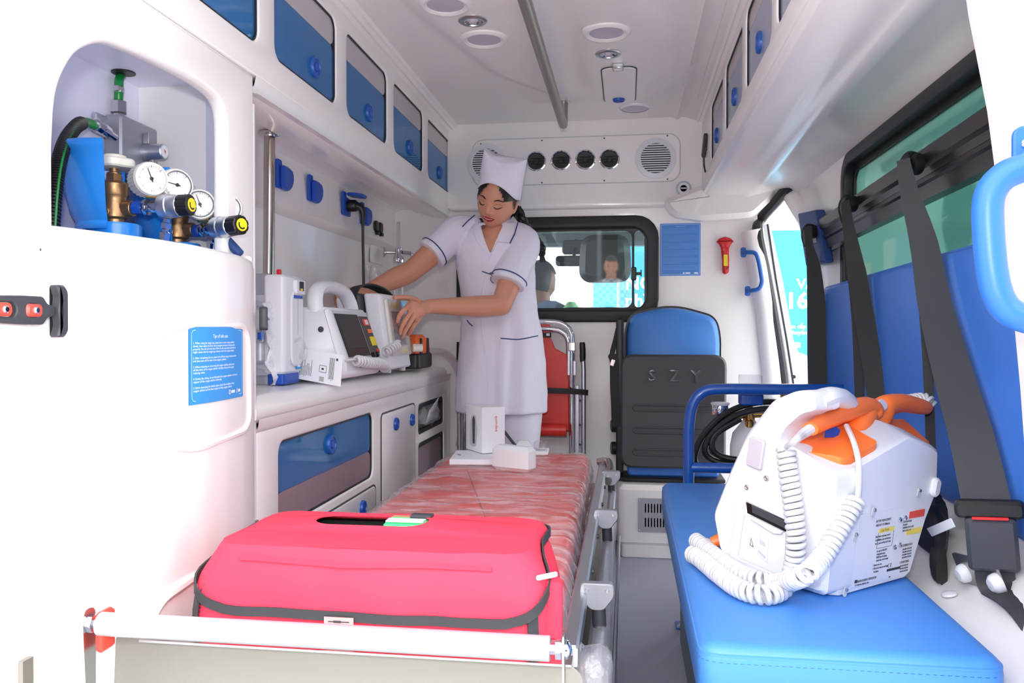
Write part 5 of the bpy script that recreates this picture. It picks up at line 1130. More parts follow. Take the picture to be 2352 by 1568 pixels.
# ---- hanging belts
def belt(name_label, strands, y, z):
    t = thing('seat_belt', (0.60, y, 0.6), name_label, 'seat belt', grp)
    for pts, wid, up, m_ in strands:
        P = spline(pts, 6); W = []
        for i in range(len(P)):
            f_ = i / (len(P) - 1) * (len(wid) - 1); k = min(int(f_), len(wid) - 2); W.append(wid[k] + (wid[k + 1] - wid[k]) * (f_ - k))
        a = MB(); a.strip(P, W, 0.0028, up, ); O('webbing', a, m_, t)
    return t
b1 = belt('black seat belt hanging at the far end of the rail by the doorway', [([(0.572, 2.70, 1.215), (0.575, 2.69, 1.15), (0.585, 2.675, 1.08), (0.592, 2.665, 0.95), (0.595, 2.65, 0.80), (0.598, 2.64, 0.62)], [0.022, 0.024, 0.042, 0.056, 0.066, 0.068], (0.95, -0.3, 0), 'webbing')], 2.7, 1.2)
b2 = belt('black seat belt hanging folded from the middle knob of the rail', [([(0.570, 2.245, 1.225), (0.574, 2.235, 1.16), (0.590, 2.24, 1.05), (0.60, 2.235, 0.90), (0.603, 2.225, 0.72), (0.605, 2.22, 0.56)], [0.02, 0.026, 0.034, 0.028, 0.024, 0.022], (0.95, -0.3, 0), 'webbing'),
    ([(0.568, 2.235, 1.22), (0.572, 2.215, 1.15), (0.585, 2.19, 1.03), (0.593, 2.14, 0.90), (0.60, 2.075, 0.74), (0.603, 2.02, 0.60), (0.603, 1.99, 0.52)], [0.02, 0.026, 0.046, 0.046, 0.044, 0.042, 0.042], (0.95, -0.35, 0), 'webbing')], 2.25, 1.2)
b3 = belt('grey black seat belt at the near end of the rail running down to its buckle', [([(0.565, 1.765, 1.235), (0.57, 1.755, 1.16), (0.585, 1.745, 1.05), (0.597, 1.735, 0.90), (0.601, 1.725, 0.74), (0.603, 1.715, 0.58)], [0.018, 0.022, 0.026, 0.022, 0.018, 0.018], (0.95, -0.3, 0), 'webbing'),
    ([(0.558, 1.755, 1.23), (0.564, 1.735, 1.16), (0.580, 1.70, 1.053), (0.580, 1.64, 0.93), (0.578, 1.55, 0.81), (0.576, 1.46, 0.70), (0.573, 1.395, 0.605)], [0.024, 0.034, 0.050, 0.058, 0.064, 0.068, 0.070], (0.93, -0.36, 0.1), 'webbing_grey')], 1.76, 1.2)
for t_, (y, z, r) in zip((b1, b2, b3), KN):
    a = MB(); a.tube(spline([(0.60, y, z + 0.012), (0.575, y - 0.012, z + 0.016), (0.562, y - 0.012, z - 0.01), (0.57, y - 0.014, z - 0.05)], 5), 0.009, 8); O('loop', a, 'black_plastic', t_)
# buckle at the lower end of the near belt
M = T(0.573, 1.380, 0.580) @ basis(Vector((0.93, -0.36, 0.1)).normalized(), Vector((-0.12, -0.03, 0.99)).normalized(), Vector((0.93, -0.36, 0.1)).normalized().cross(Vector((-0.12, -0.03, 0.99)).normalized())) @ rz(-0.02)
bu = thing('belt_buckle', (0.573, 1.38, 0.50), 'black seat belt buckle with red release edge beside the bench', 'belt buckle')
a = MB(); a.prism(rr(0.072, 0.085, 0.008, cy=-0.038), -0.014, 0.016, M, ch=0.006); O('housing', a, 'charcoal', bu)
a = MB(); a.prism(rr(0.098, 0.028, 0.010, cy=0.018), -0.010, 0.014, M, ch=0.005); O('tongue_grip', a, 'black_plastic', bu)
a = MB(); a.prism(rr(0.05, 0.004, 0.001, cy=0.006), 0.012, 0.0172, M); O('release_edge', a, 'red_plastic', bu)
a = MB(); a.strip(spline([tuple(M @ Vector((0, -0.07, 0.0))), tuple(M @ Vector((0.004, -0.11, 0.0))), (0.60, 1.31, 0.46), (0.615, 1.25, 0.42)], 5), 0.056, 0.003, (0.93, -0.36, 0.1)); O('anchor_webbing', a, 'webbing_grey', bu)
# second buckle lying in black webbing, with a white label
bp_ = thing('belt_webbing_bundle', (0.575, 1.62, 0.44), 'crumpled black belt webbing with white label beside the defibrillator', 'seat belt')
a = MB(); rings = []
for i in range(11):
    t_ = i / 10; c = Vector((0.575 + 0.015 * math.sin(5 * t_), 1.70 - 0.16 * t_, 0.555 - 0.10 * t_)); ring = []
    for k in range(16):
        an = 2 * PI * k / 16; q = (0.5 + 0.5 * math.sin(PI * (0.12 + 0.8 * t_))) * (1 + 0.16 * math.sin(3 * an + 4 * t_) + 0.08 * math.sin(7 * an))
        ring.append(c + Vector((0.022 * q * math.cos(an), 0.045 * q * math.cos(an) * 0.4, 0.055 * q * math.sin(an))))
    rings.append(ring)
a.loft(rings); O('webbing', a, 'webbing', bp_, smooth=60)
a = MB(); a.prism(roundpoly([(-0.035, -0.035), (0.03, -0.05), (0.045, 0.0), (0.02, 0.045), (-0.02, 0.045)], 0.02, 5), -0.012, 0.012, T(0.555, 1.585, 0.515) @ basis((0.2, -0.97, 0.1), (0, 0.1, 0.99), (-0.97, -0.2, 0)), ch=0.006); O('buckle_cover', a, 'black_plastic', bp_)
a = MB(); lm = [Vector((0.542, 1.565, 0.52)), Vector((0.542, 1.54, 0.512)), Vector((0.536, 1.423, 0.557)), Vector((0.536, 1.441, 0.567))]; a.loft([lm, [p + Vector((0.002, 0, 0)) for p in lm]]); O('white_label', a, 'chart_white', bp_)
# steel anchor plate
an_ = thing('anchor_plate', (0.585, 1.45, 0.45), 'stainless anchor plate with two white caps on the ledge', 'anchor plate')
M = basis((0.10, -0.98, 0.14), (-0.35, 0.06, 0.93), (-0.92, -0.12, -0.34), (0.578, 1.433, 0.48))
a = MB(); a.prism(rr(0.135, 0.052, 0.006), -0.002, 0.002, M); O('plate', a, 'steel_dull', an_)
for x in (-0.042, 0.060):
    a = MB(); a.lathe([(0.016, 0.002), (0.0165, 0.004), (0.015, 0.012), (0.010, 0.017), (0.0005, 0.018)], M @ T(x, -0.006, 0), 22); O('cap', a, 'device_white', an_)

# ---- blue tube guard frame with a small oxygen set behind it
gf = thing('tube_guard_frame', (0.18, 2.44, 0.0), 'blue painted tube guard frame standing at the far end of the bench', 'guard frame')
YG = 2.45
a = MB(); a.tube(spline([(0.18, YG, 0.0), (0.181, YG, 0.25), (0.182, YG, 0.50), (0.183, YG, 0.60), (0.195, YG, 0.665), (0.225, YG, 0.70), (0.275, YG, 0.709), (0.40, YG, 0.710), (0.56, YG, 0.711), (0.63, YG, 0.711)], 6), 0.0162, 14); O('hoop', a, 'frame_blue', gf)
a = MB(); a.tube([(0.19, YG, 0.475), (0.40, YG, 0.477), (0.63, YG, 0.478)], 0.0155, 14); O('cross_tube', a, 'frame_blue', gf)
a = MB(); a.prism(rr(0.07, 0.06, 0.006, cx=0.18, cy=YG), 0.0, 0.006, ch=0.001); ft = O('foot_plate', a, 'frame_blue', gf)
for x in (0.155, 0.205):
    a = MB(); a.lathe([(0.006, 0.006), (0.005, 0.011), (0.001, 0.012)], T(x, YG - 0.01, 0), 6); O('bolt', a, 'steel', ft)
og = thing('portable_oxygen', (0.36, 2.62, 0.0), 'small white oxygen set with brass valve and black hoses behind the blue frame', 'oxygen set')
a = MB(); a.lathe([(0.05, 0.0), (0.058, 0.004), (0.058, 0.52), (0.05, 0.56), (0.03, 0.585), (0.02, 0.60)], T(0.38, 2.62, 0), 24); O('bottle', a, 'device_white', og)
a = MB(); a.lathe([(0.016, 0.595), (0.018, 0.60), (0.018, 0.63), (0.012, 0.635), (0.012, 0.655)], T(0.38, 2.62, 0), 16); a.cyl((0.38, 2.62, 0.618), (0.455, 2.60, 0.624), 0.011, 12); a.cyl((0.38, 2.62, 0.618), (0.33, 2.60, 0.612), 0.010, 12); a.cyl((0.378, 2.60, 0.60), (0.378, 2.60, 0.575), 0.014, 12); O('valve', a, 'bright_brass', og)
a = MB(); a.lathe([(0.024, 0), (0.026, 0.003), (0.026, 0.03), (0.024, 0.033), (0.005, 0.034)], T(0.285, 2.56, 0.622), 24); gg = O('gauge', a, 'chrome', og)
a = MB(); a.lathe([(0.027, 0.030), (0.029, 0.034), (0.028, 0.038), (0.02, 0.039)], T(0.285, 2.56, 0.622), 24); O('gauge_rim', a, 'device_white', gg)
a = MB(); a.prism(rr(0.07, 0.05, 0.008, cx=0.375, cy=2.55), 0.655, 0.69, ch=0.004); O('clamp_block', a, 'frame_blue', og)
a = MB(); a.lathe([(0.036, 0.69), (0.036, 0.745), (0.034, 0.747)], T(0.375, 2.56, 0), 24, caps=False); O('clear_cup', a, 'clear_plastic', og)
a = MB(); a.lathe([(0.02, 0), (0.02, 0.07), (0.017, 0.075)], T(0.49, 2.60, 0.62) @ rx(0.1), 18); O('brass_post', a, 'brass', og)
for pts in ([(0.52, 2.56, 0.64), (0.44, 2.55, 0.665), (0.35, 2.54, 0.652), (0.28, 2.53, 0.615), (0.225, 2.52, 0.555), (0.205, 2.52, 0.50), (0.21, 2.53, 0.47)],
            [(0.52, 2.54, 0.625), (0.43, 2.53, 0.645), (0.34, 2.525, 0.63), (0.27, 2.52, 0.585), (0.235, 2.51, 0.53), (0.25, 2.51, 0.495), (0.31, 2.51, 0.478), (0.40, 2.51, 0.477)],
            [(0.34, 2.52, 0.615), (0.27, 2.51, 0.57), (0.255, 2.505, 0.53), (0.28, 2.505, 0.503), (0.34, 2.505, 0.492), (0.42, 2.505, 0.492)]):
    a = MB(); a.tube(spline(pts, 6), 0.0095, 10); O('hose', a, 'black_plastic', og)

# ---- defibrillator standing on the bench; local axes: r along the label face, s along the printer face, z up
DN = Vector((0.314, 1.36, 0.452)); DR = Vector((0.785, 0.62, 0)); DS = Vector((-0.62, 0.785, 0))
df = thing('defibrillator', (0.31, 1.47, 0.452), 'white defibrillator with orange paddles standing on the blue bench', 'defibrillator')
DM = basis(DR, DS, (0, 0, 1), DN)
push(DM)
a = MB()      # main body: gabled block, top rising away from the near corner
pf = [(0.012, 0.0), (0.205, 0.004), (0.222, 0.012), (0.262, 0.10), (0.285, 0.135), (0.292, 0.16), (0.288, 0.214), (0.27, 0.224), (0.19, 0.246), (0.045, 0.206), (0.028, 0.198), (0.020, 0.18), (0.014, 0.12), (0.0, 0.02)]
rings = []
for s_, k, dz in ((-0.010, 0.88, 0.0), (0.0, 0.965, 0.004), (0.012, 1.0, 0.006), (0.06, 1.0, 0.026), (0.10, 1.0, 0.036), (0.16, 1.0, 0.040), (0.172, 0.96, 0.036)):
    rings.append([(0.13 + (x - 0.13) * k, s_ - 0.012 * (z / 0.2), z * (1 if z < 0.15 else 1) * (0.98 + 0.02 * k) + (dz if z > 0.15 else 0)) for x, z in pf])
a.loft(rings); O('body', a, 'device_white', df, smooth=35)
a = MB()      # front shell carrying printer and handle
sp_ = roundpoly([(-0.012, 0.004), (0.175, -0.0), (0.222, 0.022), (0.240, 0.088), (0.201, 0.168), (0.159, 0.244), (0.100, 0.309), (0.050, 0.329), (0.015, 0.333), (0.010, 0.300), (0.040, 0.293), (0.078, 0.262), (0.088, 0.238), (0.06, 0.236), (-0.026, 0.206), (-0.030, 0.190)], 0.012, 4)
M2 = basis((0, 1, 0), (0, 0, 1), (-1, 0, 0))   # local x = s, local y = z, local z = -r
a.prism(sp_, -0.062, 0.012, M2, ch=0.008); O('front_shell', a, 'device_white', df, smooth=40)
a = MB(); a.tube(spline([(0.02, 0.030, 0.312), (0.05, 0.030, 0.318), (0.10, 0.045, 0.312), (0.15, 0.07, 0.292), (0.18, 0.09, 0.262)], 6), 0.021, 12, flat=0.8); O('handle', a, 'device_white', df)
for s_, z in ((0.089, 0.243), (0.035, 0.306)):
    a = MB(); a.lathe([(0.0055, 0.011), (0.0055, 0.0125), (0.0005, 0.0125)], M2 @ T(s_ + 0.02, z, 0), 16); O('screw_plug', a, 'device_grey', df)
a = MB(); a.plate(roundpoly([(0.195, 0.004), (0.192, 0.025), (0.170, 0.150), (0.150, 0.156), (0.05, 0.138), (0.045, 0.01), (0.06, 0.006)], 0.014, 4), [roundpoly([(0.172, 0.022), (0.152, 0.128), (0.062, 0.112), (0.066, 0.014)], 0.004)], 0.012, 0.0145, 0.001, M2); O('printer_surround', a, 'device_white', df)
a = MB(); a.prism(roundpoly([(0.170, 0.024), (0.155, 0.105), (0.064, 0.090), (0.067, 0.016)], 0.003), 0.012, 0.0138, M2); pdr = O('printer_door', a, 'device_white', df)
a = MB(); a.prism([(0.153, 0.126), (0.150, 0.107), (0.064, 0.092), (0.063, 0.111)], 0.0115, 0.0128, M2); O('printer_slot', a, 'screen_dark', df)
a = MB(); a.prism([(0.138, 0.124), (0.136, 0.111), (0.064, 0.098), (0.063, 0.110)], 0.0125, 0.0165, M2, ch=0.001); O('platen', a, 'charcoal', df)
a = MB(); a.prism([(0.140, 0.105), (0.135, 0.099), (0.085, 0.085), (0.070, 0.088), (0.066, 0.093)], 0.0136, 0.020, M2, ch=0.001); O('paper_tab', a, 'device_white', pdr)
a = MB(); tri = [(0.143, 0.052), (0.134, 0.050), (0.140, 0.066)]; a.plate(tri, [inset(tri, 0.0011)], 0.0138, 0.0141, 0, M2); O('warning_symbol', a, 'ink', pdr)
a = MB(); ic = [(0.125, 0.040), (0.103, 0.030), (0.100, 0.075), (0.118, 0.080)]; a.plate(ic, [inset(ic, 0.0008)], 0.0138, 0.0141, 0, M2); a.prism([(0.124, 0.044), (0.108, 0.036), (0.107, 0.041), (0.123, 0.049)], 0.0138, 0.0142, M2); a.prism([(0.121, 0.060), (0.108, 0.056), (0.107, 0.064), (0.119, 0.068)], 0.0138, 0.0142, M2); O('paper_icon', a, 'device_grey', pdr)
for s_, z in ((0.149, 0.153), (0.105, 0.176), (0.040, 0.147), (0.186, 0.010)):
    a = MB(); a.lathe([(0.0045, 0.012), (0.0045, 0.0165), (0.003, 0.017), (0.002, 0.0155)], M2 @ T(s_, z, 0), 12); O('screw', a, 'steel', df)
a = MB(); a.prism(rr(0.034, 0.052, 0.004), 0.012, 0.020, M2 @ T(0.128, 0.216, 0) @ rz(0.18), ch=0.002); O('clip', a, 'lamp_lens', df)
a = MB(); a.box((-0.004, 0.03, 0.118), (0.012, 0.10, 0.0012)); O('seam', a, 'device_grey', df)
# label face: s = 0 side, local x = r, local y = z, local z = -s
M3 = basis((1, 0, 0), (0, 0, 1), (0, -1, 0), (0, 0.0, 0)) @ T(0, 0, 0.0045)
def face_z(y): return 0.012 * (y / 0.2) + 0.0104
def lab(mb): mb.v = [Vector((p.x, -face_z(p.z) + (p.y + 0.0045), p.z)) for p in mb.v]; return mb
def lab_rect(x0, x1, z0, z1, m_, name='label', h=0.0004, skew=0.13, par=None):
    mb = MB(); mb.prism([(x0 + skew * z0, z0), (x1 + skew * z0, z0), (x1 + skew * z1, z1), (x0 + skew * z1, z1)], 0.0, h, M3); return O(name, lab(mb), m_, par or df)
pl_ = lab_rect(0.050, 0.200, 0.008, 0.128, 'device_white', 'label_plate', 0.0008)
lab_rect(0.183, 0.226, 0.106, 0.118, 'latch_red', 'label_band', 0.0014, par=pl_); lab_rect(0.182, 0.224, 0.078, 0.087, 'label_yellow', 'label_band', 0.0014, par=pl_)
lab_rect(0.105, 0.146, 0.091, 0.098, 'label_yellow', 'label_band', 0.0014, par=pl_)
tx = MB()
def tl(body, x, z, size, sx=1.0, bold=0): tx.text(body, size, M3 @ T(x, z, 0.0014) @ Matrix(((1, 0.13, 0, 0), (0, 1, 0, 0), (0, 0, 1, 0), (0, 0, 0, 1))), 0.0001, sx=sx)
tl('BATTERY REPLACEMENT', 0.108, 0.110, 0.0058, 0.62); tl('NKB-301V 12V 2800mAh', 0.108, 0.103, 0.0058, 0.6)
tl('CAUTION', 0.122, 0.0925, 0.006, 0.8)
for i, ln in enumerate(('Before battery replacement, turn off', 'the defibrillator power and disconnect', 'the AC power cord from the AC inlet.')): tl(ln, 0.109, 0.084 - 0.0058 * i, 0.0052, 0.5)
for i, ln in enumerate(('Use only the NKB-301V', 'rechargeable battery.', 'NEVER short the battery', 'replacement, see the manual')): tl(ln, 0.114, 0.059 - 0.0052 * i, 0.005, 0.55)
for i, ln in enumerate(('1. Remove the cover.', '2. Pull out the connector and change', '    the battery.')): tl(ln, 0.106, 0.036 - 0.0055 * i, 0.005, 0.55)
for i, ln in enumerate(('Do not open housing', 'Disconnect', 'Defibrillator from ac outlet', 'before opening cover')): tl(ln, 0.181, 0.101 - 0.0052 * i, 0.005, 0.55)
tl('1. DEFIBRILLATION', 0.181, 0.059, 0.0058, 0.6); tl('2. MONITORING', 0.178, 0.030, 0.0058, 0.6)
for i in range(4): tl('with paddles and electrodes', 0.184, 0.053 - 0.0048 * i, 0.0045, 0.5); 
for i in range(3): tl('electrodes and the leads', 0.180, 0.0245 - 0.0048 * i, 0.0045, 0.5)
tl('C E', 0.146, 0.0285, 0.0095, 0.7); tl('NIHON KOHDEN CORPORATION', 0.068, 0.0145, 0.0058, 0.55)
tl('1-31-4 Nishiochiai, Shinjuku-ku, Tokyo', 0.062, 0.0095, 0.0042, 0.55)
O('lettering', lab(tx), 'ink', df, recalc=False)
lab_rect(0.142, 0.178, 0.0215, 0.0255, 'ink', 'label_bar', 0.0014, par=pl_); lab_rect(0.060, 0.066, 0.0145, 0.0195, 'ink', 'label_mark', 0.0014, par=pl_); lab_rect(0.150, 0.154, 0.0105, 0.012, 'ink', 'label_mark', 0.0014, par=pl_)
bx = MB(); q_ = [(0.105 + 0.13 * 0.065, 0.065), (0.146 + 0.13 * 0.065, 0.065), (0.146 + 0.13 * 0.098, 0.098), (0.105 + 0.13 * 0.098, 0.098)]; bx.plate(q_, [inset(q_, 0.0005)], 0.0008, 0.0012, 0, M3); O('label_frame', lab(bx), 'charcoal', pl_)
for x, z in ((0.156, 0.108), (0.170, 0.1095), (0.152, 0.062), (0.166, 0.064)):
    a = MB(); a.lathe([(0.0042, 0), (0.0042, 0.003), (0.003, 0.004), (0.0005, 0.003)], T(x + 0.13 * z, -face_z(z) - 0.001, z) @ rx(PI / 2), 12); O('screw', a, 'chrome', df)
for x, z in ((0.095, 0.130), (0.215, 0.150), (0.052, 0.094), (0.035, 0.006)):
    a = MB(); a.prism(rr(0.008, 0.016, 0.003), 0, 0.0015, T(x, -face_z(z) - 0.004, z) @ basis((1, 0, 0), (0, 0, 1), (0, -1, 0)) @ rz(-0.4)); rec = O('screw_recess', a, 'device_grey', df)
    a = MB(); a.lathe([(0.0028, 0), (0.0028, 0.003), (0.001, 0.0035)], T(x, -face_z(z) - 0.0055, z + 0.004) @ rx(PI / 2), 10); O('screw', a, 'steel', rec)
a = MB(); a.prism(rr(0.02, 0.034, 0.009), 0, 0.012, T(0.262, -0.018, 0.155) @ basis((1, 0, 0), (0, 0, 1), (0, -1, 0)) @ rz(-0.3), ch=0.004); O('hook', a, 'device_white', df)
# orange tray
def topz(r, s):
    pr2 = [(0.0, 0.19), (0.028, 0.198), (0.045, 0.206), (0.19, 0.246), (0.27, 0.224), (0.29, 0.21)]; dz2 = [(-0.02, 0.0), (0.0, 0.004), (0.012, 0.006), (0.06, 0.026), (0.10, 0.036), (0.16, 0.040), (0.3, 0.04)]
    def ip(t, x):
        for (x0, y0), (x1, y1) in zip(t, t[1:]):
            if x <= x1: return y0 + (y1 - y0) * (x - x0) / (x1 - x0)
        return t[-1][1]
    b = ip(pr2, max(r, 0)) + ip(dz2, s)
    return max(b, 0.206 + (s + 0.026) * 0.35 if r < 0.065 and s < 0.06 else 0.0)
a = MB(); tq = [(-0.008, 0.072), (0.030, -0.012), (0.115, -0.012), (0.130, -0.004), (0.135, 0.09), (0.10, 0.14), (0.03, 0.14)]
tq = roundpoly(tq, 0.012, 3); a.loft([[(x, y, topz(max(x, 0.01), y) - 0.012) for x, y in tq], [(x, y, topz(max(x, 0.01), y) + 0.011) for x, y in tq]]); O('paddle_tray', a, 'orange', df, 'orange paddle tray')
pop()
def dpt(r, s, z): return DN + DR * r + DS * s + Vector((0, 0, z))
# paddle 1
p1 = thing('defibrillator_paddle', dpt(0.08, 0.05, 0.25), 'orange paddle lying towards the camera on the white defibrillator', 'paddle', 'orange paddles on the defibrillator')
h0, h1, h2, h3 = Vector((0.301, 1.395, 0.718)), Vector((0.343, 1.447, 0.73)), Vector((0.392, 1.498, 0.742)), Vector((0.436, 1.546, 0.742))
a = MB(); a.tube(spline([h0, h1, h2, h3, Vector((0.447, 1.554, 0.721))], 6), [0.0135 + 0.0075 * min(1, i / 10) for i in range(22)] + [0.020, 0.017, 0.010], 14, flat=0.85); O('grip', a, 'orange', p1, smooth=60)
a = MB(); a.tube([Vector((0.425, 1.537, 0.732)), Vector((0.405, 1.508, 0.706)), Vector((0.391, 1.491, 0.674))], [0.024, 0.026, 0.034], 14); O('neck', a, 'orange', p1, smooth=60)
a = MB(); pc_ = Vector((0.348, 1.45, 0.705)); a.prism(roundpoly([(-0.020, -0.006), (0.014, -0.008), (0.022, 0.004), (0.008, 0.012), (-0.016, 0.010)], 0.003), 0, 0.001, T(pc_) @ basis(DR, (0, 0, 1), -DS)); O('sticker', a, 'socket_blue', p1)
a = MB(); a.tube(spline([h0, Vector((0.284, 1.375, 0.711)), Vector((0.264, 1.333, 0.706)), Vector((0.26, 1.38, 0.69))], 5), [0.009, 0.0088, 0.0086, 0.0084, 0.008, 0.0076, 0.0072, 0.0068, 0.0064, 0.006, 0.0056, 0.0052, 0.005, 0.0048, 0.0046, 0.0045], 10); O('strain_relief', a, 'cord_white', p1)
# paddle 2
p2 = thing('defibrillator_paddle', dpt(0.18, 0.10, 0.27), 'orange paddle with white button pointing towards the backrest', 'paddle', 'orange paddles on the defibrillator')
a = MB(); bq = [Vector((0.45, 1.576, 0.707)), Vector((0.481, 1.536, 0.675)), Vector((0.561, 1.606, 0.663)), Vector((0.534, 1.667, 0.7))]
a.loft([bq, [p + Vector((0, 0, 0.010)) for p in bq]]); O('electrode_plate', a, 'orange', p2, bev=0.002)
a = MB(); a.tube(spline([Vector((0.468, 1.59, 0.685)), Vector((0.466, 1.589, 0.714)), Vector((0.478, 1.598, 0.738)), Vector((0.517, 1.629, 0.743)), Vector((0.558, 1.661, 0.735)), Vector((0.584, 1.682, 0.729))], 6), [0.020] * 6 + [0.021, 0.022, 0.023, 0.0235, 0.0235, 0.023, 0.022, 0.021, 0.020, 0.0195, 0.019, 0.0185, 0.018, 0.0175, 0.017, 0.0168, 0.0165, 0.0162, 0.016, 0.0155, 0.0150, 0.0145, 0.014, 0.013, 0.010], 14); O('grip', a, 'orange', p2, smooth=60)
bc = Vector((0.461, 1.557, 0.745)); a = MB(); a.lathe([(0.010, -0.004), (0.011, 0.002), (0.009, 0.004), (0.0005, 0.0045)], T(bc) @ zto(-DS + Vector((-0.2, 0, 0.35))), 20); O('shock_button', a, 'lamp_lens', p2)
O('coil_end', coil([(0.553, 1.695, 0.741), (0.583, 1.706, 0.744), (0.596, 1.697, 0.736)], 0.011, 0.0036, 6), 'cord_white', p2)
# coiled cords
cA = thing('coiled_cord', (0.247, 1.327, 0.466), 'thick white coiled cord looping down the printer face onto the bench', 'cord')
O('coil', coil([(0.26, 1.383, 0.686), (0.263, 1.373, 0.641), (0.268, 1.361, 0.591), (0.27, 1.351, 0.537), (0.265, 1.354, 0.493), (0.246, 1.331, 0.47), (0.213, 1.303, 0.468), (0.18, 1.328, 0.468), (0.154, 1.405, 0.468), (0.133, 1.489, 0.468), (0.12, 1.524, 0.468)], 0.0118, 0.0048, -0.0104, 8, 14), 'cord_white', cA)
cB = thing('coiled_cord', (0.202, 1.389, 0.466), 'thick white coiled cord rising across the label face from the bench', 'cord')
O('coil', coil([(0.134, 1.627, 0.468), (0.155, 1.541, 0.468), (0.18, 1.441, 0.468), (0.212, 1.383, 0.468), (0.247, 1.363, 0.47), (0.262, 1.255, 0.515), (0.295, 1.294, 0.529), (0.328, 1.326, 0.565), (0.362, 1.355, 0.609)], 0.0118, 0.0048, -0.0104, 8, 14), 'cord_white', cB)
a = MB(); a.tube(spline([(0.365, 1.355, 0.609), (0.368, 1.359, 0.636), (0.369, 1.365, 0.67), (0.367, 1.386, 0.699), (0.37, 1.442, 0.719)], 6), 0.0046, 8); O('lead', a, 'cord_white', cB)
a = MB(); a.tube([(0.136, 1.62, 0.47), (0.155, 1.596, 0.475), (0.164, 1.567, 0.478)], 0.0055, 8); O('lead', a, 'cord_white', cB)
a = MB(); a.tube([Vector((0.16, 1.572, 0.478)), Vector((0.181, 1.574, 0.485))], [0.010, 0.014], 12); O('plug', a, 'orange', cB)


# ================================================================ STRETCHER, BAG, TRAY
from mathutils import noise as mnoise
def nz(x, y, z=0.0, s=1.0): return mnoise.noise(Vector((x * s, y * s, z * s)))
mat('lip_steel', rgb(150, 148, 142), 0.55, 0.5, bump=0.06, bscale=25, stretch=(60, 1, 1))
# ---- loading platform with steel lip and tube handle
lp0 = thing('stretcher_platform', (-0.36, 1.9, 0.0), 'steel stretcher platform with bright tube handle at its rear', 'stretcher platform')
a = MB(); a.box((-0.37, 1.98, 0.13), (0.60, 1.76, 0.10), ch=0.008); O('deck', a, 'steel_dull', lp0)
for x in (-0.66, -0.06):
    a = MB(); a.box((x, 1.98, 0.10), (0.03, 1.78, 0.2), ch=0.004); O('side_beam', a, 'aluminium', lp0)
a = MB(); pf = [(-0.722, 0.06), (-0.055, 0.06), (-0.055, 0.430), (-0.075, 0.446), (-0.13, 0.452), (-0.52, 0.452), (-0.655, 0.464), (-0.708, 0.456), (-0.722, 0.441)]
M = T(0, 1.035, 0) @ rx(-0.05) @ basis((1, 0, 0), (0, 0, 1), (0, -1, 0)); a.prism(roundpoly(pf, 0.012, 3), 0, 0.003, M, ch=0.001); O('lip_plate', a, 'lip_steel', lp0, 'brushed stainless lip plate')
a = MB(); a.box((-0.37, 1.05, 0.450), (0.60, 0.03, 0.003)); O('lip_flange', a, 'steel', lp0)
a = MB(); a.cyl((-0.704, 1.0, 0.485), (-0.094, 1.0, 0.485), 0.0155, 28); O('handle_tube', a, 'alu_white', lp0)
for x, d_ in ((-0.704, -1), (-0.094, 1)):
    a = MB(); a.lathe([(0.007, 0), (0.007, 0.006), (0.0125, 0.007), (0.0125, 0.014), (0.010, 0.016)], T(x, 1.0, 0.485) @ zto((d_, 0, 0)), 6); O('nut', a, 'chrome', lp0)
    a = MB(); a.prism(roundpoly([(-0.012, 0.02), (0.012, 0.02), (0.014, 0.0), (0.012, -0.17), (-0.004, -0.17), (-0.014, 0.0)], 0.010, 4), -0.0015, 0.0015, T(x + 0.017 * d_, 1.0, 0.485) @ basis((0, 1, 0), (0, 0, 1), (1, 0, 0)), ch=0.0005); O('bracket', a, 'steel', lp0)
    a = MB(); a.sph((0, 0, 0), (0.012, 0.012, 0.007), 16, 8, T(x + 0.020 * d_, 1.0, 0.485) @ zto((d_, 0, 0))); O('cap_bolt', a, 'chrome', lp0)
a = MB(); a.box((-0.706, 1.014, 0.472), (0.012, 0.03, 0.055), ch=0.004); O('bumper', a, 'latch_red', lp0)
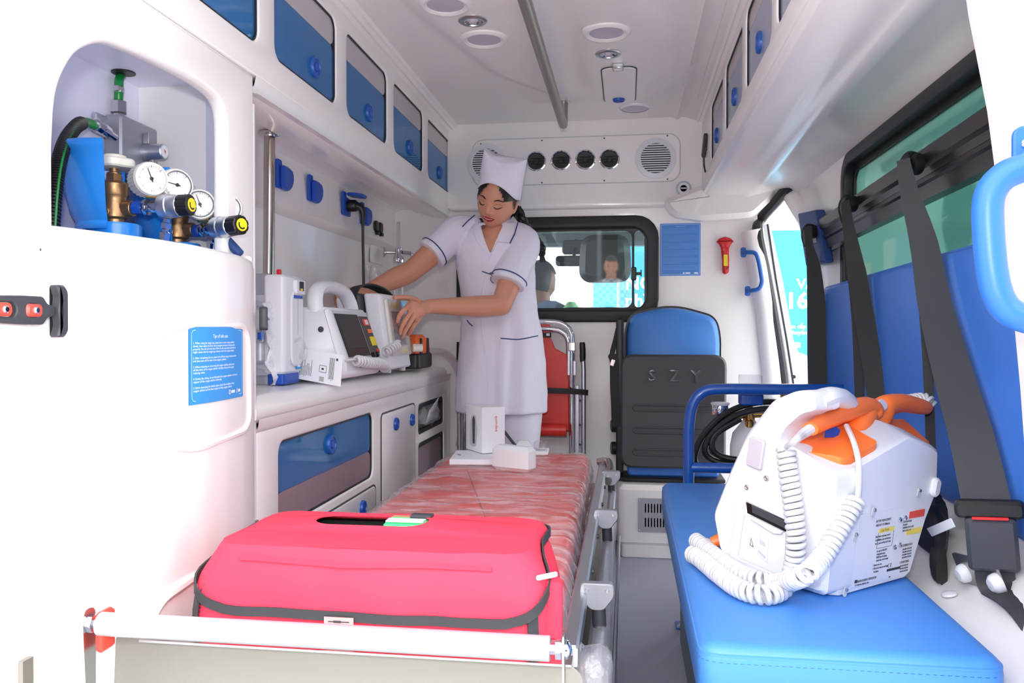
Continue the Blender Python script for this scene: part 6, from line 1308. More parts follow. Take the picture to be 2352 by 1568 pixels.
# ---- stretcher
sr = thing('stretcher', (-0.36, 2.0, 0.23), 'ambulance stretcher with red mattress under clear film', 'stretcher')
MX0, MX1, MY0, MY1, MZ = -0.622, -0.100, 1.09, 2.86, 0.447
a = MB(); cushion(a, [(MX0, MY0), (MX1, MY0), (MX1 - 0.03, MY1), (MX0 + 0.005, MY1)], 0.375, MZ, 0.03); O('mattress', a, 'mattress_red', sr, smooth=60)
a = MB(); rows = []; NXF, NYF = 60, 150
prof = []
for i in range(NXF + 1):
    u = i / NXF
    if u < 0.14: prof.append((-0.0, (u / 0.14)))
for j in range(NYF + 1):
    y = MY0 - 0.01 + (MY1 - MY0 + 0.02) * j / NYF; row = []
    sh = -0.03 * (y - MY0) / (MY1 - MY0)
    endf = max(0.0, (y - (MY1 - 0.03)) / 0.04)
    for i in range(NXF + 1):
        u = i / NXF; w = MX1 + sh + 0.006 - (MX0 - 0.006); x = MX0 - 0.006 + w * u
        d = min(u, 1 - u) * w; e = max(0.0, 1 - d / 0.035)
        z = MZ + 0.005 - 0.03 * (1 - math.sqrt(max(0, 1 - min(1, e) ** 2))) - 0.03 * endf * endf
        k = nz(x * 5, y * 16 + 2.0 * nz(x, y, 0, 4), 0.3) * 0.006 + nz(x * 16 + y * 4, y * 42, 1.7) * 0.0035 + abs(nz(x * 9 - y * 5, y * 11 + x * 3, 5.1)) * 0.005
        row.append((x, y, z + k + 0.001))
    xl, zl = row[0][0], row[0][2]; xr, zr = row[-1][0], row[-1][2]
    le = [(xl - 0.006 + 0.008 * nz(y * 20, k_ * 2.0, 3), y, zl - 0.022 * k_) for k_ in (5, 4, 3, 2, 1)]; re = [(xr + 0.006 + 0.010 * nz(y * 24, k_ * 2.0, 7), y, zr - 0.022 * k_) for k_ in (1, 2, 3, 4, 5)]
    rows.append(le + row + re)
a.loft(rows, closed=False); O('protective_film', a, 'film', sr, 'clear wrinkled plastic film', smooth=80)
a = MB()
for x in (-0.635, -0.095): a.box((x, 1.98, 0.375), (0.022, 1.62, 0.04), ch=0.004)
a = MB(); a.box((-0.635, 1.98, 0.375), (0.022, 1.62, 0.04), ch=0.004); O('side_frame', a, 'aluminium', sr)
a = MB(); a.box((-0.083, 2.02, 0.398), (0.026, 1.66, 0.035), ch=0.004); O('side_frame', a, 'aluminium', sr)
a = MB(); a.box((-0.36, 1.98, 0.35), (0.53, 1.6, 0.02)); O('frame_base', a, 'steel_dull', sr)
for y, zc_ in ((2.68, 0.415), (2.05, 0.425), (1.45, 0.425)):
    a = MB(); a.prism(roundpoly([(-0.030, 0.018), (0.030, 0.018), (0.032, -0.004), (0.012, -0.030), (-0.012, -0.030), (-0.032, -0.004)], 0.008, 3), -0.010, 0.010, T(-0.052, y, zc_ - 0.012) @ basis((1, 0, 0), (0, 0, 1), (0, -1, 0)), ch=0.002); pv = O('pivot_bracket', a, 'cast_alu', sr)
    a = MB(); a.tube([(-0.050, y + 0.005, zc_ - 0.03), (-0.048, y + 0.008, zc_ - 0.075)], 0.0125, 14); O('pivot_sleeve', a, 'charcoal', pv)
    for dx in (-0.018, 0.018):
        a = MB(); a.lathe([(0.004, 0), (0.003, 0.004)], T(-0.052 + dx, y - 0.010, zc_ - 0.006) @ rx(PI / 2), 8); O('bolt', a, 'steel', pv)
a = MB(); a.tube([(-0.047, 1.30, 0.335), (-0.047, 2.0, 0.34), (-0.048, 2.75, 0.345)], 0.0125, 14); O('guard_rail', a, 'aluminium', sr)
a = MB(); a.box((-0.022, 1.75, 0.255), (0.008, 1.3, 0.05), ch=0.002); O('lower_rail', a, 'aluminium', sr)
a = MB(); a.tube(spline([(-0.10, 2.86, 0.42), (-0.065, 2.84, 0.425), (-0.055, 2.76, 0.41), (-0.06, 2.66, 0.39)], 5), 0.013, 12); O('corner_tube', a, 'steel', sr)
for y in (1.62, 1.9, 2.25, 2.5):
    a = MB(); a.lathe([(0.006, 0), (0.005, 0.005), (0.001, 0.006)], T(-0.069, y, 0.40) @ zto((1, 0, 0)), 10); O('bolt', a, 'charcoal', sr)
a = MB(); rings = []
for i in range(13):
    t_ = i / 12; ring = []
    for k in range(18):
        an = 2 * PI * k / 18; q = (0.30 + 0.7 * math.sin(PI * (0.18 + 0.72 * t_))) * (1 + 0.22 * nz(math.cos(an) * 2, math.sin(an) * 2, t_ * 5))
        ring.append((-0.052 + 0.036 * q * math.cos(an), 1.22 + 0.05 * q * math.sin(an), 0.395 - 0.15 * t_ + 0.01 * math.sin(3 * an + i)))
    rings.append(ring)
a.loft(rings); O('rail_bag', a, 'film_bag', sr, 'clear plastic bag over the rail end', smooth=80)
a = MB(); a.loft([[(-0.047 + (0.019 + 0.003 * nz(math.cos(t) * 3, math.sin(t) * 3, y * 9)) * math.cos(t), y, 0.335 + (0.019 + 0.004 * nz(math.cos(t) * 3, y * 12, math.sin(t) * 3)) * math.sin(t)) for t in [2 * PI * k / 14 for k in range(14)]] for y in [1.28 + 0.06 * i for i in range(18)]]); O('rail_wrap', a, 'film_bag', sr, smooth=80)

# ---- red first-aid bag
bg = thing('first_aid_bag', (-0.36, 1.21, 0.456), 'bright red medical bag with black trim lying on the stretcher', 'bag')
def per(z, n=7, off=0.0, x0=-0.622, x1=-0.102, y0=1.075, y1=1.325):
    t_ = (z - 0.456) / 0.122; k = 0.038 * max(0, t_) ** 2.4; ky = 0.022 * max(0, t_) ** 3
    p = rrb(x0 + k - off, x1 - k + off, y0 + ky - off, y1 - ky + off, 0.045 + off, n)
    out = []
    for i, q in enumerate(p):
        r = p[(i + 1) % len(p)]; L = math.hypot(r[0] - q[0], r[1] - q[1]); m = max(1, int(L / 0.018))
        for j in range(m): out.append((q[0] + (r[0] - q[0]) * j / m, q[1] + (r[1] - q[1]) * j / m))
    return out
NP = len(per(0.5)); 
def bagp(i, z, off=0.0):
    P = per(z, off=off); 
    if len(P) != NP: P = [P[int(j * len(P) / NP)] for j in range(NP)]
    x, y = P[i]; w_ = 0.005 * nz(x * 9, z * 14, y * 9) + 0.0025 * nz(x * 26, z * 26, y * 26)
    c = Vector((-0.362, 1.2, 0)); d = (Vector((x, y, 0)) - c).normalized(); q = Vector((x, y, z)) + d * w_
    return q
# fixed sampling so every ring matches
BASE = per(0.456)
def ringpt(b, z, off=0.0):
    t_ = (z - 0.456) / 0.122; k = 0.040 * max(0, t_) ** 2.4; ky = 0.020 * max(0, t_) ** 3
    cx, cy = -0.362, 1.200
    sx = (0.26 - k + off) / 0.26; sy = (0.125 - ky + off) / 0.125
    x = cx + (b[0] - cx) * sx; y = cy + (b[1] - cy) * sy
    w_ = 0.010 * nz(x * 9, z * 12, y * 9) + 0.004 * nz(x * 22 + z * 14, z * 20, y * 22)
    d = Vector((x - cx, (y - cy) * 2, 0)); d = d.normalized() if d.length > 0 else d
    return Vector((x, y, z)) + d * w_
zs = [0.456, 0.462, 0.475, 0.49, 0.505, 0.52, 0.535, 0.548]
a = MB(); a.loft([[ringpt(b, z) for b in BASE] for z in zs], caps=False); O('body', a, 'bag_red', bg, smooth=70)
def zp(b):
    f = (b[1] - 1.075) / 0.25; ux = abs(b[0] + 0.362) / 0.26
    z = 0.487 + 0.03 * max(0.0, (ux - 0.72) / 0.28) ** 1.5
    return min(0.56, z + 0.06 * min(1, f * 1.6))
ZT = 0.574
a = MB(); rings = [[ringpt(b, zp(b) + (ZT - zp(b)) * t_, 0.005 + 0.002 * math.sin(PI * t_)) for b in BASE] for t_ in (0, 0.15, 0.35, 0.55, 0.72, 0.86, 0.95, 1.0)]
a.loft(rings, caps=False)
top_out = [(p.x, p.y) for p in rings[-1]]
def topdome(x, y): 
    ux = min(1, abs(x + 0.362) / 0.225); uy = (y - 1.2) / 0.11
    return ZT + 0.012 * (1 - ux ** 4) * max(0, 1 - uy * uy) + 0.002 * nz(x * 12, y * 12)
slot = rrb(-0.482, -0.305, 1.182, 1.262, 0.034, 6)
tp = MB(); tp.plate(top_out, [slot], 0, 0.002)
tp.v = [Vector((p.x, p.y, topdome(p.x, p.y) + (p.z - 0.002))) for p in tp.v]
a.v += []; o_ = len(a.v); a.v += tp.v; a.f += [tuple(i + o_ for i in f_) for f_ in tp.f]; a.m += [0] * len(tp.f)
O('flap', a, 'bag_red', bg, smooth=70)
a = MB(); a.strip([ringpt(b, zp(b), 0.0075) for b in BASE] + [ringpt(BASE[0], zp(BASE[0]), 0.0075)], 0.013, 0.003, (0, 0, 1)); O('trim_tape', a, 'bag_trim', bg)
fold = [b for b in BASE if b[1] < 1.085 and -0.56 < b[0] < -0.165]
fold.sort(key=lambda b: b[0])
a = MB(); a.tube([ringpt(b, 0.5555 + 0.002 * math.sin(b[0] * 20), 0.0075) for b in fold], 0.0035, 6); O('front_fold', a, 'bag_red', bg)
for xz in (-0.608, -0.128):
    a = MB(); bb = min(BASE, key=lambda b: abs(b[0] - xz) + 3 * max(0, b[1] - 1.12)); P = [ringpt(bb, z, 0.003) for z in (0.458, 0.48, 0.50, 0.52, 0.538)]
    a.strip(P, 0.016, 0.003, (0.8, 0.6, 0) if xz > -0.3 else (0.7, -0.7, 0)); zp_ = O('zipper', a, 'bag_trim', bg)
    a = MB()
    for k in range(16): a.box(tuple(P[0].lerp(P[-1], k / 15) + Vector((0, -0.003, 0))), (0.005, 0.002, 0.0018))
    O('zipper_teeth', a, 'charcoal', zp_, kind='stuff')
a = MB(); pz = ringpt(min(BASE, key=lambda b: abs(b[0] + 0.128) + 3 * max(0, b[1] - 1.12)), 0.541, 0.006); a.prism(rr(0.030, 0.007, 0.003), 0, 0.002, T(pz + Vector((0.030, 0.012, 0.006))) @ ry(-0.25) @ rx(PI / 3)); O('zip_pull', a, 'chrome', bg)
a = MB(); a.prism(rrb(-0.111, -0.088, 0.456, 0.536, 0.006), 0.0, 0.03, T(0, 1.13, 0) @ basis((1, 0, 0), (0, 0, 1), (0, -1, 0)), ch=0.004); O('side_pocket', a, 'bag_red', bg)
lb0 = ringpt(min(BASE, key=lambda b: abs(b[0] + 0.385) + 9 * max(0, b[1] - 1.08)), 0.472, 0.011)
mat('clear_label', rgb(226, 150, 150), 0.3); a = MB(); a.box(tuple(lb0 + Vector((0, 0, 0.002))), (0.042, 0.0012, 0.026)); lb_ = O('label', a, 'clear_label', bg)
a = MB(); a.box(tuple(lb0 + Vector((0, -0.001, 0.009))), (0.030, 0.0008, 0.0012)); a.box(tuple(lb0 + Vector((-0.002, -0.001, 0.009))), (0.011, 0.0009, 0.003)); O('label_print', a, 'ink', lb_)
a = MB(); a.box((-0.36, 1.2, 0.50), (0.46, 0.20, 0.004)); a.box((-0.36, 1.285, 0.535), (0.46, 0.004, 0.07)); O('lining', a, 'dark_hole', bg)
kt = thing('medicine_pack', (-0.345, 1.24, 0.51), 'green and white pack showing through the bag handle slot', 'pack')
a = MB(); a.box((-0.345, 1.252, 0.545), (0.07, 0.05, 0.072), ch=0.006); O('box', a, 'green_card', kt)
a = MB(); a.box((-0.345, 1.238, 0.5815), (0.06, 0.02, 0.002)); O('white_band', a, 'paper', kt)
a = MB(); a.box((-0.325, 1.262, 0.584), (0.035, 0.02, 0.005), ch=0.001); O('grey_clip', a, 'charcoal', kt)

# ---- boxes and tablet on the mattress
ZM = 0.4555
def boxat(name, label, cat, c, d, ang, m_, ch=0.002, parts=None, tilt=0):
    t = thing(name, (c[0], c[1], ZM), label, cat); M = T(c[0], c[1], c[2]) @ rz(ang) @ rx(tilt)
    a = MB(); a.box((0, 0, 0), d, M, ch); O('carton', a, m_, t); return t, M
t, M = boxat('phone_box', 'upright white carton with red lettering and cut-out side on the stretcher', 'box', (-0.475, 2.70, ZM + 0.079 + 0.018), (0.085, 0.13, 0.152), 0.62, 'paper')
a = MB(); a.text('quondxe', 0.015, M @ T(0.006, -0.0655, 0.02) @ basis((0, 0, -1), (1, 0, 0), (0, -1, 0)), 0.0002, align='CENTER'); O('lettering', a, 'latch_red', t)
a = MB(); a.prism(roundpoly([(-0.02, -0.06), (0.03, -0.06), (0.04, 0.0), (0.03, 0.04), (0.01, 0.05), (-0.015, 0.03)], 0.015, 4), 0, 0.001, M @ T(-0.0427, 0.01, 0) @ basis((0, -1, 0), (0, 0, 1), (-1, 0, 0))); O('picture_panel', a, 'device_grey', t)
a = MB(); a.prism(roundpoly([(0.005, -0.05), (0.02, -0.05), (0.022, 0.03), (0.012, 0.045), (0.002, 0.03)], 0.006, 3), 0.001, 0.0018, M @ T(-0.0427, 0.01, 0) @ basis((0, -1, 0), (0, 0, 1), (-1, 0, 0))); O('picture', a, 'charcoal', t)
t, M = boxat('box_lid', 'flat white carton lid lying under the upright carton', 'box lid', (-0.493, 2.62, ZM + 0.009), (0.15, 0.20, 0.018), 0.10, 'paper')
a = MB(); a.box((-0.05, 0.02, 0.0095), (0.004, 0.022, 0.0006), M @ rz(0.5)); O('mark', a, 'ink', t)
t, M = boxat('white_case', 'rounded white plastic box at the front of the cartons', 'box', (-0.34, 2.44, ZM + 0.038), (0.135, 0.052, 0.076), -0.42, 'chart_white', 0.012)
t, M = boxat('carton_tray', 'low white carton tray at the far right of the cartons', 'box', (-0.335, 2.80, ZM + 0.006), (0.13, 0.10, 0.012), 0.05, 'paper')
t, M = boxat('earphone_case', 'small white rounded case standing on the low carton tray', 'case', (-0.355, 2.79, ZM + 0.012 + 0.016), (0.055, 0.035, 0.032), 0.2, 'chart_white', 0.010)
t, M = boxat('clear_insert', 'small clear plastic insert beside the white case', 'plastic insert', (-0.298, 2.80, ZM + 0.012 + 0.015), (0.042, 0.04, 0.03), -0.1, 'clear_plastic', 0.004)
t = thing('tablet', (-0.40, 2.78, ZM), 'dark tablet leaning against the upright white carton', 'tablet')
q = [Vector((-0.483, 2.78, 0.604)), Vector((-0.37, 2.7, 0.487))]; q += [q[1] + Vector((-0.035, 0.13, 0.0)), q[0] + Vector((-0.035, 0.13, 0.0))]
a = MB(); nn2 = (q[1] - q[0]).cross(q[3] - q[0]).normalized(); a.loft([q, [p + nn2 * 0.008 for p in q]]); O('slab', a, 'charcoal', t, bev=0.002)
a = MB(); c_ = sum(q, Vector()) / 4; a.loft([[c_ + (p - c_) * 0.92 - nn2 * 0.0006 for p in q], [c_ + (p - c_) * 0.92 + nn2 * 0.0002 for p in q]]); O('screen', a, 'screen_dark', t)


# ================================================================ PEOPLE
def fuse(mb, voxel, smooth_it=6, smooth_f=0.5):
    """one continuous surface from overlapping volumes"""
    me = bpy.data.meshes.new('t'); me.from_pydata([tuple(p) for p in mb.v], [], mb.f)
    bm = bmesh.new(); bm.from_mesh(me); bmesh.ops.recalc_face_normals(bm, faces=bm.faces); bm.to_mesh(me); bm.free()
    ob = bpy.data.objects.new('t', me); COL.objects.link(ob)
    r = ob.modifiers.new('r', 'REMESH'); r.mode = 'VOXEL'; r.voxel_size = voxel
    s = ob.modifiers.new('s', 'SMOOTH'); s.iterations = smooth_it; s.factor = smooth_f
    m2 = bpy.data.meshes.new_from_object(ob.evaluated_get(bpy.context.evaluated_depsgraph_get()))
    out = MB(); out.v = [v.co.copy() for v in m2.vertices]; out.f = [tuple(p.vertices) for p in m2.polygons]; out.m = [0] * len(out.f)
    bpy.data.objects.remove(ob); bpy.data.meshes.remove(me); bpy.data.meshes.remove(m2)
    return out
def limb(mb, pts, rad, n=14, sub=5, flat=None, up=None, tip=True):
    P = spline(pts, sub); R = []
    for i in range(len(P)):
        f_ = i / (len(P) - 1) * (len(rad) - 1); k = min(int(f_), len(rad) - 2); R.append(rad[k] + (rad[k + 1] - rad[k]) * (f_ - k))
    mb.tube(P, R, n, flat=flat, up=up)
    mb.sph(P[0], R[0], 12, 8); 
    if tip: mb.sph(P[-1], R[-1], 12, 8)
def ell(cx, cy, z, hx, hy, n=28, tilt=0.0, a0=0.0):
    c, s = math.cos(tilt), math.sin(tilt); out = []
    for k in range(n):
        a = 2 * PI * k / n; x, y = hx * math.copysign(abs(math.cos(a)) ** 0.85, math.cos(a)), hy * math.copysign(abs(math.sin(a)) ** 0.85, math.sin(a))
        out.append((cx + x * c - y * s, cy + x * s + y * c, z))
    return out
def head_frame(pos, toward, yaw, pitch, roll):
    t = Vector(toward).normalized(); vr = t.cross(Vector((0, 0, 1))).normalized() * -1
    f = t * math.cos(yaw) - vr * math.sin(yaw); f = f * math.cos(pitch) - Vector((0, 0, 1)) * math.sin(pitch)
    r = Vector((0, 0, 1)).cross(f).normalized(); u = f.cross(r).normalized()
    if r.dot(vr) < 0: r = -r
    u = u if u.z > 0 else -u
    r2 = r * math.cos(roll) - u * math.sin(roll); u2 = u * math.cos(roll) + r * math.sin(roll)
    return basis(r2, f, u2, pos)     # local x: viewer's right, local y: face forward, local z: crown
def head_point(a, b, c, k=1.0):
    x, y, z = 0.0715 * a, 0.088 * b, 0.112 * c
    if c < 0:
        x *= 1 - 0.36 * abs(c) ** 2.0; y *= (1 - 0.05 * abs(c) ** 2) if b > 0 else (1 - 0.45 * abs(c) ** 1.3)
    if b > 0.1:
        w = min(1.0, (b - 0.1) / 0.35); g = lambda cx, cz, sx, sz: math.exp(-((x - cx) / sx) ** 2 - ((z - cz) / sz) ** 2)
        d = 0.0
        nzp = max(0.0, min(1.0, (0.014 - z) / 0.040)) if z > -0.026 else max(0.0, 1 - ((-0.026 - z) / 0.011)) 
        d += 0.019 * nzp * math.exp(-(x / (0.0075 + 0.006 * nzp)) ** 2)
        d += 0.0045 * (g(0.0125, -0.026, 0.007, 0.008) + g(-0.0125, -0.026, 0.007, 0.008))
        d -= 0.0065 * (g(0.030, 0.008, 0.015, 0.012) + g(-0.030, 0.008, 0.015, 0.012))
        d += 0.0055 * (g(0.030, 0.002, 0.011, 0.008) + g(-0.030, 0.002, 0.011, 0.008))
        d += 0.003 * (g(0.028, 0.026, 0.02, 0.008) + g(-0.028, 0.026, 0.02, 0.008))
        d += 0.0045 * (g(0.040, -0.028, 0.02, 0.018) + g(-0.040, -0.028, 0.02, 0.018))
        d += 0.0058 * g(0, -0.0475, 0.021, 0.0055) + 0.0062 * g(0, -0.0585, 0.018, 0.0065)
        d -= 0.0035 * g(0, -0.0525, 0.024, 0.0024)
        d += 0.007 * g(0, -0.088, 0.020, 0.014)
        y += w * d
    return Vector((x * k, y * k, z * k))
def head_mb(M, nu=72, nv=60):
    mb = MB(); rings = []
    for j in range(nv + 1):
        ph = PI * (j + 0.0) / nv; c = -math.cos(ph); e = max(math.sin(ph), 0.002)
        rings.append([M @ head_point(e * math.cos(2 * PI * i / nu), e * math.sin(2 * PI * i / nu), c) for i in range(nu)])
    mb.loft(rings); return mb
def face_pt(x, z, off=0.001):
    """point on the front of the face at local x, z"""
    c = max(-0.98, min(0.98, z / 0.112)); e = math.sqrt(1 - c * c)
    a = 0.0
    lo, hi = -0.98, 0.98
    for _ in range(24):
        mid = (lo + hi) / 2; q = head_point(mid * e, math.sqrt(max(0, 1 - mid * mid)) * e, c)
        if q.x < x: lo = mid
        else: hi = mid
    q = head_point(lo * e, math.sqrt(max(0, 1 - lo * lo)) * e, c); return Vector((q.x, q.y + off, q.z))
def face_patch(M, outline, off0=-0.002, off1=0.0012, n=1):
    mb = MB(); P = [face_pt(x, z, 0) for x, z in outline]; c = sum(P, Vector()) / len(P); m = len(P)
    top = [M @ (p + Vector((0, off1, 0))) for p in P]; mb.v = top + [M @ (p + Vector((0, off0, 0))) for p in P]
    cx = sum(o[0] for o in outline) / m; cz = sum(o[1] for o in outline) / m
    mb.v.append(M @ (face_pt(cx, cz, off1 + 0.0008)))
    for i in range(m):
        j = (i + 1) % m; mb.f += [(i, j, 2 * m), (i + m, j + m, j, i)]; mb.m += [0, 0]
    return mb
def face_line(M, pts, r, off=0.0008, flat=None):
    mb = MB(); P = [M @ face_pt(p.x, p.y, off) for p in spline([(x, z, 0) for x, z in pts], 4)]; k = len(P)
    mb.tube(P, [r * (0.35 + 0.65 * math.sin(PI * (i + 0.6) / (k + 0.2))) for i in range(k)], 6); return mb
def shell(M, cond, k, nu=64, nv=48, wav=0.0):
    """part of the head surface, scaled by k, where cond(a, b, c) holds (hair)"""
    mb = MB(); idx = {}; pts = []
    for j in range(nv + 1):
        ph = PI * j / nv; c = -math.cos(ph); e = max(math.sin(ph), 0.002)
        for i in range(nu):
            a_, b_ = e * math.cos(2 * PI * i / nu), e * math.sin(2 * PI * i / nu)
            q = Vector((0.0715 * a_, 0.088 * b_, 0.112 * c)); 
            if c < 0: q.x *= 1 - 0.2 * abs(c) ** 2; 
            pts.append((M @ (q * (k + wav * math.sin(i * 2.1) * 0.3)), (a_, b_, c)))
    used = {}
    for j in range(nv):
        for i in range(nu):
            f_ = [j * nu + i, j * nu + (i + 1) % nu, (j + 1) * nu + (i + 1) % nu, (j + 1) * nu + i]
            m_ = [sum(pts[q][1][d] for q in f_) / 4 for d in range(3)]
            if cond(*m_):
                g = []
                for q in f_:
                    if q not in used: used[q] = len(mb.v); mb.v.append(pts[q][0])
                    g.append(used[q])
                mb.f.append(tuple(g)); mb.m.append(0)
    return mb

# ---------------------------------------------------------------- nurse
nu_ = thing('person', (-0.48, 3.14, 0.0), 'woman in white nurse uniform and cap bending over the counter devices', 'person')
HM = head_frame(Vector((-0.474, 2.965, 1.367)), (0.16, -0.985, 0.0), math.radians(24), math.radians(24), math.radians(19))
hmb = head_mb(HM); bd = MB(); bd.add(hmb.v, hmb.f)
# ear
for sx in (1, -1):
    ep = HM @ Vector((0.0705 * sx, -0.006, -0.012)); bd.sph((0, 0, 0), (0.008, 0.017, 0.028), 12, 8, T(ep) @ (HM.to_3x3().to_4x4()) @ rz(-0.35 * sx) @ ry(0.12 * sx))
nb = Vector((-0.492, 3.02, 1.233)); nt_ = HM @ Vector((0, -0.018, -0.075))
limb(bd, [nt_, (nt_ + nb) / 2, nb], [0.046, 0.048, 0.060])
CH = Vector((-0.502, 3.025, 1.16))
bd.loft([ell(CH.x - 0.005, CH.y + 0.012, z, hx, hy, 28, 0.1) for z, hx, hy in ((1.11, 0.06, 0.04), (1.14, 0.09, 0.066), (1.18, 0.11, 0.080), (1.225, 0.105, 0.075), (1.262, 0.065, 0.055))])
RS, RE, RW = Vector((-0.639, 3.02, 1.257)), Vector((-0.791, 2.92, 1.103)), Vector((-0.918, 2.8, 1.024))
LS, LE, LW = Vector((-0.384, 3.02, 1.207)), Vector((-0.455, 2.93, 0.976)), Vector((-0.695, 2.8, 0.968))
limb(bd, [RS, RS.lerp(RE, 0.5), RE, RE.lerp(RW, 0.35), RW], [0.050, 0.046, 0.040, 0.040, 0.026])
limb(bd, [LS, LS.lerp(LE, 0.55), LE], [0.050, 0.046, 0.038])
limb(bd, [LE, LE.lerp(LW, 0.35) + Vector((0, 0, -0.003)), LW], [0.038, 0.039, 0.0255])
def hand(mb, wrist, palm, knuckles, fingers, thumb, r=0.0088):
    limb(mb, [wrist, wrist.lerp(palm, 0.5), palm], [0.025, 0.027, 0.025], flat=0.62, up=(knuckles[0] - knuckles[-1]).cross(palm - wrist))
    for k in range(len(knuckles) - 1): limb(mb, [knuckles[k], knuckles[k + 1]], [0.0125, 0.0125], sub=2)
    for kn in knuckles: limb(mb, [wrist.lerp(palm, 0.45), kn], [0.016, 0.0125], sub=3)
    for kn, pts in zip(knuckles, fingers): limb(mb, [kn] + pts, [0.0105, r, r * 0.94, r * 0.78], 10, 4)
    limb(mb, thumb, [0.015, 0.0115, 0.0098, 0.0085], 10, 4)
# her left hand spread on the ventilator panel
K = [Vector((-0.722, 2.66, 0.973)), Vector((-0.716, 2.649, 0.954)), Vector((-0.714, 2.664, 0.933)), Vector((-0.716, 2.706, 0.916))]
F = [[Vector((-0.722, 2.574, 0.949)), Vector((-0.738, 2.573, 0.929)), Vector((-0.746, 2.58, 0.91))], [Vector((-0.722, 2.605, 0.924)), Vector((-0.738, 2.604, 0.895)), Vector((-0.746, 2.611, 0.872))], [Vector((-0.722, 2.643, 0.907)), Vector((-0.738, 2.641, 0.88)), Vector((-0.747, 2.646, 0.86))], [Vector((-0.722, 2.694, 0.898)), Vector((-0.736, 2.7, 0.88)), Vector((-0.747, 2.717, 0.867))]]
hand(bd, LW, Vector((-0.708, 2.687, 0.95)), K, F, [Vector((-0.712, 2.774, 0.972)), Vector((-0.735, 2.731, 0.991)), Vector((-0.752, 2.67, 0.994)), Vector((-0.768, 2.631, 0.991))])
# her right hand gripping the strap behind the monitor
RP = Vector((-0.934, 2.755, 1.009)); kz = Vector((0, 0, 1))
K2 = [RP + Vector((-0.028, -0.030, 0.014)), RP + Vector((-0.034, -0.018, 0.0)), RP + Vector((-0.036, -0.008, -0.014)), RP + Vector((-0.034, 0.002, -0.027))]
F2 = [[k + Vector((-0.026, -0.018, -0.002)), k + Vector((-0.034, -0.034, -0.016)), k + Vector((-0.026, -0.042, -0.030))] for k in K2]
hand(bd, RW, RP, K2, F2, [RP + Vector((0.006, -0.012, 0.006)), RP + Vector((0.0, -0.036, 0.0)), RP + Vector((-0.012, -0.052, -0.012)), RP + Vector((-0.026, -0.060, -0.024))])
body = fuse(bd, 0.0036, 3, 0.4)
O('body', body, 'skin', nu_, smooth=180)
# tunic
tu = MB()
rg = []
for py, l, r_, yc, hy in ((945, 1052, 1252, 3.15, 0.135), (900, 1050, 1253, 3.15, 0.135), (830, 1056, 1250, 3.15, 0.132), (770, 1062, 1243, 3.145, 0.125), (715, 1064, 1232, 3.13, 0.112), (660, 1058, 1228, 3.10, 0.110), (610, 1050, 1228, 3.07, 0.112), (565, 1052, 1224, 3.05, 0.102), (535, 1068, 1208, 3.04, 0.082), (515, 1092, 1190, 3.035, 0.062)):
    L_ = (l - 1176) / 1860.0; R_ = (r_ - 1176) / 1860.0
    psi_ = math.radians(8.078); ang = lambda u: math.tan(math.atan(u) - psi_)
    xl, xr_ = yc * ang(L_), yc * ang(R_); zz = 0.88 + (760 - py) / 1860.0 * (yc * 1.013)
    rg.append(ell((xl + xr_) / 2, yc, zz, (xr_ - xl) / 2, hy, 36, 0.12))
tu.loft(rg)
RSl, LSl = Vector((-0.728, 2.955, 1.165)), Vector((-0.436, 2.955, 1.054))
limb(tu, [Vector((-0.601, 3.04, 1.271)), RS, RS.lerp(RSl, 0.6), RSl], [0.05, 0.062, 0.060, 0.061], tip=False)
limb(tu, [Vector((-0.433, 3.04, 1.251)), LS, LS.lerp(LSl, 0.6), LSl], [0.05, 0.062, 0.063, 0.067], tip=False)
tun = fuse(tu, 0.0048, 8, 0.5)
def inV(p):
    # V neck opening, in the plane of the chest (front side only)
    if p.y > 3.035: return False
    A_, B_, C_ = Vector((-0.54, 2.94, 1.275)), Vector((-0.453, 2.94, 1.279)), Vector((-0.5, 2.94, 1.162))
    def sd(p1, p2, p3): return (p1.x - p3.x) * (p2.z - p3.z) - (p2.x - p3.x) * (p1.z - p3.z)
    d1, d2, d3 = sd(p, A_, B_), sd(p, B_, C_), sd(p, C_, A_)
    return not ((d1 < 0 or d2 < 0 or d3 < 0) and (d1 > 0 or d2 > 0 or d3 > 0))
rdir, ldir = (RSl - RS).normalized(), (LSl - LS).normalized()
keep = []
for f_ in tun.f:
    c = sum((tun.v[i] for i in f_), Vector()) / len(f_)
    if inV(c): continue
    keep.append(f_)
# soft folds in the cloth
cx0 = Vector((-0.47, 3.1, 0))
for i, p in enumerate(tun.v):
    d = Vector((p.x - cx0.x, p.y - cx0.y, 0)); d = d.normalized() if d.length else d
    low = max(0.0, min(1.0, (1.05 - p.z) / 0.3))
    w_ = 0.0035 * nz(p.x * 14 + p.z * 3, p.y * 14, p.z * 5) + low * 0.007 * math.sin(math.atan2(d.y, d.x) * 7 + 2.0 * nz(p.x, p.y, p.z, 3)) + 0.002 * nz(p.x * 34, p.y * 34, p.z * 22)
    tun.v[i] = p + d * w_
tun.f = keep; tun.m = [0] * len(keep)
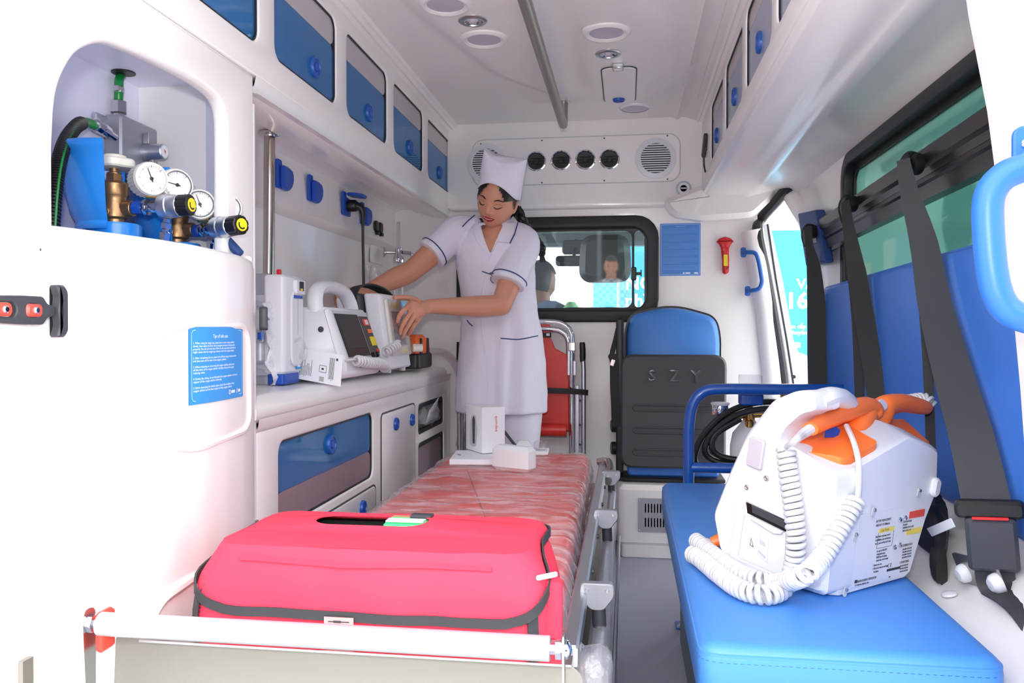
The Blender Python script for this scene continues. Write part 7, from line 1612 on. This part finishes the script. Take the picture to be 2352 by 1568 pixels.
# even out the cut edge of the neck opening
ec = {}
for f_ in keep:
    for i in range(len(f_)):
        e_ = (min(f_[i], f_[i - 1]), max(f_[i], f_[i - 1])); ec[e_] = ec.get(e_, 0) + 1
nbr = {}
for (i, j), c_ in ec.items():
    if c_ == 1: nbr.setdefault(i, []).append(j); nbr.setdefault(j, []).append(i)
for _ in range(14):
    upd = {i: (tun.v[i] + sum((tun.v[j] for j in js), Vector()) / len(js)) / 2 for i, js in nbr.items() if len(js) == 2}
    for i, p in upd.items(): tun.v[i] = p
top = O('tunic', tun, 'uniform', nu_, smooth=180, recalc=False)
sol = top.modifiers.new('cloth', 'SOLIDIFY'); sol.thickness = 0.003; sol.offset = 0
from mathutils.bvhtree import BVHTree
TB = BVHTree.FromPolygons([tuple(v) for v in tun.v], tun.f)
def on_tunic(x, z, off=0.003):
    h = TB.ray_cast(Vector((x * (1 - 0.0), 2.5, z)), Vector((0, 1, 0)))
    if h[0] is None: return Vector((x, 2.95, z))
    return h[0] + h[1] * (off if h[1].y < 0 else -off)
def tline(pts, r=0.0022):
    mb = MB(); P = [on_tunic(p.x, p.y, 0.002) for p in spline([(x, z, 0) for x, z in pts], 6)]; mb.tube(P, r, 6); return mb
def XZ(p): return (p[0], p[2])
for pts in ([XZ((-0.472, 3.02, 0.853)), XZ((-0.406, 3.02, 0.849)), XZ((-0.341, 3.02, 0.862))], [XZ((-0.533, 2.96, 1.103)), XZ((-0.505, 2.96, 1.093)), XZ((-0.482, 2.96, 1.09))], [XZ((-0.606, 3.04, 0.922)), XZ((-0.594, 3.04, 0.909)), XZ((-0.581, 3.04, 0.899))]):
    O('piping', tline(pts), 'navy', top)
def cuff(c, d, r, name='cuff_piping'):
    mb = MB(); M = T(c) @ zto(d); P = []
    for k in range(40):
        a_ = 2 * PI * k / 40; o = c - d * 0.022 + (M.to_3x3() @ Vector((math.cos(a_), math.sin(a_), 0))) * 0.12
        h = TB.ray_cast(o, (c - d * 0.022 - o).normalized(), 0.119)
        if h[0] is not None: P.append(h[0] - (c - d * 0.022 - o).normalized() * 0.0025)
    if len(P) > 3: mb.tube(P, 0.0024, 6, closed=True); O(name, mb, 'navy', top)
cuff(RSl, rdir, 0.065); cuff(LSl, ldir, 0.07)
# collar and lapels
def lapel(pts, inner):
    W = []
    for (p, l_) in pts:
        q = on_tunic(p[0], p[2], 0.004 + l_); W.append(q)
    mb = MB(); c = sum(W, Vector()) / len(W); c = c + Vector((0.0, -0.004, 0))
    n = len(W); mb.v = W + [w_ + Vector((0.001, 0.006, 0)) for w_ in W] + [c]
    for i in range(n):
        j = (i + 1) % n; mb.f += [(i, j, 2 * n), (i, i + n, j + n, j)]; mb.m += [0, 0]
    return mb
LAP_L = [((-0.545, 2.95, 1.299), 0.010), ((-0.579, 2.97, 1.307), 0.006), ((-0.612, 2.97, 1.269), 0.002), ((-0.587, 2.96, 1.252), 0.002), ((-0.562, 2.95, 1.248), 0.002), ((-0.549, 2.95, 1.209), 0.001), ((-0.503, 2.95, 1.153), 0.001), ((-0.526, 2.95, 1.242), 0.004), ((-0.536, 2.95, 1.27), 0.006)]
LAP_R = [((-0.464, 2.95, 1.262), 0.006), ((-0.458, 2.95, 1.281), 0.008), ((-0.428, 2.97, 1.299), 0.012), ((-0.402, 2.97, 1.273), 0.008), ((-0.404, 2.96, 1.233), 0.004), ((-0.422, 2.95, 1.2), 0.002), ((-0.477, 2.95, 1.206), 0.002), ((-0.487, 2.95, 1.182), 0.001), ((-0.503, 2.95, 1.153), 0.001)]
O('collar', lapel(LAP_L, 0), 'uniform', top, smooth=60); O('collar', lapel(LAP_R, 0), 'uniform', top, smooth=60)
def cline(pts, offs=0.009):
    mb = MB(); mb.tube([on_tunic(p[0], p[2], o) + Vector((0, -0.003, 0)) for p, o in pts], 0.0022, 6); return mb
O('collar_piping', cline([((-0.61, 2.97, 1.268), 0.006), ((-0.594, 2.97, 1.289), 0.009), ((-0.576, 2.97, 1.308), 0.012)]), 'navy', top)
O('collar_piping', cline([((-0.402, 2.97, 1.274), 0.013), ((-0.407, 2.96, 1.233), 0.010), ((-0.424, 2.95, 1.2), 0.008)]), 'navy', top)
ot = MB(); ot.tube([on_tunic(*XZ(p), 0.002) for p in ((-0.506, 2.95, 1.15), (-0.526, 2.97, 1.075), (-0.545, 3, 0.979), (-0.542, 3.02, 0.88), (-0.527, 3.03, 0.765), (-0.52, 3.03, 0.649))], 0.0025, 6); O('front_seam', ot, 'uniform', top)
em = MB(); em.tube([on_tunic(p.x, p.y, 0.002) for p in spline([(-0.487, 2.95, 1.083)[::2] + (0,), (-0.497, 2.95, 1.084)[::2] + (0,), (-0.503, 2.95, 1.072)[::2] + (0,), (-0.492, 2.95, 1.059)[::2] + (0,)], 5)], 0.0016, 5); O('chest_emblem', em, 'charcoal', top)
for sx in (-1, 1):
    pk = MB(); pts = [(-0.472, 3.02, 0.861), (-0.469, 3.02, 0.675), (-0.34, 3.02, 0.691), (-0.34, 3.02, 0.871)]
    if sx == 1:
        pk.tube([on_tunic(p[0], p[2], 0.0015) for p in pts], 0.0016, 5); O('pocket_seam', pk, 'uniform', top)
# trousers and shoes
tr = MB(); hp0 = Vector((-0.494, 3.16, 0.726))
for s_, x0, x1 in ((-1, -0.555, -0.565), (1, -0.415, -0.42)):
    limb(tr, [(x0, 3.16, 0.76), (x0 + 0.005, 3.155, 0.55), (x1, 3.15, 0.30), (x1, 3.16, 0.07)], [0.088, 0.083, 0.066, 0.060], 18, 6)
tr.sph((-0.485, 3.16, 0.78), (0.15, 0.11, 0.10), 20, 12)
trm = fuse(tr, 0.008, 6, 0.5); O('trousers', trm, 'uniform', nu_, smooth=180)
for x1 in (-0.565, -0.42):
    sh = MB(); sh.loft([ell(x1, 3.12 + dy, z, hx, hy, 20) for z, hx, hy, dy in ((0.0, 0.042, 0.115, 0), (0.02, 0.045, 0.118, 0), (0.045, 0.040, 0.10, 0.01), (0.065, 0.036, 0.06, 0.04), (0.085, 0.034, 0.04, 0.05))]); O('shoe', sh, 'chart_white', nu_)
# face
for sx in (-1, 1):
    O('eyebrow', face_line(HM, [(sx * 0.016, 0.021), (sx * 0.030, 0.027), (sx * 0.047, 0.021)], 0.0026, 0.0006), 'hair', nu_)
    O('eyelashes', face_line(HM, [(sx * 0.018, 0.000), (sx * 0.031, -0.0055), (sx * 0.045, 0.001)], 0.0021, 0.0012), 'hair', nu_)
    O('eyelid_crease', face_line(HM, [(sx * 0.018, 0.006), (sx * 0.031, 0.010), (sx * 0.046, 0.006)], 0.0011, 0.0002), 'skin_dark', nu_)
up_lip = [(-0.026, -0.0490), (-0.014, -0.0455), (-0.005, -0.0430), (0.0, -0.0445), (0.005, -0.0430), (0.014, -0.0455), (0.026, -0.0490), (0.013, -0.0515), (0.0, -0.0530), (-0.013, -0.0515)]
lo_lip = [(-0.025, -0.0500), (-0.013, -0.0535), (0.0, -0.0550), (0.013, -0.0535), (0.025, -0.0500), (0.015, -0.0605), (0.0, -0.0645), (-0.015, -0.0605)]
O('lips', face_patch(HM, up_lip), 'lips', nu_, smooth=80); O('lips', face_patch(HM, lo_lip), 'lips', nu_, smooth=80)
O('teeth', face_line(HM, [(-0.017, -0.0512), (0.0, -0.0538), (0.017, -0.0512)], 0.0016, 0.0014), 'chart_white', nu_)
# hair under the cap, centre parting
def hairc(a, b, c):
    if b > 0.2 and c < 0.02: return False
    if b < -0.05: return c > -0.62
    side = abs(a)
    return c > 0.70 - 1.05 * max(0, side - 0.10) ** 1.3 and c > -0.15 and (b < 0.30 or c > 0.2)
O('hair', shell(HM, hairc, 1.055, wav=0.012), 'hair', nu_, smooth=80, recalc=False)
# braid
br0 = [HM @ Vector((0.045, -0.085, -0.045)), Vector((-0.392, 3.04, 1.288)), Vector((-0.371, 3.075, 1.254)), Vector((-0.349, 3.085, 1.222)), Vector((-0.33, 3.08, 1.193)), Vector((-0.317, 3.07, 1.165))]
P = spline(br0, 14); n = len(P)
for k in range(3):
    mb = MB(); Q = []
    for i, p in enumerate(P):
        t = (P[min(i + 1, n - 1)] - P[max(i - 1, 0)]).normalized(); s1 = t.cross(Vector((0, 1, 0.2))).normalized(); s2 = t.cross(s1); ph = i / n * 2 * PI * 3.2 + k * 2 * PI / 3
        tap = 1.0 if i < n * 0.8 else 1 - 0.6 * (i - n * 0.8) / (n * 0.2); Q.append(p + (s1 * math.sin(ph) * 0.0125 + s2 * math.sin(2 * ph) * 0.006) * tap)
    mb.tube(Q, [0.0125 * (1.0 if i < n * 0.8 else 1 - 0.7 * (i - n * 0.8) / (n * 0.2)) for i in range(n)], 10); O('braid', mb, 'hair', nu_)
mb = MB()
for k in range(7): mb.tube([P[int(n * 0.86)], P[-1] + Vector((0.004 * (k - 3), 0.002 * (k % 3), -0.022 - 0.004 * (k % 2)))], [0.006, 0.0012], 6)
O('braid_tail', mb, 'hair', nu_)
# cap: folded cloth with two raised corners
cp_ = MB(); rings = []; N_ = 48
for t_ in (0.0, 0.12, 0.3, 0.5, 0.7, 0.86, 0.95, 1.0):
    ring = []
    for k in range(N_):
        a_ = 2 * PI * k / N_; ca, sa = math.cos(a_), math.sin(a_)
        bx_, by_, bz_ = 0.0800 * ca, (0.078 if sa > 0 else 0.097) * sa - 0.002, 0.080 - 0.060 * max(0, abs(ca)) ** 2.2 - (0.075 * max(0, -sa) ** 1.2)
        top_z = 0.146 + 0.026 * abs(ca) ** 2.2
        tx_, ty_ = 0.083 * ca, 0.030 * sa - 0.010
        e = t_ ** 1.35
        ring.append(HM @ Vector((bx_ + (tx_ - bx_) * e, by_ + (ty_ - by_) * e, bz_ + (top_z - bz_) * t_)))
    rings.append(ring)
cp_.loft(rings, caps=False); cp_.f.append(tuple(range(7 * N_, 8 * N_))); cp_.m.append(0)
cap = O('nurse_cap', cp_, 'uniform', nu_, smooth=70)
sc_ = cap.modifiers.new('cloth', 'SOLIDIFY'); sc_.thickness = 0.002; sc_.offset = 0


# ================================================================ CAB BEYOND THE BULKHEAD WINDOW
cb = MB(); cb.box((-0.2, 4.2, 1.50), (1.75, 1.5, 0.06), ch=0.01); cb.box((-0.2, 4.96, 1.445), (1.70, 0.10, 0.10), ch=0.02)
cb.box((-1.06, 4.2, 0.45), (0.05, 1.5, 0.9))
cw = MB(); cw.box((0.64, 4.4, 0.40), (0.05, 1.2, 0.9), ch=0.01); O('wall_cab_right', cw, 'chart_white', None, 'white cab door beyond the side doorway', kind='structure')
cb.box((-0.2, 4.2, -0.02), (1.75, 1.6, 0.04)); cb.box((-0.2, 5.0, 0.45), (1.7, 0.5, 0.86), ch=0.05)
cb.tube([(-1.0, 5.15, 0.85), (-0.96, 4.8, 1.48)], 0.035, 8); cb.tube([(0.60, 5.15, 0.85), (0.56, 4.8, 1.48)], 0.035, 8)
O('wall_cab', cb, 'cab_grey', None, 'grey cab roof lining, pillars and dashboard', kind='structure')
def cab_seat(x, y, zh, label, w=0.255, h=0.25):
    t = thing('cab_seat', (x, y, 0.0), label, 'seat', 'black seats in the cab')
    hd_ = roundpoly([(-w / 2, zh - h / 2 + 0.02), (w / 2, zh - h / 2 + 0.02), (w / 2 * 0.92, zh + h / 2), (-w / 2 * 0.92, zh + h / 2)], 0.07, 7)
    a = MB(); a.prism([(x + p, z) for p, z in hd_], 0, 0.10, FB(y), ch=0.03); O('headrest', a, 'black_textured', t)
    for dx in (-0.063, 0.063):
        a = MB(); a.cyl((x + dx, y - 0.05, zh - h / 2 - 0.14), (x + dx, y - 0.05, zh - h / 2 + 0.04), 0.006, 10); O('post', a, 'steel', t)
    a = MB(); a.prism(roundpoly([(x - 0.25, 0.2), (x + 0.25, 0.2), (x + 0.24, zh - h / 2 - 0.10), (x - 0.24, zh - h / 2 - 0.10)], 0.07, 6), -0.06, 0.12, FB(y), ch=0.04); O('backrest', a, 'black_textured', t)
    a = MB(); a.prism(rrb(x - 0.25, x + 0.25, y, y + 0.5, 0.06), 0.12, 0.34, ch=0.04); O('seat_cushion', a, 'black_textured', t)
cab_seat(-0.105, 4.0, 1.22, 'black cab seat with large headrest in the middle of the bulkhead window')
cab_seat(-0.62, 4.05, 1.04, 'black cab seat the driver sits in, left in the bulkhead window', 0.24, 0.18)
mr_ = thing('rear_view_mirror', (-0.33, 4.8, 1.27), 'dark interior rear-view mirror hanging at the windscreen', 'mirror')
a = MB(); a.prism(rr(0.17, 0.062, 0.02), 0, 0.02, FB(4.75) @ T(-0.33, 1.29, 0), ch=0.006); O('housing', a, 'charcoal', mr_)
a = MB(); a.tube([(-0.31, 4.74, 1.31), (-0.30, 4.78, 1.36), (-0.30, 4.82, 1.42)], 0.010, 8); O('stalk', a, 'charcoal', mr_)
sv = MB(); sv.prism(rr(0.36, 0.085, 0.02), 0, 0.02, FB(4.8) @ T(-0.20, 1.375, 0), ch=0.006); O('sun_visor', sv, 'black_textured', None, 'dark sun visor above the rear-view mirror', 'sun visor')
# driver seen from behind
dv = thing('person', (-0.44, 4.25, 0.3), 'man in grey blue shirt sitting in the cab, head seen from behind', 'person')
HD = head_frame(Vector((-0.462, 4.32, 1.142)), (0.75, 0.60, -0.05), 0, math.radians(8), 0)
d0 = head_mb(HD, 48, 40); db = MB(); db.add(d0.v, d0.f)
hx_, hy_, hz_ = HD.translation
limb(db, [(hx_, hy_ - 0.01, hz_ - 0.06), (hx_, hy_, hz_ - 0.16)], [0.055, 0.06]); limb(db, [(hx_ - 0.22, hy_ + 0.02, hz_ - 0.26), (hx_ - 0.26, hy_ + 0.1, hz_ - 0.5), (hx_ - 0.2, hy_ + 0.35, hz_ - 0.55)], [0.045, 0.04, 0.03]); limb(db, [(hx_ + 0.2, hy_ + 0.02, hz_ - 0.26), (hx_ + 0.24, hy_ + 0.1, hz_ - 0.5), (hx_ + 0.2, hy_ + 0.35, hz_ - 0.55)], [0.045, 0.04, 0.03])
db.loft([ell(hx_, hy_ + 0.02, z, w_, d_, 24) for z, w_, d_ in ((hz_ - 0.7, 0.14, 0.1), (hz_ - 0.4, 0.15, 0.1), (hz_ - 0.22, 0.17, 0.09), (hz_ - 0.14, 0.07, 0.06))])
O('body', fuse(db, 0.008, 4, 0.5), 'skin_dark', dv, smooth=180)
O('hair', shell(HD, lambda a, b, c: (b < 0.15 and c > -0.42) or c > 0.5, 1.09), 'hair', dv, smooth=80, recalc=False)
ds = MB(); ds.loft([ell(hx_, hy_ + 0.02, z, w_, d_, 28) for z, w_, d_ in ((hz_ - 0.75, 0.17, 0.13), (hz_ - 0.4, 0.18, 0.13), (hz_ - 0.22, 0.215, 0.115), (hz_ - 0.15, 0.19, 0.10), (hz_ - 0.10, 0.085, 0.075))]); mat('shirt_blue', rgb(96, 120, 150), 0.8); O('shirt', ds, 'shirt_blue', dv, smooth=60)
vs_ = MB(); vs_.loft([ell(hx_ + 0.17, hy_ - 0.03, z, w_, 0.09, 20) for z, w_ in ((hz_ - 0.6, 0.06), (hz_ - 0.3, 0.065), (hz_ - 0.15, 0.05), (hz_ - 0.11, 0.02))]); mat('vest_green', rgb(150, 216, 160), 0.8); O('vest', vs_, 'vest_green', dv, smooth=60)
# standing man outside behind the open doors; he shows as a reflection in the bulkhead glass
push(T(-0.15, 0, 0))
rm = thing('person', (-0.26, -1.9, -0.65), 'smiling man in checked shirt standing behind the open rear doors', 'person')
HR = head_frame(Vector((-0.26, -1.85, 1.02)), (0.08, 1, -0.05), 0, math.radians(3), math.radians(-4))
d0 = head_mb(HR, 56, 48); db = MB(); db.add(d0.v, d0.f)
for sx in (1, -1): db.sph((0, 0, 0), (0.008, 0.017, 0.03), 10, 8, T(HR @ Vector((0.071 * sx, -0.006, -0.01))) @ HR.to_3x3().to_4x4())
limb(db, [(-0.26, -1.87, 0.95), (-0.26, -1.88, 0.84)], [0.052, 0.06])
limb(db, [(-0.46, -1.88, 0.78), (-0.52, -1.84, 0.52), (-0.36, -1.62, 0.52)], [0.05, 0.042, 0.028]); limb(db, [(-0.06, -1.88, 0.78), (0.0, -1.84, 0.52), (-0.16, -1.62, 0.52)], [0.05, 0.042, 0.028])
for hx2, sx in ((-0.34, 1), (-0.18, -1)):
    W_ = Vector((hx2 - 0.02 * sx, -1.62, 0.52)); P_ = Vector((hx2 + 0.02 * sx, -1.57, 0.53))
    hand(db, W_, P_, [P_ + Vector((0.012 * sx, 0.028, 0.022 - 0.015 * k)) for k in range(4)], [[P_ + Vector((0.030 * sx, 0.040, 0.022 - 0.015 * k)), P_ + Vector((0.044 * sx, 0.034, 0.020 - 0.015 * k)), P_ + Vector((0.046 * sx, 0.018, 0.020 - 0.015 * k))] for k in range(4)], [P_ + Vector((0, 0, 0.016)), P_ + Vector((0.012 * sx, 0.016, 0.034)), P_ + Vector((0.026 * sx, 0.028, 0.040)), P_ + Vector((0.036 * sx, 0.036, 0.042))])
db.loft([ell(-0.26, -1.88, z, w_, d_, 24) for z, w_, d_ in ((0.2, 0.13, 0.09), (0.6, 0.15, 0.1), (0.78, 0.17, 0.08), (0.86, 0.07, 0.06))])
O('body', fuse(db, 0.006, 3, 0.4), 'skin', rm, smooth=180)
O('hair', shell(HR, lambda a, b, c: (b < 0.05 and c > -0.35) or c > 0.52, 1.07), 'hair', rm, smooth=80, recalc=False)
for sx in (-1, 1):
    O('eyebrow', face_line(HR, [(sx * 0.014, 0.021), (sx * 0.030, 0.027), (sx * 0.048, 0.020)], 0.0032, 0.0006), 'hair', rm); O('eye', face_line(HR, [(sx * 0.018, 0.002), (sx * 0.031, 0.004), (sx * 0.045, 0.002)], 0.0034, 0.0012), 'hair', rm)
O('lips', face_patch(HR, lo_lip), 'lips', rm, smooth=80); O('teeth', face_line(HR, [(-0.02, -0.050), (0.0, -0.054), (0.02, -0.050)], 0.003, 0.0018), 'chart_white', rm)
sm_ = MB(); sm_.loft([ell(-0.26, -1.88, z, w_, d_, 30) for z, w_, d_ in ((0.12, 0.18, 0.125), (0.45, 0.175, 0.12), (0.68, 0.195, 0.115), (0.78, 0.205, 0.10), (0.84, 0.16, 0.085), (0.885, 0.075, 0.07))])
limb(sm_, [(-0.43, -1.88, 0.79), (-0.50, -1.85, 0.62), (-0.51, -1.83, 0.55)], [0.062, 0.06, 0.06], tip=False); limb(sm_, [(-0.09, -1.88, 0.79), (-0.02, -1.85, 0.62), (-0.01, -1.83, 0.55)], [0.062, 0.06, 0.06], tip=False)
m = mat('shirt_check', rgb(190, 194, 204), 0.8); nt2 = m.node_tree; ck = nt2.nodes.new('ShaderNodeTexChecker'); ck.inputs['Scale'].default_value = 26; ck.inputs[1].default_value = rgb(220, 222, 228); ck.inputs[2].default_value = rgb(110, 116, 130)
nt2.links.new(nt2.nodes['Texture Coordinate'].outputs['Object'], ck.inputs[0]); nt2.links.new(ck.outputs[0], nt2.nodes['Principled BSDF'].inputs['Base Color'])
O('shirt', fuse(sm_, 0.008, 4, 0.5), 'shirt_check', rm, smooth=180)
tm = MB()
for x in (-0.35, -0.17): limb(tm, [(x, -1.88, 0.16), (x, -1.87, -0.2), (x, -1.88, -0.58)], [0.095, 0.075, 0.06])
O('trousers', fuse(tm, 0.012, 4, 0.5), 'charcoal', rm, smooth=180)
for x in (-0.35, -0.17):
    a = MB(); a.loft([ell(x, -1.84, -0.65 + z, w_, d_, 18) for z, w_, d_ in ((0.0, 0.045, 0.13), (0.03, 0.048, 0.13), (0.06, 0.04, 0.09), (0.09, 0.038, 0.06))]); O('shoe', a, 'black_plastic', rm)
ph = MB(); ph.box((-0.26, -1.53, 0.54), (0.11, 0.012, 0.17), ch=0.006); O('phone', ph, 'charcoal', None, 'dark phone held by the man behind the open doors', 'phone')

pop()
# ================================================================ OUTSIDE
g = MB(); g.box((0, 5, -0.70), (80, 80, 0.10)); O('ground', g, 'asphalt', None, 'pale paved ground outside the van', kind='structure')
bb = thing('billboard', (1.9, 9.0, -0.65), 'large cyan billboard with white lettering beyond the side doorway', 'billboard')
a = MB(); a.box((1.7, 9.05, 0.68), (4.2, 0.06, 2.56)); O('panel', a, 'cyan_board', bb)
for x in (-0.3, 3.7):
    a = MB(); a.box((x, 9.12, 0.65), (0.08, 0.08, 2.6)); O('post', a, 'steel', bb)
M = FB(9.018)
for body, size, x, z, b in (('VẬN', 0.15, 1.80, 1.335, 0.004), ('16', 0.24, 1.68, 1.125, 0.008), ('NGÔI', 0.20, -0.02, 1.34, 0.005), ('nhì', 0.20, -0.02, 1.15, 0.005)):
    a = MB(); a.text(body, size, M @ T(x, z, 0), 0.002, bold=b); O('lettering', a, 'print_white', bb)
for body, z in (('năm', 1.255), ('phẩm', 1.175)):
    a = MB(); a.text(body, 0.085, M @ T(1.955, z, 0), 0.002, bold=0.003); O('lettering', a, 'print_white', bb)
for body, z in (('an cấp cứu', 0.91), ('chuyên dụng', 0.845)):
    a = MB(); a.text(body, 0.062, M @ T(1.73, z, 0), 0.002, bold=0.002); O('lettering', a, 'print_white', bb)
a = MB(); a.prism(rrb(1.76, 1.84, 0.70, 0.76, 0.01), 0, 0.003, M); O('panel_mark', a, 'print_white', bb)
a = MB(); a.prism(roundpoly([(1.82, 0.66), (1.95, 0.60), (2.15, 0.52), (2.3, 0.2), (2.2, -0.3), (1.7, -0.3), (1.7, 0.55)], 0.04), 0, 0.002, M); mat('cyan_light', rgb(170, 228, 244), 0.5); O('panel_picture', a, 'cyan_light', bb)
bl = thing('building', (2, 14, -0.65), 'pale concrete building behind the billboard', 'building')
a = MB(); a.box((3.5, 15.0, 0.85), (9.0, 2.0, 3.0)); O('wall', a, 'concrete', bl)
a = MB(); a.box((3.5, 14.6, 2.45), (9.4, 2.8, 0.22)); O('roof_slab', a, 'concrete', bl)
for x in (0.2, 1.6, 3.0):
    a = MB(); a.box((x, 13.98, 1.2), (0.9, 0.06, 1.1)); wd = O('window', a, 'cab_grey', bl)
    a = MB(); a.box((x, 13.94, 1.2), (0.8, 0.02, 1.0)); O('pane', a, 'screen_dark', wd)

hl = thing('building', (0, -11, -0.65), 'added unseen dark hall behind the open rear doors, darkening the window reflection', 'building')  # unseen hall added so the bulkhead glass reflects dark instead of bright sky
a = MB(); a.box((0, -11.5, 1.6), (40, 1.0, 4.5)); O('wall', a, 'charcoal', hl)
a = MB(); a.box((0, -11.2, 3.95), (41, 2.0, 0.25)); O('roof_slab', a, 'cab_grey', hl)
for k in range(9):
    a = MB(); a.box((-14 + 3.5 * k, -10.97, 1.3), (2.6, 0.06, 2.8)); wd = O('window', a, 'cab_grey', hl)
    a = MB(); a.box((-14 + 3.5 * k, -10.93, 1.3), (2.4, 0.02, 2.6)); O('pane', a, 'screen_dark', wd)
